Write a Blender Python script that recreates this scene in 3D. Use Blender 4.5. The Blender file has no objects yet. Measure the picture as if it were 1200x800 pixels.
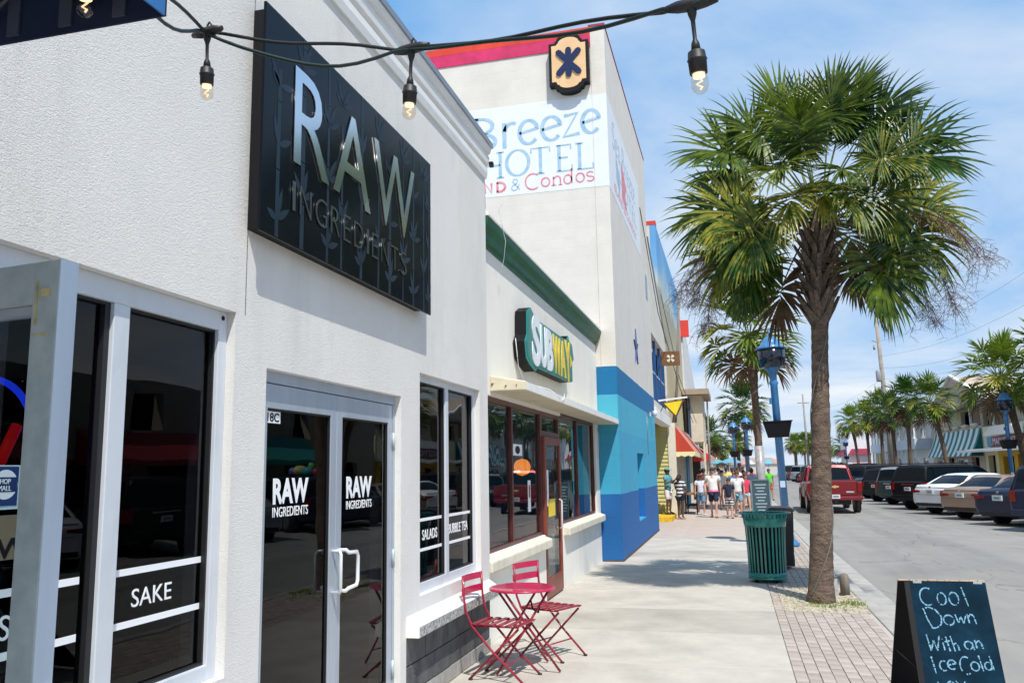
import bpy, bmesh, math, random
from mathutils import Vector, Matrix, Euler
random.seed(7)
R = math.radians
SC = bpy.context.scene
COL = SC.collection

# ------------------------------------------------------------------ camera
cam_d = bpy.data.cameras.new('camera'); cam = bpy.data.objects.new('camera', cam_d); COL.objects.link(cam)
cam_d.sensor_fit = 'HORIZONTAL'; cam_d.sensor_width = 36.0; cam_d.lens = 971.3 / 1200 * 36
cam_d.clip_start = 0.05; cam_d.clip_end = 6000
yaw, pit, rol = -0.2544678, 0.1541817, -0.01768399
fw = Vector((math.sin(yaw)*math.cos(pit), math.cos(yaw)*math.cos(pit), math.sin(pit)))
r0 = Vector((math.cos(yaw), -math.sin(yaw), 0)); u0 = r0.cross(fw)
rr = r0*math.cos(rol)+u0*math.sin(rol); uu = u0*math.cos(rol)-r0*math.sin(rol)
m = Matrix((rr, uu, -fw)).transposed().to_4x4(); m.translation = Vector((0, 0, 1.75)); cam.matrix_world = m
SC.camera = cam
SC.view_settings.view_transform = 'Standard'; SC.view_settings.look = 'None'
SC.view_settings.exposure = 0.10; SC.view_settings.gamma = 1.0
SC.cycles.max_bounces = 8; SC.cycles.transparent_max_bounces = 12
# ------------------------------------------------------------------ world + sun
SUN_EL = R(58); SUN_AZ = R(149)       # azimuth clockwise from +Y
W = bpy.data.worlds.new('World'); SC.world = W; W.use_nodes = True
nt = W.node_tree; nt.nodes.clear()
def N(nt, t, **k):
    n = nt.nodes.new(t)
    for a, b in k.items(): setattr(n, a, b)
    return n
out = N(nt, 'ShaderNodeOutputWorld'); bg = N(nt, 'ShaderNodeBackground'); bg2 = N(nt, 'ShaderNodeBackground'); mx = N(nt, 'ShaderNodeMixShader')
sky = N(nt, 'ShaderNodeTexSky'); sky.sky_type = 'NISHITA'; sky.sun_disc = False
sky.sun_elevation = SUN_EL; sky.sun_rotation = SUN_AZ; sky.air_density = 1.0; sky.dust_density = 0.6; sky.ozone_density = 2.2
bg.inputs[1].default_value = 0.15
bg2.inputs[0].default_value = (0.88, 0.94, 1.0, 1); bg2.inputs[1].default_value = 0.92
nt.links.new(sky.outputs[0], bg.inputs[0])
tc = N(nt, 'ShaderNodeTexCoord'); sep = N(nt, 'ShaderNodeSeparateXYZ'); nt.links.new(tc.outputs['Generated'], sep.inputs[0])
def M_(nt, op, a, b=None, clamp=False):
    n = nt.nodes.new('ShaderNodeMath'); n.operation = op; n.use_clamp = clamp
    for i, v in enumerate((a, b)):
        if v is None: continue
        if hasattr(v, 'links'): nt.links.new(v, n.inputs[i])
        else: n.inputs[i].default_value = v
    return n.outputs[0]
zc = M_(nt, 'ADD', M_(nt, 'MAXIMUM', sep.outputs[2], 0.0), 0.12)
cx = M_(nt, 'DIVIDE', sep.outputs[0], zc); cy = M_(nt, 'DIVIDE', sep.outputs[1], zc)
comb = N(nt, 'ShaderNodeCombineXYZ'); nt.links.new(cx, comb.inputs[0]); nt.links.new(M_(nt, 'MULTIPLY', cy, 0.75), comb.inputs[1])
n1 = N(nt, 'ShaderNodeTexNoise'); n1.inputs['Scale'].default_value = 0.75; n1.inputs['Detail'].default_value = 7; n1.inputs['Roughness'].default_value = 0.56; n1.inputs['Distortion'].default_value = 0.5
nt.links.new(comb.outputs[0], n1.inputs['Vector'])
cr = N(nt, 'ShaderNodeValToRGB'); cr.color_ramp.elements[0].position = 0.40; cr.color_ramp.elements[0].color = (0.02, 0.02, 0.02, 1)
cr.color_ramp.elements[1].position = 0.66; cr.color_ramp.elements[1].color = (0.90, 0.90, 0.90, 1)
nt.links.new(n1.outputs[0], cr.inputs[0])
bg3 = N(nt, 'ShaderNodeBackground'); bg3.inputs[0].default_value = (0.19, 0.50, 0.95, 1); bg3.inputs[1].default_value = 0.88; mx0 = N(nt, 'ShaderNodeMixShader'); mx0.inputs[0].default_value = 0.85
nt.links.new(bg.outputs[0], mx0.inputs[1]); nt.links.new(bg3.outputs[0], mx0.inputs[2])
low = M_(nt, 'MULTIPLY', M_(nt, 'SUBTRACT', 1.0, M_(nt, 'MULTIPLY', sep.outputs[2], 2.2), True), 0.42)
nt.links.new(M_(nt, 'ADD', M_(nt, 'MULTIPLY', cr.outputs[0], 0.9), low, True), mx.inputs[0]); nt.links.new(mx0.outputs[0], mx.inputs[1]); nt.links.new(bg2.outputs[0], mx.inputs[2])
nt.links.new(mx.outputs[0], out.inputs[0])
sl = bpy.data.lights.new('sun', 'SUN'); so = bpy.data.objects.new('sun', sl); COL.objects.link(so)
sl.energy = 4.7; sl.angle = R(0.53); sl.color = (1.0, 0.95, 0.87)
sd = Vector((math.sin(SUN_AZ)*math.cos(SUN_EL), math.cos(SUN_AZ)*math.cos(SUN_EL), math.sin(SUN_EL)))
so.rotation_euler = sd.to_track_quat('Z', 'Y').to_euler(); so.location = sd*60

# ------------------------------------------------------------------ materials
def mat(name, col, rough=0.7, metal=0.0, var=0.12, vs=3.0, bump=0.0, bs=60.0, spec=0.5, coat=0.0, col2=None, streak=None, bd=0.02):
    m = bpy.data.materials.new(name); m.use_nodes = True; nt = m.node_tree
    p = nt.nodes['Principled BSDF']; p.inputs['Roughness'].default_value = rough; p.inputs['Metallic'].default_value = metal
    p.inputs['Specular IOR Level'].default_value = spec; p.inputs['Coat Weight'].default_value = coat; p.inputs['Coat Roughness'].default_value = 0.05
    tc = N(nt, 'ShaderNodeTexCoord')
    vec = tc.outputs['Object']
    if streak:
        mp = N(nt, 'ShaderNodeMapping'); mp.inputs['Scale'].default_value = streak; nt.links.new(vec, mp.inputs[0]); v2 = mp.outputs[0]
    else: v2 = vec
    n = N(nt, 'ShaderNodeTexNoise'); n.inputs['Scale'].default_value = vs; n.inputs['Detail'].default_value = 6; n.inputs['Roughness'].default_value = 0.6
    nt.links.new(v2, n.inputs['Vector'])
    r = N(nt, 'ShaderNodeValToRGB'); r.color_ramp.elements[0].position = 0.3; r.color_ramp.elements[1].position = 0.7
    a = col2 if col2 else tuple(c*(1-var) for c in col); b = col if col2 else tuple(min(1, c*(1+var*0.6)) for c in col)
    r.color_ramp.elements[0].color = (*a, 1); r.color_ramp.elements[1].color = (*b, 1)
    nt.links.new(n.outputs[0], r.inputs[0]); nt.links.new(r.outputs[0], p.inputs['Base Color'])
    if bump:
        n2 = N(nt, 'ShaderNodeTexNoise'); n2.inputs['Scale'].default_value = bs; n2.inputs['Detail'].default_value = 4
        nt.links.new(vec, n2.inputs['Vector']); b_ = N(nt, 'ShaderNodeBump'); b_.inputs['Strength'].default_value = bump; b_.inputs['Distance'].default_value = bd
        nt.links.new(n2.outputs[0], b_.inputs['Height']); nt.links.new(b_.outputs[0], p.inputs['Normal'])
    return m
def dirt(m, scale, amount, stretch=(1, 1, 1), lo=.52, hi=.72):
    """multiply the colour by irregular grime"""
    nt = m.node_tree; p = nt.nodes['Principled BSDF']; src = p.inputs['Base Color'].links[0].from_socket
    tc = N(nt, 'ShaderNodeTexCoord'); mp = N(nt, 'ShaderNodeMapping'); mp.inputs['Scale'].default_value = stretch; nt.links.new(tc.outputs['Object'], mp.inputs[0])
    n = N(nt, 'ShaderNodeTexNoise'); n.inputs['Scale'].default_value = scale; n.inputs['Detail'].default_value = 7; n.inputs['Roughness'].default_value = .65; nt.links.new(mp.outputs[0], n.inputs['Vector'])
    r = N(nt, 'ShaderNodeValToRGB'); r.color_ramp.elements[0].position = lo; r.color_ramp.elements[0].color = (1, 1, 1, 1); r.color_ramp.elements[1].position = hi; r.color_ramp.elements[1].color = (1-amount, 1-amount, 1-amount*1.05, 1)
    nt.links.new(n.outputs[0], r.inputs[0]); a = N(nt, 'ShaderNodeMix'); a.data_type = 'RGBA'; a.blend_type = 'MULTIPLY'; a.inputs[0].default_value = 1
    nt.links.new(src, a.inputs[6]); nt.links.new(r.outputs[0], a.inputs[7]); nt.links.new(a.outputs[2], p.inputs['Base Color']); return m
def emit(name, col, s):
    m = bpy.data.materials.new(name); m.use_nodes = True; p = m.node_tree.nodes['Principled BSDF']
    p.inputs['Base Color'].default_value = (*col, 1); p.inputs['Emission Color'].default_value = (*col, 1); p.inputs['Emission Strength'].default_value = s
    return m
def glass(name, tint, ior=1.6, rough=0.0):
    m = bpy.data.materials.new(name); m.use_nodes = True; nt = m.node_tree; nt.nodes.clear()
    o = N(nt, 'ShaderNodeOutputMaterial'); t = N(nt, 'ShaderNodeBsdfTransparent'); g = N(nt, 'ShaderNodeBsdfGlossy'); f = N(nt, 'ShaderNodeFresnel'); mx = N(nt, 'ShaderNodeMixShader')
    t.inputs[0].default_value = (*tint, 1); g.inputs['Roughness'].default_value = rough; f.inputs[0].default_value = ior
    tcn = N(nt, 'ShaderNodeTexCoord'); nn = N(nt, 'ShaderNodeTexNoise'); nn.inputs['Scale'].default_value = 1.3; nt.links.new(tcn.outputs['Object'], nn.inputs['Vector'])
    bb = N(nt, 'ShaderNodeBump'); bb.inputs['Strength'].default_value = 0.05; bb.inputs['Distance'].default_value = 0.05
    nt.links.new(nn.outputs[0], bb.inputs['Height']); nt.links.new(bb.outputs[0], g.inputs['Normal'])
    gb = N(nt, 'ShaderNodeNewGeometry'); fb = M_(nt, 'MULTIPLY', f.outputs[0], M_(nt, 'SUBTRACT', 1.0, gb.outputs['Backfacing']))
    nt.links.new(fb, mx.inputs[0]); nt.links.new(t.outputs[0], mx.inputs[1]); nt.links.new(g.outputs[0], mx.inputs[2]); nt.links.new(mx.outputs[0], o.inputs[0])
    return m
def stucco(name, col, bump=0.5, bs=70, var=0.05, stain=0.0):
    m = mat(name, col, 0.9, 0, var, 1.1, 0, spec=0.2); nt = m.node_tree; p = nt.nodes['Principled BSDF']
    tc = N(nt, 'ShaderNodeTexCoord'); mp = N(nt, 'ShaderNodeMapping'); mp.inputs['Rotation'].default_value = (R(35), 0, 0); mp.inputs['Scale'].default_value = (1, 0.55, 1.25)
    nt.links.new(tc.outputs['Object'], mp.inputs[0])
    n = N(nt, 'ShaderNodeTexNoise'); n.inputs['Scale'].default_value = bs; n.inputs['Detail'].default_value = 3; n.inputs['Roughness'].default_value = 0.6; n.inputs['Distortion'].default_value = 1.2
    nt.links.new(mp.outputs[0], n.inputs['Vector'])
    b = N(nt, 'ShaderNodeBump'); b.inputs['Strength'].default_value = bump; b.inputs['Distance'].default_value = 0.012
    nt.links.new(n.outputs[0], b.inputs['Height']); nt.links.new(b.outputs[0], p.inputs['Normal'])
    return m
def bandmat(name, bands, rough=0.75):
    """paint bands by height: [(z_top, colour)...]"""
    m = bpy.data.materials.new(name); m.use_nodes = True; nt = m.node_tree; p = nt.nodes['Principled BSDF']; p.inputs['Roughness'].default_value = rough
    g = N(nt, 'ShaderNodeNewGeometry'); s = N(nt, 'ShaderNodeSeparateXYZ'); nt.links.new(g.outputs['Position'], s.inputs[0])
    n = N(nt, 'ShaderNodeTexNoise'); n.inputs['Scale'].default_value = 3; n.inputs['Detail'].default_value = 6; nt.links.new(g.outputs['Position'], n.inputs['Vector'])
    zz = M_(nt, 'ADD', M_(nt, 'MULTIPLY', s.outputs[2], 1/12.0), M_(nt, 'MULTIPLY', M_(nt, 'SUBTRACT', n.outputs[0], 0.5), 0.002))
    r = N(nt, 'ShaderNodeValToRGB'); r.color_ramp.interpolation = 'CONSTANT'; r.color_ramp.elements[0].color = (*bands[0][1], 1)
    z = bands[0][0]; r.color_ramp.elements[1].position = z/12; r.color_ramp.elements[1].color = (*bands[1][1], 1); z = bands[1][0]
    for zt, c in bands[2:]:
        e = r.color_ramp.elements.new(z/12); e.color = (*c, 1); z = zt
    nt.links.new(zz, r.inputs[0])
    mm = N(nt, 'ShaderNodeMix'); mm.data_type = 'RGBA'; mm.blend_type = 'MULTIPLY'; mm.inputs[0].default_value = 1.0
    r2 = N(nt, 'ShaderNodeValToRGB'); r2.color_ramp.elements[0].color = (.93, .93, .93, 1); r2.color_ramp.elements[0].position = .3; r2.color_ramp.elements[1].color = (1, 1, 1, 1); r2.color_ramp.elements[1].position = .65
    nt.links.new(n.outputs[0], r2.inputs[0]); nt.links.new(r.outputs[0], mm.inputs[6]); nt.links.new(r2.outputs[0], mm.inputs[7]); nt.links.new(mm.outputs[2], p.inputs['Base Color'])
    # painted concrete-block joints (fine relief)
    sx = N(nt, 'ShaderNodeCombineXYZ'); nt.links.new(M_(nt, 'ADD', s.outputs[0], s.outputs[1]), sx.inputs[0]); nt.links.new(s.outputs[2], sx.inputs[1])
    br = N(nt, 'ShaderNodeTexBrick'); br.inputs['Scale'].default_value = 1.0; br.inputs['Brick Width'].default_value = 0.4; br.inputs['Row Height'].default_value = 0.2; br.inputs['Mortar Size'].default_value = 0.008; br.inputs['Mortar Smooth'].default_value = 0.4
    nt.links.new(sx.outputs[0], br.inputs['Vector'])
    b = N(nt, 'ShaderNodeBump'); b.inputs['Strength'].default_value = 0.24; b.inputs['Distance'].default_value = 0.010; b.invert = True
    nt.links.new(br.outputs['Fac'], b.inputs['Height']); nt.links.new(b.outputs[0], p.inputs['Normal'])
    return m
def stripes(name, c1, c2, axis, period, duty=0.5, rough=0.8):
    m = bpy.data.materials.new(name); m.use_nodes = True; nt = m.node_tree; p = nt.nodes['Principled BSDF']; p.inputs['Roughness'].default_value = rough
    g = N(nt, 'ShaderNodeTexCoord'); s = N(nt, 'ShaderNodeSeparateXYZ'); nt.links.new(g.outputs['Object'], s.inputs[0])
    f = M_(nt, 'FRACT', M_(nt, 'DIVIDE', M_(nt, 'ADD', s.outputs[axis], 100.0), period)); l = M_(nt, 'LESS_THAN', f, duty)
    mm = N(nt, 'ShaderNodeMix'); mm.data_type = 'RGBA'; mm.inputs[6].default_value = (*c1, 1); mm.inputs[7].default_value = (*c2, 1)
    nt.links.new(l, mm.inputs[0]); nt.links.new(mm.outputs[2], p.inputs['Base Color']); return m
def leafmat(name, ca, cb, trans=0.35, rough=0.45, ns=6):
    m = bpy.data.materials.new(name); m.use_nodes = True; nt = m.node_tree; p = nt.nodes['Principled BSDF']; p.inputs['Roughness'].default_value = rough
    o = nt.nodes['Material Output']
    oi = N(nt, 'ShaderNodeObjectInfo'); tc = N(nt, 'ShaderNodeTexCoord'); n = N(nt, 'ShaderNodeTexNoise'); n.inputs['Scale'].default_value = ns; n.inputs['Detail'].default_value = 3; nt.links.new(tc.outputs['Object'], n.inputs['Vector'])
    r = N(nt, 'ShaderNodeValToRGB'); r.color_ramp.elements[0].position = .35; r.color_ramp.elements[1].position = .72
    r.color_ramp.elements[0].color = (*ca, 1); r.color_ramp.elements[1].color = (*cb, 1)
    v = M_(nt, 'ADD', M_(nt, 'MULTIPLY', M_(nt, 'SUBTRACT', oi.outputs['Random'], .5), .35), n.outputs[0]); nt.links.new(v, r.inputs[0])
    nt.links.new(r.outputs[0], p.inputs['Base Color'])
    t = N(nt, 'ShaderNodeBsdfTranslucent'); nt.links.new(r.outputs[0], t.inputs[0]); mx = N(nt, 'ShaderNodeMixShader'); mx.inputs[0].default_value = trans
    nt.links.new(p.outputs[0], mx.inputs[1]); nt.links.new(t.outputs[0], mx.inputs[2]); nt.links.new(mx.outputs[0], o.inputs[0]); return m

# ------------------------------------------------------------------ object helpers
def link(o): COL.objects.link(o); return o
def meta(o, label=None, cat=None, group=None, kind=None):
    if label: o['label'] = label
    if cat: o['category'] = cat
    if group: o['group'] = group
    if kind: o['kind'] = kind
    return o
def thing(name, loc, label, cat, group=None):
    o = link(bpy.data.objects.new(name, None)); o.location = loc; o.empty_display_size = 0.2
    return meta(o, label, cat, group)
def worigin(p):
    v = Vector((0, 0, 0))
    while p: v += Vector(p.location); p = p.parent
    return v
def seto(name, me, parent, loc=(0, 0, 0), rot=(0, 0, 0), label=None):
    o = link(bpy.data.objects.new(name, me)); o.parent = parent; o.location = loc; o.rotation_euler = rot
    if label: o['label'] = label
    return o
class MB:
    def __init__(s): s.v = []; s.f = []; s.sm = []; s.mi = []
    def add(s, vs, fs, smooth=False, mi=0):
        b = len(s.v); s.v += [tuple(v) for v in vs]; s.f += [tuple(i+b for i in f) for f in fs]; s.sm += [smooth]*len(fs); s.mi += [mi]*len(fs); return s
    def box(s, x0, x1, y0, y1, z0, z1, mi=0):
        if x0 > x1: x0, x1 = x1, x0
        if y0 > y1: y0, y1 = y1, y0
        if z0 > z1: z0, z1 = z1, z0
        vs = [(x, y, z) for z in (z0, z1) for y in (y0, y1) for x in (x0, x1)]
        return s.add(vs, [(0, 2, 3, 1), (4, 5, 7, 6), (0, 1, 5, 4), (2, 6, 7, 3), (0, 4, 6, 2), (1, 3, 7, 5)], mi=mi)
    def obox(s, c, ax, ay, az, mi=0):
        c, ax, ay, az = map(Vector, (c, ax, ay, az))
        vs = [c+ax*i+ay*j+az*k for k in (-1, 1) for j in (-1, 1) for i in (-1, 1)]
        return s.add(vs, [(0, 2, 3, 1), (4, 5, 7, 6), (0, 1, 5, 4), (2, 6, 7, 3), (0, 4, 6, 2), (1, 3, 7, 5)], mi=mi)
    def bar(s, a, b, w, h, up=(0, 0, 1)):
        a, b = Vector(a), Vector(b); d = b-a; L = d.length; d.normalize(); u = Vector(up)
        if abs(d.dot(u)) > .98: u = Vector((1, 0, 0))
        x = d.cross(u).normalized(); z = x.cross(d)
        return s.obox((a+b)/2, x*w/2, d*L/2, z*h/2)
    def tube(s, pts, r, n=8, cap=True, smooth=True):
        pts = [Vector(p) for p in pts]; rs = r if isinstance(r, (list, tuple)) else [r]*len(pts); b = []
        t0 = (pts[1]-pts[0]).normalized(); u = t0.cross(Vector((0, 0, 1)))
        if u.length < .05: u = t0.cross(Vector((1, 0, 0)))
        u.normalize()
        for i, p in enumerate(pts):
            t = (pts[min(i+1, len(pts)-1)]-pts[max(i-1, 0)])
            if t.length < 1e-9: t = t0.copy()
            t.normalize()
            u = (u-t*u.dot(t)); u.normalize(); w = t.cross(u)
            b += [p+(u*math.cos(2*math.pi*k/n)+w*math.sin(2*math.pi*k/n))*rs[i] for k in range(n)]
        f = [(i*n+k, i*n+(k+1) % n, (i+1)*n+(k+1) % n, (i+1)*n+k) for i in range(len(pts)-1) for k in range(n)]
        s.add(b, f, smooth)
        if cap:
            o = len(s.v)-len(b)
            s.f += [tuple(o+k for k in reversed(range(n))), tuple(o+(len(pts)-1)*n+k for k in range(n))]; s.sm += [False]*2; s.mi += [0]*2
        return s
    def lathe(s, prof, c=(0, 0, 0), n=16, smooth=True, sx=1, sy=1, rz=0):
        c = Vector(c); vs = []
        for r, z in prof:
            for k in range(n):
                a = 2*math.pi*k/n+rz; vs.append(c+Vector((r*math.cos(a)*sx, r*math.sin(a)*sy, z)))
        f = [(i*n+k, i*n+(k+1) % n, (i+1)*n+(k+1) % n, (i+1)*n+k) for i in range(len(prof)-1) for k in range(n)]
        f += [tuple(reversed(range(n))), tuple((len(prof)-1)*n+k for k in range(n))]
        return s.add(vs, f, smooth)
    def sph(s, c, rx, ry, rz, n=10, m=7, z0=-1, z1=1):
        prof = []
        for i in range(m+1):
            z = z0+(z1-z0)*i/m; prof.append((math.sqrt(max(0.0004, 1-z*z)), z))
        vs = []; c = Vector(c)
        for r, z in prof:
            for k in range(n):
                a = 2*math.pi*k/n; vs.append(c+Vector((rx*r*math.cos(a), ry*r*math.sin(a), rz*z)))
        f = [(i*n+k, i*n+(k+1) % n, (i+1)*n+(k+1) % n, (i+1)*n+k) for i in range(m) for k in range(n)]
        f += [tuple(reversed(range(n))), tuple(m*n+k for k in range(n))]
        return s.add(vs, f, True)
    def prism(s, poly, o, ax, ay, az):
        """poly in 2d -> o + x*ax + y*ay, extruded by az"""
        o, ax, ay, az = map(Vector, (o, ax, ay, az)); n = len(poly)
        a = [o+ax*x+ay*y for x, y in poly]; b = [p+az for p in a]
        return s.add(a+b, [tuple(reversed(range(n))), tuple(range(n, 2*n))]+[(i, (i+1) % n, n+(i+1) % n, n+i) for i in range(n)])
    def ribbon(s, pts, w, o, ax, ay, az):
        """flat stroke lettering, polyline in 2d with width w, extruded az"""
        P = [Vector(p) for p in pts]; L = []; Rr = []
        for i, p in enumerate(P):
            if i == 0: t = P[1]-P[0]
            elif i == len(P)-1: t = P[-1]-P[-2]
            else: t = (P[i+1]-P[i]).normalized()+(P[i]-P[i-1]).normalized()
            if t.length < 1e-6: t = P[i]-P[i-1]
            t.normalize(); nn = Vector((-t.y, t.x)); ww = w if not callable(w) else w(t)
            L.append(p+nn*ww/2); Rr.append(p-nn*ww/2)
        o, ax, ay, az = map(Vector, (o, ax, ay, az))
        for i in range(len(P)-1):
            q = [Rr[i], Rr[i+1], L[i+1], L[i]]
            a = [o+ax*v.x+ay*v.y for v in q]; b = [v+az for v in a]
            s.add(a+b, [(3, 2, 1, 0), (4, 5, 6, 7), (0, 1, 5, 4), (1, 2, 6, 5), (2, 3, 7, 6), (3, 0, 4, 7)])
        return s
    def mesh(s, name, mats, off=Vector((0, 0, 0))):
        me = bpy.data.meshes.new(name); me.from_pydata([tuple(Vector(v)-off) for v in s.v], [], s.f)
        for m in (mats if isinstance(mats, (list, tuple)) else [mats]): me.materials.append(m)
        me.polygons.foreach_set('use_smooth', s.sm); me.polygons.foreach_set('material_index', s.mi); me.update(); return me
    def build(s, name, mats, parent=None, label=None, cat=None, group=None, kind=None, bevel=0, loc=None):
        """vertices are world coordinates; top-level meshes get their origin at loc"""
        off = worigin(parent) if parent else Vector(loc or (0, 0, 0))
        o = link(bpy.data.objects.new(name, s.mesh(name, mats, off))); o.parent = parent
        if not parent and loc: o.location = loc
        if bevel:
            b = o.modifiers.new('bevel', 'BEVEL'); b.width = bevel; b.segments = 2; b.limit_method = 'ANGLE'
        return meta(o, label, cat, group, kind)
def copy_tree(o, parent=None):
    c = o.copy(); link(c); c.parent = parent
    for ch in o.children: copy_tree(ch, c)
    return c
ROT = {'X': (R(90), 0, R(90)), '-Y': (R(90), 0, 0), '-X': (R(90), 0, R(-90))}
def text(body, w, h, loc, face, m, parent, name='lettering', off=0.0, ext=0.001, label=None, space=1.0, slant=0):
    """mesh lettering stretched to width w and height h, lower-left corner at world loc"""
    cu = bpy.data.curves.new(name, 'FONT'); cu.body = body; cu.size = 1; cu.offset = off; cu.extrude = 0.5; cu.space_character = space; cu.resolution_u = 4; cu.shear = slant
    t = bpy.data.objects.new(name, cu); COL.objects.link(t); bpy.context.view_layer.update()
    me = bpy.data.meshes.new_from_object(t.evaluated_get(bpy.context.evaluated_depsgraph_get())); COL.objects.unlink(t); bpy.data.objects.remove(t)
    xs = [v.co.x for v in me.vertices]; ys = [v.co.y for v in me.vertices]; x0, x1, y0, y1 = min(xs), max(xs), min(ys), max(ys)
    Rm = Euler(ROT[face] if isinstance(face, str) else face).to_matrix()
    for v in me.vertices: v.co = Rm @ Vector(((v.co.x-x0)/(x1-x0)*w, (v.co.y-y0)/(y1-y0)*h, v.co.z*ext*2))
    me.materials.clear(); me.materials.append(m); me.update()
    o = link(bpy.data.objects.new(name, me)); o.parent = parent; o.location = Vector(loc)-(worigin(parent) if parent else Vector((0, 0, 0)))
    if label: o['label'] = label
    return o

# ------------------------------------------------------------------ shared materials
M = {}
M['stucco'] = stucco('white_stucco', (0.74, 0.725, 0.70), 0.45, 95)
M['stucco_cream'] = stucco('cream_stucco', (0.84, 0.82, 0.76), 0.12, 40)
M['cornice'] = mat('painted_cornice', (0.78, 0.78, 0.77), 0.8, var=.06, bump=.1, bs=90)
M['cap'] = mat('metal_cap', (0.30, 0.33, 0.37), 0.4, 0.6)
M['alu'] = mat('brushed_aluminium', (0.46, 0.52, 0.60), 0.38, 0.45, var=.10, vs=9, streak=(1, 1, .12), bump=.02)
M['alu_white'] = mat('white_painted_aluminium', (0.62, 0.66, 0.72), 0.4, 0.1, var=.05)
M['alu_old'] = mat('worn_aluminium', (0.46, 0.53, 0.56), 0.5, 0.2, vs=14, col2=(0.32, 0.39, 0.42))
M['white'] = mat('white_vinyl', (0.85, 0.87, 0.9), 0.5, var=.03)
M['paint_white'] = mat('white_paint', (0.82, 0.82, 0.80), 0.6, var=.07, vs=8)
M['rubber'] = mat('black_rubber', (0.012, 0.012, 0.014), 0.5)
M['glass_dark'] = glass('tinted_shop_glass', (0.30, 0.32, 0.33), 1.38)
M['glass_shop'] = glass('clear_shop_glass', (0.75, 0.78, 0.78), 1.75)
M['black_gloss'] = mat('black_gloss_panel', (0.004, 0.006, 0.010), 0.16, var=.3, vs=1.5, spec=.16)
M['bamboo'] = mat('bamboo_print', (0.014, 0.027, 0.042), 0.4, var=.5, vs=2, spec=.2)
M['chrome'] = mat('mirror_chrome', (0.86, 0.88, 0.90), 0.17, 1.0, var=.03)
M['dark_chrome'] = mat('dark_mirror_letter', (0.26, 0.26, 0.26), 0.28, 1.0, var=.05)
M['block'] = mat('grey_painted_block', (0.13, 0.135, 0.14), 0.85, var=.5, vs=7, bump=.5, bs=70, col2=(0.055, 0.058, 0.062), streak=(1, 1, .5))
M['mortar'] = mat('pale_mortar', (0.22, 0.22, 0.21), 0.95, bump=.5)
M['ledge_front'] = mat('speckled_worn_plaster', (0.62, 0.62, 0.60), 0.9, vs=42, col2=(0.10, 0.10, 0.10), bump=.6, bs=80)
M['concrete'] = mat('sidewalk_concrete', (0.50, 0.465, 0.41), 0.92, var=.16, vs=2.2, bump=.25, bs=110, bd=.006)
M['concrete_b'] = mat('sidewalk_concrete_stained', (0.43, 0.40, 0.35), 0.92, var=.2, vs=1.3, bump=.25, bs=110, bd=.006)
M['kerb'] = mat('kerb_concrete', (0.40, 0.385, 0.36), 0.9, var=.15, vs=3, bump=.3, bs=80)
M['asphalt'] = None
M['paver'] = mat('clay_paver', (0.40, 0.34, 0.30), 0.9, var=.28, vs=3.5, bump=.3, bs=90)
M['paver_b'] = mat('pale_clay_paver', (0.45, 0.39, 0.345), 0.9, var=.28, vs=3.5, bump=.3, bs=90)
M['sand'] = mat('joint_sand', (0.46, 0.42, 0.38), 0.95, bump=.3)
M['gravel'] = mat('gravel', (0.55, 0.50, 0.38), 0.9, var=.4, vs=30)
M['brown_frame'] = mat('dark_red_window_frame', (0.085, 0.018, 0.016), 0.4, var=.25, vs=6, coat=.2)
M['rust_door'] = mat('rust_red_door_frame', (0.22, 0.05, 0.03), 0.45, var=.3, vs=5)
M['green_trim'] = mat('green_cornice_paint', (0.0, 0.11, 0.045), 0.5, var=.3, vs=4)
M['cream_paint'] = mat('cream_paint', (0.72, 0.68, 0.56), 0.7, var=.08, vs=5)
M['teal'] = mat('teal_sign_edge', (0.0, 0.22, 0.20), 0.35)
M['black'] = mat('black_paint', (0.008, 0.008, 0.010), 0.55, spec=.2)
M['yellow'] = mat('yellow_sign', (0.85, 0.62, 0.02), 0.4, var=.08)
M['blue_post'] = mat('blue_post_enamel', (0.045, 0.20, 0.44), 0.32, var=.15, vs=5, coat=.4)
M['teal_can'] = mat('teal_bin_enamel', (0.004, 0.21, 0.185), 0.3, var=.2, vs=6, coat=.5)
M['magenta'] = mat('magenta_enamel', (0.52, 0.008, 0.075), 0.28, var=.12, vs=4, coat=.5)
M['red_metal'] = mat('red_enamel', (0.28, 0.008, 0.028), 0.35, var=.2, vs=6, coat=.3)
M['board'] = mat('chalkboard', (0.004, 0.022, 0.042), 0.8, var=.5, vs=5, spec=.08)
M['chalk'] = mat('blue_chalk', (0.17, 0.36, 0.50), 0.95, var=.45, vs=90)
M['wood'] = mat('raw_wood_edge', (0.50, 0.36, 0.25), 0.8, vs=10)
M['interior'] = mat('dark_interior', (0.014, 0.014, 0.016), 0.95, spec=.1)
M['interior_mid'] = mat('shop_interior_wall', (0.30, 0.27, 0.22), 0.9, vs=2)
M['soffit'] = mat('beige_soffit', (0.66, 0.60, 0.44), 0.85, var=.12, vs=2.5)

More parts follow.
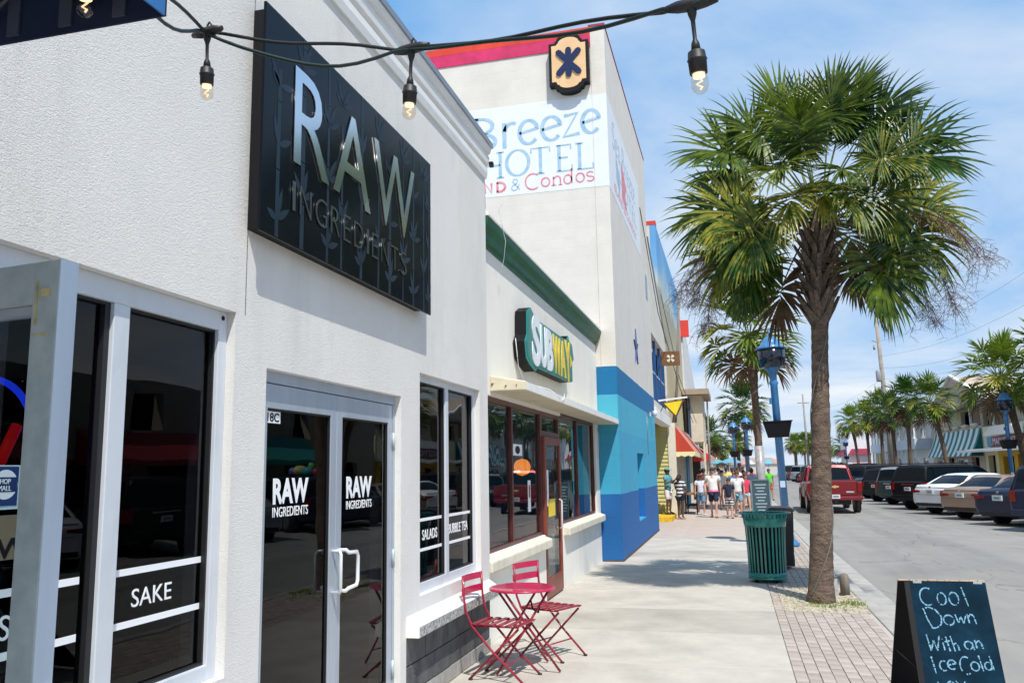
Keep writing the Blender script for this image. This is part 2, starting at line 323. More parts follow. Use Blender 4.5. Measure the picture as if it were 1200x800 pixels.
dirt(M['stucco'], 1.6, .10, (1, 1.6, .35)); dirt(M['stucco'], .5, .07); dirt(M['stucco_cream'], 1.8, .10, (1, 1.5, .3))
for k_ in ('concrete', 'concrete_b'): dirt(M[k_], 14, .30, (1, 1, 1), .66, .72); dirt(M[k_], 1.1, .20, (1, .5, 1), .45, .75)
dirt(M['kerb'], 2.5, .25, lo=.45); dirt(M['paver'], 1.2, .18); dirt(M['paver_b'], 1.2, .18); dirt(M['alu_white'], 5, .10, (1, 1, .3)); dirt(M['alu'], 5, .10, (1, 1, .3)); dirt(M['cream_paint'], 4, .2, (1, 2, .5)); dirt(M['soffit'], 2, .18)
dirt(M['red_metal'], 18, .35, lo=.6, hi=.7); dirt(M['magenta'], 9, .22, lo=.55, hi=.75); dirt(M['teal_can'], 9, .3, (1, 1, .4), lo=.5, hi=.75); dirt(M['board'], 5, -.35, lo=.5, hi=.8); dirt(M['blue_post'], 8, .3, (1, 1, .3))
# ================================================================== SETTING: ground
def ground():
    b = MB(); b.add([(-1500, -400, -.30), (1500, -400, -.30), (1500, 2500, -.30), (-1500, 2500, -.30)], [(0, 1, 2, 3)])
    b.build('ground', mat('sandy_ground', (0.34, 0.31, 0.25), 0.95, vs=.1), kind='structure')
ground()
def asphalt_mat():
    m = mat('worn_asphalt', (0.285, 0.278, 0.262), 0.9, vs=0.8, col2=(0.235, 0.23, 0.22), bump=.5, bs=150, spec=.3, bd=.006)
    nt = m.node_tree; p = nt.nodes['Principled BSDF']; src = p.inputs['Base Color'].links[0].from_socket
    tc = N(nt, 'ShaderNodeTexCoord'); mp = N(nt, 'ShaderNodeMapping'); mp.inputs['Scale'].default_value = (1.0, .6, 1); mp.inputs['Rotation'].default_value = (0, 0, .5); nt.links.new(tc.outputs['Object'], mp.inputs[0])
    v = N(nt, 'ShaderNodeTexVoronoi'); v.feature = 'DISTANCE_TO_EDGE'; v.inputs['Scale'].default_value = .42
    nn = N(nt, 'ShaderNodeTexNoise'); nn.inputs['Scale'].default_value = 1.8; nn.inputs['Detail'].default_value = 5; nt.links.new(mp.outputs[0], nn.inputs['Vector'])
    ad = N(nt, 'ShaderNodeVectorMath'); ad.operation = 'ADD'; nt.links.new(mp.outputs[0], ad.inputs[0]); nt.links.new(nn.outputs[1], ad.inputs[1]); nt.links.new(ad.outputs[0], v.inputs['Vector'])
    r = N(nt, 'ShaderNodeValToRGB'); r.color_ramp.elements[0].position = .0; r.color_ramp.elements[0].color = (.66, .66, .66, 1); r.color_ramp.elements[1].position = .010; r.color_ramp.elements[1].color = (1, 1, 1, 1)
    nt.links.new(v.outputs[0], r.inputs[0])
    # tyre polish and oil, long in the driving direction
    mp2 = N(nt, 'ShaderNodeMapping'); mp2.inputs['Scale'].default_value = (1.1, .05, 1); nt.links.new(tc.outputs['Object'], mp2.inputs[0])
    n3 = N(nt, 'ShaderNodeTexNoise'); n3.inputs['Scale'].default_value = 1.4; n3.inputs['Detail'].default_value = 6; nt.links.new(mp2.outputs[0], n3.inputs['Vector'])
    r3 = N(nt, 'ShaderNodeValToRGB'); r3.color_ramp.elements[0].position = .3; r3.color_ramp.elements[0].color = (.85, .85, .85, 1); r3.color_ramp.elements[1].position = .6; r3.color_ramp.elements[1].color = (1.08, 1.07, 1.05, 1); nt.links.new(n3.outputs[0], r3.inputs[0])
    a = N(nt, 'ShaderNodeMix'); a.data_type = 'RGBA'; a.blend_type = 'MULTIPLY'; a.inputs[0].default_value = 1; nt.links.new(src, a.inputs[6]); nt.links.new(r.outputs[0], a.inputs[7])
    c = N(nt, 'ShaderNodeMix'); c.data_type = 'RGBA'; c.blend_type = 'MULTIPLY'; c.inputs[0].default_value = 1; nt.links.new(a.outputs[2], c.inputs[6]); nt.links.new(r3.outputs[0], c.inputs[7]); nt.links.new(c.outputs[2], p.inputs['Base Color'])
    return m
M['asphalt'] = asphalt_mat()
b = MB(); b.add([(2.02, -20, -.118), (13.0, -20, -.118), (13.0, 400, -.118), (2.02, 400, -.118)], [(0, 1, 2, 3)]); b.build('road', M['asphalt'], kind='structure')
b = MB(); b.box(1.68, 2.02, -20, 300, -.25, -.113); b.build('gutter', M['kerb'], kind='structure')
# kerb stones on the near side
kerb = meta(link(bpy.data.objects.new('kerb', None)), kind='structure')
km = MB().box(1.515, 1.675, 0.006, 2.994, -.25, .004).mesh('kerb_stone', M['kerb'])
for i in range(-1, 60):
    o = seto('kerb_stone', km, kerb, (0, i*3.0, 0)); 
    if i < 8: bv = o.modifiers.new('bevel', 'BEVEL'); bv.width = .018; bv.segments = 2
b = MB(); b.box(13.0, 13.2, -20, 300, -.25, .02); b.build('far_kerb', M['kerb'], kind='structure')
b = MB(); b.box(13.2, 17.4, -20, 300, -.25, .015); b.build('far_sidewalk', M['concrete_b'], kind='structure')
dirt(M['asphalt'], .35, .16, (1, .4, 1), .45, .7); dirt(M['asphalt'], 9, .22, lo=.64, hi=.72)
# sidewalk: cast slabs with recessed joints
sw = meta(link(bpy.data.objects.new('sidewalk', None)), kind='structure')
b = MB(); b.box(-2.8, .41, -6, 200, -.25, -.012); b.build('slab_bed', M['mortar'], sw)
sm = [MB().box(-2.70, .408, .006, 1.512, -.2, 0).mesh('slab', M['concrete' if k else 'concrete_b']) for k in (0, 1)]
sm3 = MB().box(-2.70, .408, .004, 1.516, -.2, 0).mesh('slab', mat('pinkish_paving', (.46, .385, .335), .92, var=.15, vs=3, bump=.3, bs=60))
sm2 = MB().box(-4.6, .408, .004, 1.516, -.2, 0).mesh('slab_wide', M['concrete'])
for i in range(-3, 60):
    y = i*1.52+.32
    tint = 1 if (i*7) % 5 != 2 else 0
    if y > 31: tint = 0
    o = seto('slab', sm[tint] if y < 21.5 else sm3, sw, (0, y, random.uniform(-.002, .001))); 
    if i < 10: bv = o.modifiers.new('bevel', 'BEVEL'); bv.width = .006; bv.segments = 1
# brick strip
bk = meta(link(bpy.data.objects.new('brick_strip', None)), kind='structure')
b = MB(); b.box(.41, 1.515, -6, 200, -.25, -.014); b.build('sand_bed', M['sand'], bk)
pm = [MB().box(-.049, .049, -.097, .097, -.05, 0).mesh('paver', M[k]) for k in ('paver', 'paver_b')]
PIT = (.62, 1.515, 11.1, 12.75)
cnt = 0; far = MB()
xs = [.463+i*.1055 for i in range(10)]
rows = []
for j in range(0, 120):
    for i, x in enumerate(xs):
        y = 6.0+j*.2+(.1 if i % 2 else 0)
        if PIT[0]-.04 < x < PIT[1] and PIT[2]-.1 < y < PIT[3]+.1: continue
        rows.append((y, x))
rows.sort()
for y, x in rows:
    if cnt < 295:
        seto('paver', pm[random.random() < .4], bk, (x, y, random.uniform(-.003, .002)), (0, 0, random.uniform(-.008, .008))); cnt += 1
    elif y < 28:
        z = random.uniform(-.003, .002); far.box(x-.049, x+.049, y-.097, y+.097, -.05, z)
far.build('paver_field', M['paver'], bk, kind='stuff')
b = MB(); b.box(.415, 1.512, 28.2, 200, -.05, -.001); b.build('paver_distance', M['paver'], bk)
b = MB(); b.box(.415, 1.512, -6, 5.88, -.05, -.001); b.build('paver_near', M['paver'], bk)
# tree pit gravel and weeds
g = MB()
for k in range(1500):
    x = random.uniform(PIT[0]-.10, PIT[1]-.02); y = random.uniform(PIT[2]-.12, PIT[3]+.1); s_ = random.uniform(.008, .024)
    if random.random() < .35: x = random.gauss(1.15, .25); y = random.gauss(11.6, .35)
    if x > 1.5: continue
    g.obox((x, y, -.008+s_*.4), (s_, random.uniform(-.008, .008), 0), (random.uniform(-.006, .006), s_*.8, 0), (0, 0, s_*.5))
g.build('gravel', M['gravel'], kind='stuff')
gm = leafmat('weed_leaf', (.10, .17, .02), (.36, .38, .06), .3)
g = MB()
for k in range(420):
    cxx, cyy = random.choice([(.92, 11.45), (1.35, 11.6), (1.1, 11.35), (1.38, 11.5)]); x = random.gauss(cxx, .08); y = random.gauss(cyy, .1); a = random.uniform(0, 6.28); h = random.uniform(.02, .07); dx, dy = math.cos(a)*.02, math.sin(a)*.02
    g.add([(x-.004, y, 0), (x+.004, y, 0), (x+dx*1.4, y+dy*1.4, h)], [(0, 1, 2)])
g.build('weeds', gm, kind='stuff')
# sea and horizon strip at the end of the street
b = MB(); b.add([(-1500, 420, -.24), (1500, 420, -.24), (1500, 2490, -.24), (-1500, 2490, -.24)], [(0, 1, 2, 3)]); b.build('sea', mat('sea_water', (.10, .20, .26), .25, vs=.02), kind='structure')
b = MB(); b.box(-60, 60, 300, 420, -.26, -.1); b.build('beach', mat('beach_sand', (.62, .55, .44), .95, vs=.2), kind='structure')

# ================================================================== RAW storefront
XW = -2.4
def wall_boxes(b, x0, x1, y0, y1, z0, z1, holes):
    """wall slab with rectangular openings, cut into butted boxes"""
    ys = sorted({y0, y1, *[h[0] for h in holes], *[h[1] for h in holes]})
    for a, c in zip(ys, ys[1:]):
        cuts = sorted((h[2], h[3]) for h in holes if h[0] <= a and h[1] >= c); z = z0
        for h0, h1 in cuts:
            if h0 > z: b.box(x0, x1, a, c, z, h0)
            z = h1
        if z1 > z: b.box(x0, x1, a, c, z, z1)
    return b
raw = thing('shop_building', (XW, 3, 0), 'white stucco shop building with tinted windows and grey glass double door at the left', 'building')
W1 = (1.74, 3.66, .80, 2.57); D0 = (.60, 1.66, 0, 2.36); D1 = (3.96, 5.86, 0, 2.32); W2 = (6.25, 7.90, .80, 2.545)
b = MB(); wall_boxes(b, -2.65, XW, -4.0, 8.19, 0, 4.84, [D0, W1, D1, W2, (5.97, 8.19, 0, .54)]); b.build('wall', M['stucco'], raw)
b = MB(); b.box(-9, -2.65, 8.0, 8.19, 0, 4.84); b.box(-9, -2.65, -4, -3.8, 0, 4.84); b.box(-9, -8.8, -3.8, 8.0, 0, 4.84); b.build('side_wall', M['stucco'], raw)
b = MB(); b.box(-9, -2.52, -4, 8.19, 4.84, 5.0); b.build('roof', M['cap'], raw)
b = MB(); b.box(-2.66, -2.398, 3.735, 3.741, 2.57, 4.84); b.build('control_joint', M['mortar'], raw)
# cornice bands
prof = [(-.1, 4.84), (.020, 4.84), (.032, 4.90), (.032, 4.955), (.018, 4.975), (.045, 5.00), (.052, 5.06), (.052, 5.085), (.034, 5.10), (.062, 5.12), (.078, 5.17), (.078, 5.205), (-.1, 5.205)]
b = MB(); b.prism([(x, z) for x, z in prof], (XW, -4, 0), (1, 0, 0), (0, 0, 1), (0, 12.19, 0)); b.build('cornice', M['cornice'], raw)
b = MB(); b.box(XW-.12, XW+.092, -4.01, 8.20, 5.207, 5.235); b.box(XW+.080, XW+.094, -4.01, 8.205, 5.18, 5.207); b.build('parapet_cap', M['cap'], raw)
b = MB(); b.box(XW+.05, XW+.09, 8.18, 8.235, 4.98, 5.03); b.tube([(XW-.02, 8.215, 5.0), (XW-.01, 8.21, 4.6), (XW-.012, 8.205, 4.2), (XW-.02, 8.205, 3.4)], .008, 6); b.build('cable_conduit', M['black'], raw)
# interior: dark rooms behind the glass
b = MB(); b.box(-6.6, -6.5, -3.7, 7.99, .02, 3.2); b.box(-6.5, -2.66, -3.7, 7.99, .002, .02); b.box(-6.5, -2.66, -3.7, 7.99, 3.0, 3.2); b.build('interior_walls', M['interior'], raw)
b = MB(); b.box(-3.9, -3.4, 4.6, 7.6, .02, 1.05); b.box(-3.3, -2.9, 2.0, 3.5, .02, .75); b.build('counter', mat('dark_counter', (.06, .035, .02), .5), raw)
# --- window 1 (large, left)
fx0, fx1 = -2.53, -2.45
def frame_rect(b, x0, x1, y0, y1, z0, z1, wl, wr, wb, wt):
    b.box(x0, x1, y0, y0+wl, z0, z1); b.box(x0, x1, y1-wr, y1, z0, z1)
    b.box(x0, x1, y0+wl, y1-wr, z1-wt, z1); b.box(x0, x1, y0+wl, y1-wr, z0, z0+wb)
w1 = MB(); frame_rect(w1, fx0, fx1, W1[0], W1[1], W1[2], W1[3], .07, .07, .07, .10); w1.box(fx0, fx1, 2.86, 2.955, .87, 2.47)
w1 = w1.build('window', M['alu_white'], raw, label='large left window with white stripes and the word SAKE', bevel=.004)
MB().box(-2.500, -2.494, W1[0]+.05, 2.87, .86, 2.48).build('pane', M['glass_dark'], w1); MB().box(-2.500, -2.494, 2.95, W1[1]-.06, .86, 2.48).build('pane', M['glass_dark'], w1)
g = MB(); frame_rect(g, -2.515, -2.47, W1[0]+.07, 2.86, .87, 2.47, .012, .03, .012, .012); frame_rect(g, -2.515, -2.47, 2.955, W1[1]-.07, .87, 2.47, .012, .012, .012, .012); g.build('gasket', M['rubber'], w1)
for za in (1.155, 1.37): 
    for ya, yb in ((W1[0]+.08, 2.80), (2.967, 3.575)): MB().box(-2.4935, -2.4915, ya, yb, za-.028, za).build('stripe', M['white'], w1)
text('SAKE', .26, .075, (-2.4925, 3.105, 1.205), 'X', M['white'], w1)
text('TEAS', .25, .085, (-2.4925, 2.235, 1.195), 'X', M['white'], w1)
b = MB(); b.box(-2.4935, -2.4915, W1[0]+.09, 2.515, 1.645, 1.80); b.build('pale_poster', mat('pale_poster', (.55, .68, .74), .6), w1)
b = MB(); b.box(-2.4912, -2.4900, 2.33, 2.475, 1.658, 1.795); b.build('sticker', mat('navy_sticker', (.01, .035, .16), .5), w1)
b = MB(); b.prism([(math.cos(a)*.052, math.sin(a)*.052) for a in [k*math.pi/14 for k in range(28)]], (-2.4899, 2.42, 1.732), (0, 1, 0), (0, 0, 1), (.0008, 0, 0)); b.build('badge', M['white'], w1)
nv = mat('navy_lettering', (.01, .03, .14), .5)
b = MB(); b.box(-2.489, -2.4885, 2.37, 2.47, 1.706, 1.758); b.build('badge_band', nv, w1)
text('SHOP', .055, .018, (-2.4882, 2.385, 1.734), 'X', M['white'], w1, off=.01); text('SMALL', .066, .018, (-2.4882, 2.378, 1.710), 'X', M['white'], w1, off=.01)
b = MB(); b.box(-2.4935, -2.4915, W1[0]+.09, 2.515, 1.47, 1.625); b.build('brown_poster', mat('kraft_poster', (.20, .155, .10), .7), w1)
text('W', .14, .07, (-2.4908, 2.40, 1.475), 'X', M['black'], w1, off=.02)
MB().prism([(math.cos(a)*.012, math.sin(a)*.012) for a in [k*math.pi/8 for k in range(16)]], (-2.449, 3.62, 2.535), (0, 1, 0), (0, 0, 1), (.003, 0, 0)).build('screw_head', M['black'], w1)
# neon ring and bar inside the left window
ne = thing('neon_sign', (-2.62, 2.3, 1.7), 'blue and red ring shaped neon sign behind the left window glass', 'neon sign')
ring = [(-2.60, 2.44+.20*math.cos(a), 1.90+.215*math.sin(a)) for a in [k*math.pi/20 for k in range(41)]]
MB().tube(ring, .013, 8).build('neon_ring', emit('blue_neon', (.02, .06, 1.0), 6.0), ne)
MB().tube([(-2.60, 2.47, 1.76), (-2.60, 2.56, 1.95)], .02, 8).tube([(-2.60, 2.32, 1.95), (-2.60, 2.41, 1.76)], .02, 8).build('neon_bar', emit('red_neon', (1.0, .01, .01), 2.2), ne)
fl = MB()
for k in range(26):
    a = k*2.4; q = .24+.02*math.sin(k*5); fl.sph((-2.595, 2.44+q*math.cos(a), 1.90+q*math.sin(a)), .003, .003, .003, 5, 4)
fl.build('fairy_light_dots', emit('amber_dots', (1, .35, .05), 2.0), ne)
# --- double door
dr = MB(); frame_rect(dr, -2.56, -2.45, D1[0], D1[1], .0, D1[3], .035, .035, .001, .065)
dr.build('door_frame', M['alu'], raw, bevel=.003)
def door_leaf(y0, y1, lab, hinge_left, words):
    d = MB(); frame_rect(d, -2.50, -2.455, y0, y1, .02, 2.25, .078, .078, .26, .135); d = d.build('door', M['alu'], raw, label=lab, bevel=.003)
    MB().box(-2.482, -2.476, y0+.07, y1-.07, .27, 2.12).build('pane', M['glass_dark'], d)
    gk = MB(); frame_rect(gk, -2.486, -2.462, y0+.078, y1-.078, .28, 2.115, .010, .010, .010, .010); gk.build('gasket', M['rubber'], d)
    yh = y0-.008 if hinge_left else y1+.008
    for z in (.35, 1.13, 1.98): MB().lathe([(.012, -.065), (.012, .065)], (-2.448, yh, z), 8).build('hinge', M['alu_old'], d)
    MB().tube([(-2.476, words+.19, 1.0)], .01) if False else None
    text('RAW', .40, .145, (-2.4755, words, 1.585), 'X', M['white'], d, off=.035); text('INGREDIENTS', .40, .055, (-2.4755, words, 1.515), 'X', M['white'], d, off=.004)
    return d
ymid = 4.91
dl = door_leaf(3.997, ymid-.003, 'left leaf of the double door with the street number sticker', True, 4.185)
dr2 = door_leaf(ymid+.003, 5.823, 'right leaf of the double door with the white pull handle', False, 5.10)
MB().box(-2.475, -2.473, 4.085, 4.24, 2.035, 2.10).build('number_sticker', M['white'], dl)
text('18C', .125, .05, (-2.4725, 4.10, 2.042), 'X', M['black'], dl, off=.02)
for dd, yy in ((dr2, ymid+.045),):
    MB().tube([(-2.456, yy, 1.27), (-2.40, yy, 1.27), (-2.385, yy+.003, 1.255), (-2.385, yy+.12, 1.25), (-2.385, yy+.14, 1.22), (-2.385, yy+.14, 1.07), (-2.385, yy+.12, 1.04), (-2.385, yy+.003, 1.035), (-2.40, yy, 1.02), (-2.456, yy, 1.02)], .0125, 10).build('handle', mat('white_handle', (.75, .78, .8), .25, .2), dd)
MB().tube([(-2.456, 4.87, 1.27), (-2.40, 4.87, 1.27), (-2.39, 4.86, 1.25), (-2.39, 4.86, 1.04), (-2.40, 4.87, 1.02), (-2.456, 4.87, 1.02)], .0115, 10).build('handle', mat('white_handle_b', (.75, .78, .8), .25, .2), dl)
# --- window 2
w2 = MB(); frame_rect(w2, -2.53, -2.455, W2[0], W2[1], W2[2], W2[3], .05, .05, .075, .055); w2.box(-2.53, -2.455, 7.03, 7.11, .875, 2.49)
w2 = w2.build('window', M['alu_white'], raw, label='two-pane window right of the door lettered salads and bubble tea', bevel=.003)
for a, c in ((6.29, 7.04), (7.10, 7.86)): MB().box(-2.500, -2.494, a, c, .86, 2.5).build('pane', M['glass_dark'], w2)
g = MB(); frame_rect(g, -2.51, -2.47, 6.30, 7.03, .875, 2.49, .012, .012, .012, .012); frame_rect(g, -2.51, -2.47, 7.11, 7.85, .875, 2.49, .012, .012, .012, .012); g.build('gasket', M['rubber'], w2)
for za in (1.135, 1.375):
    for ya, yb in ((6.312, 7.018), (7.122, 7.838)): MB().box(-2.4935, -2.4915, ya, yb, za-.025, za).build('stripe', M['white'], w2)
text('SALADS', .36, .085, (-2.4925, 6.545, 1.195), 'X', M['white'], w2, off=.01); text('BUBBLE TEA', .56, .085, (-2.4925, 7.20, 1.20), 'X', M['white'], w2, off=.01)
# --- ledge and block wall
lp = [(-.02, .54), (.10, .54), (.10, .625), (0.0, .69), (-.02, .69)]
ld = MB().prism([(x, z) for x, z in lp], (XW, 5.97, 0), (1, 0, 0), (0, 0, 1), (0, 2.19, 0)); ld.build('ledge', M['paint_white'], raw, bevel=.006)
MB().box(XW+.0985, XW+.103, 5.99, 8.15, .546, .618).build('worn_ledge_front', M['ledge_front'], raw)
MB().box(-2.64, -2.425, 5.975, 8.185, 0, .538).build('mortar_bed', M['mortar'], raw)
bmsh = {}
for c_, (z0, z1) in enumerate(((.004, .125), (.133, .328), (.336, .534))):
    y = 5.975-(.2 if c_ % 2 else 0)
    while y < 8.17:
        a, c2 = max(y, 5.975), min(y+.392, 8.18)
        if c2-a > .03: MB().box(-2.5, XW+random.uniform(-.004, .003), a, c2, z0, z1).build('block', M['block'] if c_ else M['kerb'], raw, bevel=.004)
        y += .4
# --- open door leaf at the far left
hx, hy = XW, 1.645; ex, ey = -1.473, 1.536; dv = Vector((ex-hx, ey-hy, 0)); Ld = dv.length; dv.normalize(); nv_ = Vector((-dv.y, dv.x, 0))
def leafbox(b, s0, s1, z0, z1, t0=0.0, t1=.05):
    o = Vector((hx, hy, 0)); b.obox(o+dv*(s0+s1)/2+nv_*(t0+t1)/2+Vector((0, 0, (z0+z1)/2)), dv*(s1-s0)/2, nv_*(t1-t0)/2, Vector((0, 0, (z1-z0)/2)))
b = MB(); leafbox(b, 0, .075, .02, 2.25); leafbox(b, Ld-.08, Ld, .02, 2.25); leafbox(b, .0751, Ld-.0801, 2.15, 2.25); leafbox(b, .0751, Ld-.0801, .02, .27)
od = b.build('door', M['alu_old'], raw, label='open glass door leaf at the left edge seen end on', bevel=.002)
b = MB(); leafbox(b, .07, Ld-.075, .26, 2.155, .022, .028); b.build('pane', glass('clear_door_glass', (.72, .78, .80), 1.45), od)
b = MB(); leafbox(b, .0751, Ld-.0801, 2.128, 2.149, .010, .040); b.build('gasket', M['alu'], od)
b = MB(); leafbox(b, Ld+.0005, Ld+.003, .02, 2.25, .001, .049); b.build('edge_strip', mat('pale_grey_edge', (.60, .68, .78), .35, .15, vs=8, streak=(1, 1, .1)), od)  # end face of the leaf coloured lighter and bluer than its stiles
tape = mat('yellowed_tape', (.46, .40, .22), .7, var=.4, vs=30)
b = MB(); leafbox(b, Ld-.070, Ld-.062, 2.10, 2.205, -.002, -.0005); leafbox(b, Ld-.055, Ld-.022, 2.165, 2.185, -.002, -.0005); leafbox(b, Ld-.075, Ld-.02, 2.075, 2.08, -.002, -.0005); b.build('old_tape', tape, od)

# ================================================================== RAW sign
sg = thing('shop_sign', (XW+.1, 5.0, 3.0), 'black glossy shop sign with mirrored letters and bamboo print above the double door', 'sign')
y0, y1, z0, z1 = 3.69, 6.24, 3.005, 4.285; FX = XW+.10
MB().box(XW+.002, FX-.018, y0+.04, y1-.10, z0+.02, z1-.02).build('sign_box', M['black'], sg)
MB().box(FX-.016, FX, y0, y1, z0, z1).build('panel', M['black_gloss'], sg, bevel=.002)
bm_ = MB(); rnd = random.Random(5)
ys_ = [y0+.16, y0+.43, y0+.74, y0+.93, y0+1.22, y0+1.50, y0+1.70, y0+1.95, y0+2.16, y0+2.38, y0+2.50]
for i, yy in enumerate(ys_):
    w = rnd.choice([.022, .032, .042, .05]); z = z0+.005; top = z1-.005 if i % 3 else z1-.32
    while z < top-.05:
        hh = min(rnd.uniform(.24, .42), top-z); bm_.add([(FX+.0012, yy-w*.5, z), (FX+.0012, yy+w*.5, z), (FX+.0012, yy+w*.44, z+.02), (FX+.0012, yy+w*.44, z+hh-.02), (FX+.0012, yy+w*.5, z+hh), (FX+.0012, yy-w*.5, z+hh), (FX+.0012, yy-w*.44, z+hh-.02), (FX+.0012, yy-w*.44, z+.02)], [(0, 1, 2, 7), (7, 2, 3, 6), (6, 3, 4, 5)])
        z += hh+.008
    for zb in ((z0+.10, z0+.52, z1-.42) if i % 2 == 0 else (z0+.30, z1-.20)):
        for an, ln in ((65, .20), (115, .17), (25, .16), (150, .11)):
            if rnd.random() < .25: continue
            a = R(an+rnd.uniform(-12, 12)); d = (math.cos(a), math.sin(a)); q = (-d[1], d[0]); pts = []
            for s_, ww in ((0, .004), (.25, .018), (.5, .022), (.8, .012), (1, .0)): pts.append((d[0]*ln*s_+q[0]*ww, d[1]*ln*s_+q[1]*ww))
            for s_, ww in ((.8, .012), (.5, .022), (.25, .018)): pts.append((d[0]*ln*s_-q[0]*ww, d[1]*ln*s_-q[1]*ww))
            P = [(max(y0+.005, min(y1-.005, yy+x)), max(z0+.005, min(z1-.005, zb+zz))) for x, zz in pts]
            n_ = len(bm_.v); bm_.add([(FX+.0018, *p) for p in P], [tuple(range(len(P)))])
bm_.build('bamboo_print', M['bamboo'], sg)
def letters(word, ya, widths, za, h, off, gap, m, ext, name):
    y = ya
    for ch, w in zip(word, widths):
        text(ch, w, h, (FX+ext+.004, y, za), 'X', m, sg, name=name, off=off, ext=ext); y += w+gap
letters('RAW', 4.0, (.43, .55, .76), 3.49, .575, -.001, .055, M['chrome'], .003, 'letter')
wd = [.03, .13, .14, .12, .10, .14, .03, .10, .13, .12, .11]
letters('INGREDIENTS', 4.0, wd, 3.205, .17, -.020, .054, M['dark_chrome'], .003, 'letter')

# ================================================================== awning over the left entrance + string lights
aw = thing('patio_canopy', (-1.7, .3, 0), 'dark blue fabric canopy cut off by the top left corner', 'canopy')
blue_f = mat('shaded_canopy_navy', (.005, .014, .055), .8, var=.3, vs=5)  # near-black navy, the underside's shade is put into the colour
cx0, cx1, cy0, cy1 = -2.28, -1.032, -.9, 1.30
MB().add([(cx0, cy0, 2.95), (cx1, cy0, 2.95), (cx1, cy1, 2.95), (cx0, cy1, 2.95), (-1.66, .2, 3.50)], [(0, 1, 4), (1, 2, 4), (2, 3, 4), (3, 0, 4)]).build('canopy_top', blue_f, aw)
MB().box(cx0, cx1, cy1-.004, cy1, 2.647, 2.95).box(cx0, cx1, cy0, cy0+.004, 2.647, 2.95).box(cx0, cx0+.004, cy0+.005, cy1-.005, 2.647, 2.95).build('valance', blue_f, aw)
MB().box(cx1-.004, cx1, cy0+.005, cy1-.005, 2.647, 2.95).build('side_valance', mat('sunlit_valance_blue', (.03, .16, .42), .8, var=.2), aw)  # same canopy in a brighter blue, sunlight painted on this side
b = MB()
for i in range(9): b.box(cx1-.12-i*.13, cx1-.09-i*.13, cy1-.010, cy1-.005, 2.66, 2.94)
b.build('fabric_band', mat('grey_blue_band', (.045, .06, .10), .7), aw, kind='stuff')
b = MB(); b.tube([(cx0+.03, cy1-.03, 2.80), (cx1-.03, cy1-.03, 2.80)], .011, 6)
for i in range(5): x = cx1-.05-i*.24; b.tube([(x, cy1-.03, 2.79), (x-.12, cy1-.03, 2.69), (x-.24, cy1-.03, 2.79)], .006, 5)
b.build('folding_frame', mat('dark_frame_metal', (.03, .035, .04), .5), aw)
for y in (cy0+.03, cy1-.06): MB().tube([(cx0+.02, y, 0), (cx0+.02, y, 2.8)], .016, 8).build('post', M['alu_white'], aw)

sl_t = thing('string_lights', (-.8, 1.9, 2.9), 'black and green cable of patio string lights across the top', 'string lights')
wire = mat('black_cable', (.008, .010, .010), .45); wireg = mat('dark_green_cable', (.004, .018, .014), .45)
conn = [Vector((-1.165, 1.225, 2.825)), Vector((-1.37, 1.90, 2.99)), Vector((-.78, 1.97, 2.885)), Vector((-.03, 1.67, 2.715)), Vector((.9, 1.3, 2.98))]
for m_, sgn in ((wire, 1), (wireg, -1)):
    pts = []
    for a, c in zip(conn, conn[1:]):
        for k in range(12):
            t = k/12; p = a.lerp(c, t); p.z -= math.sin(t*math.pi)*(.004 if sgn > 0 else .075)*(1 if a is not conn[2] else .35); p += Vector((0, .008*sgn, .006*sgn*math.cos(t*9))); pts.append(p)
    pts.append(conn[-1]); pts = [Vector((-1.25, .95, 2.93))]+pts
    MB().tube(pts, .0050, 7).build('cable', m_, sl_t)
bulbglass = glass('bulb_glass', (.96, .90, .82), 1.75, .12)
def bulb(c, d, lab):
    """socket and bulb hanging at connector point c"""
    t = thing('light_bulb', tuple(c), lab, 'light bulb', 'patio bulbs on the string'); L = Vector(d).normalized()
    A = lambda s: c+L*s
    MB().tube([c+Vector((-.055, .012, .004)), c+Vector((-.03, .006, .002)), c, c+Vector((.03, -.006, .0)), c+Vector((.055, -.012, -.002))], [.007, .013, .015, .013, .007], 8).build('connector', M['rubber'], t)
    MB().tube([A(0), A(.02), A(.035), A(.075), A(.085), A(.1)], [.012, .010, .005, .0045, .009, .011], 8).build('drop_cord', M['rubber'], t)
    MB().tube([A(.098), A(.103), A(.118), A(.12), A(.123), A(.150)], [.010, .018, .0195, .0215, .0195, .0185], 14).build('socket', M['rubber'], t)
    MB().tube([A(.148), A(.154), A(.162), A(.177), A(.186), A(.192), A(.195)], [.012, .0155, .018, .0185, .015, .008, .002], 14).build('bulb', bulbglass, t)
    MB().tube([A(.150), A(.158)], [.0135, .0125], 10).build('lit_collar', emit('warm_glow', (1, .72, .45), 1.6), t)
    MB().tube([A(.158), A(.166)+Vector((.006, 0, 0)), A(.172)-Vector((.007, 0, 0)), A(.180)+Vector((.005, 0, 0)), A(.184)], .0022, 5).build('filament', emit('filament_glow', (1, .66, .40), 1.2), t)
    MB().tube([c, c+Vector((0, 0, .022)), c+Vector((.006, 0, .03)), c+Vector((.012, 0, .022)), c+Vector((.012, 0, 0))], .003, 6).build('hang_loop', M['rubber'], t)
bulb(conn[0], (0, .05, -1), 'patio bulb hanging in front of the blue awning'); bulb(conn[1], (-.05, .12, -1), 'patio bulb hanging left of the black shop sign')
bulb(conn[2], (-.08, .10, -1), 'patio bulb hanging over the cornice beside the black shop sign'); bulb(conn[3], (.05, .1, -1), 'large patio bulb hanging against the sky beside the palm')

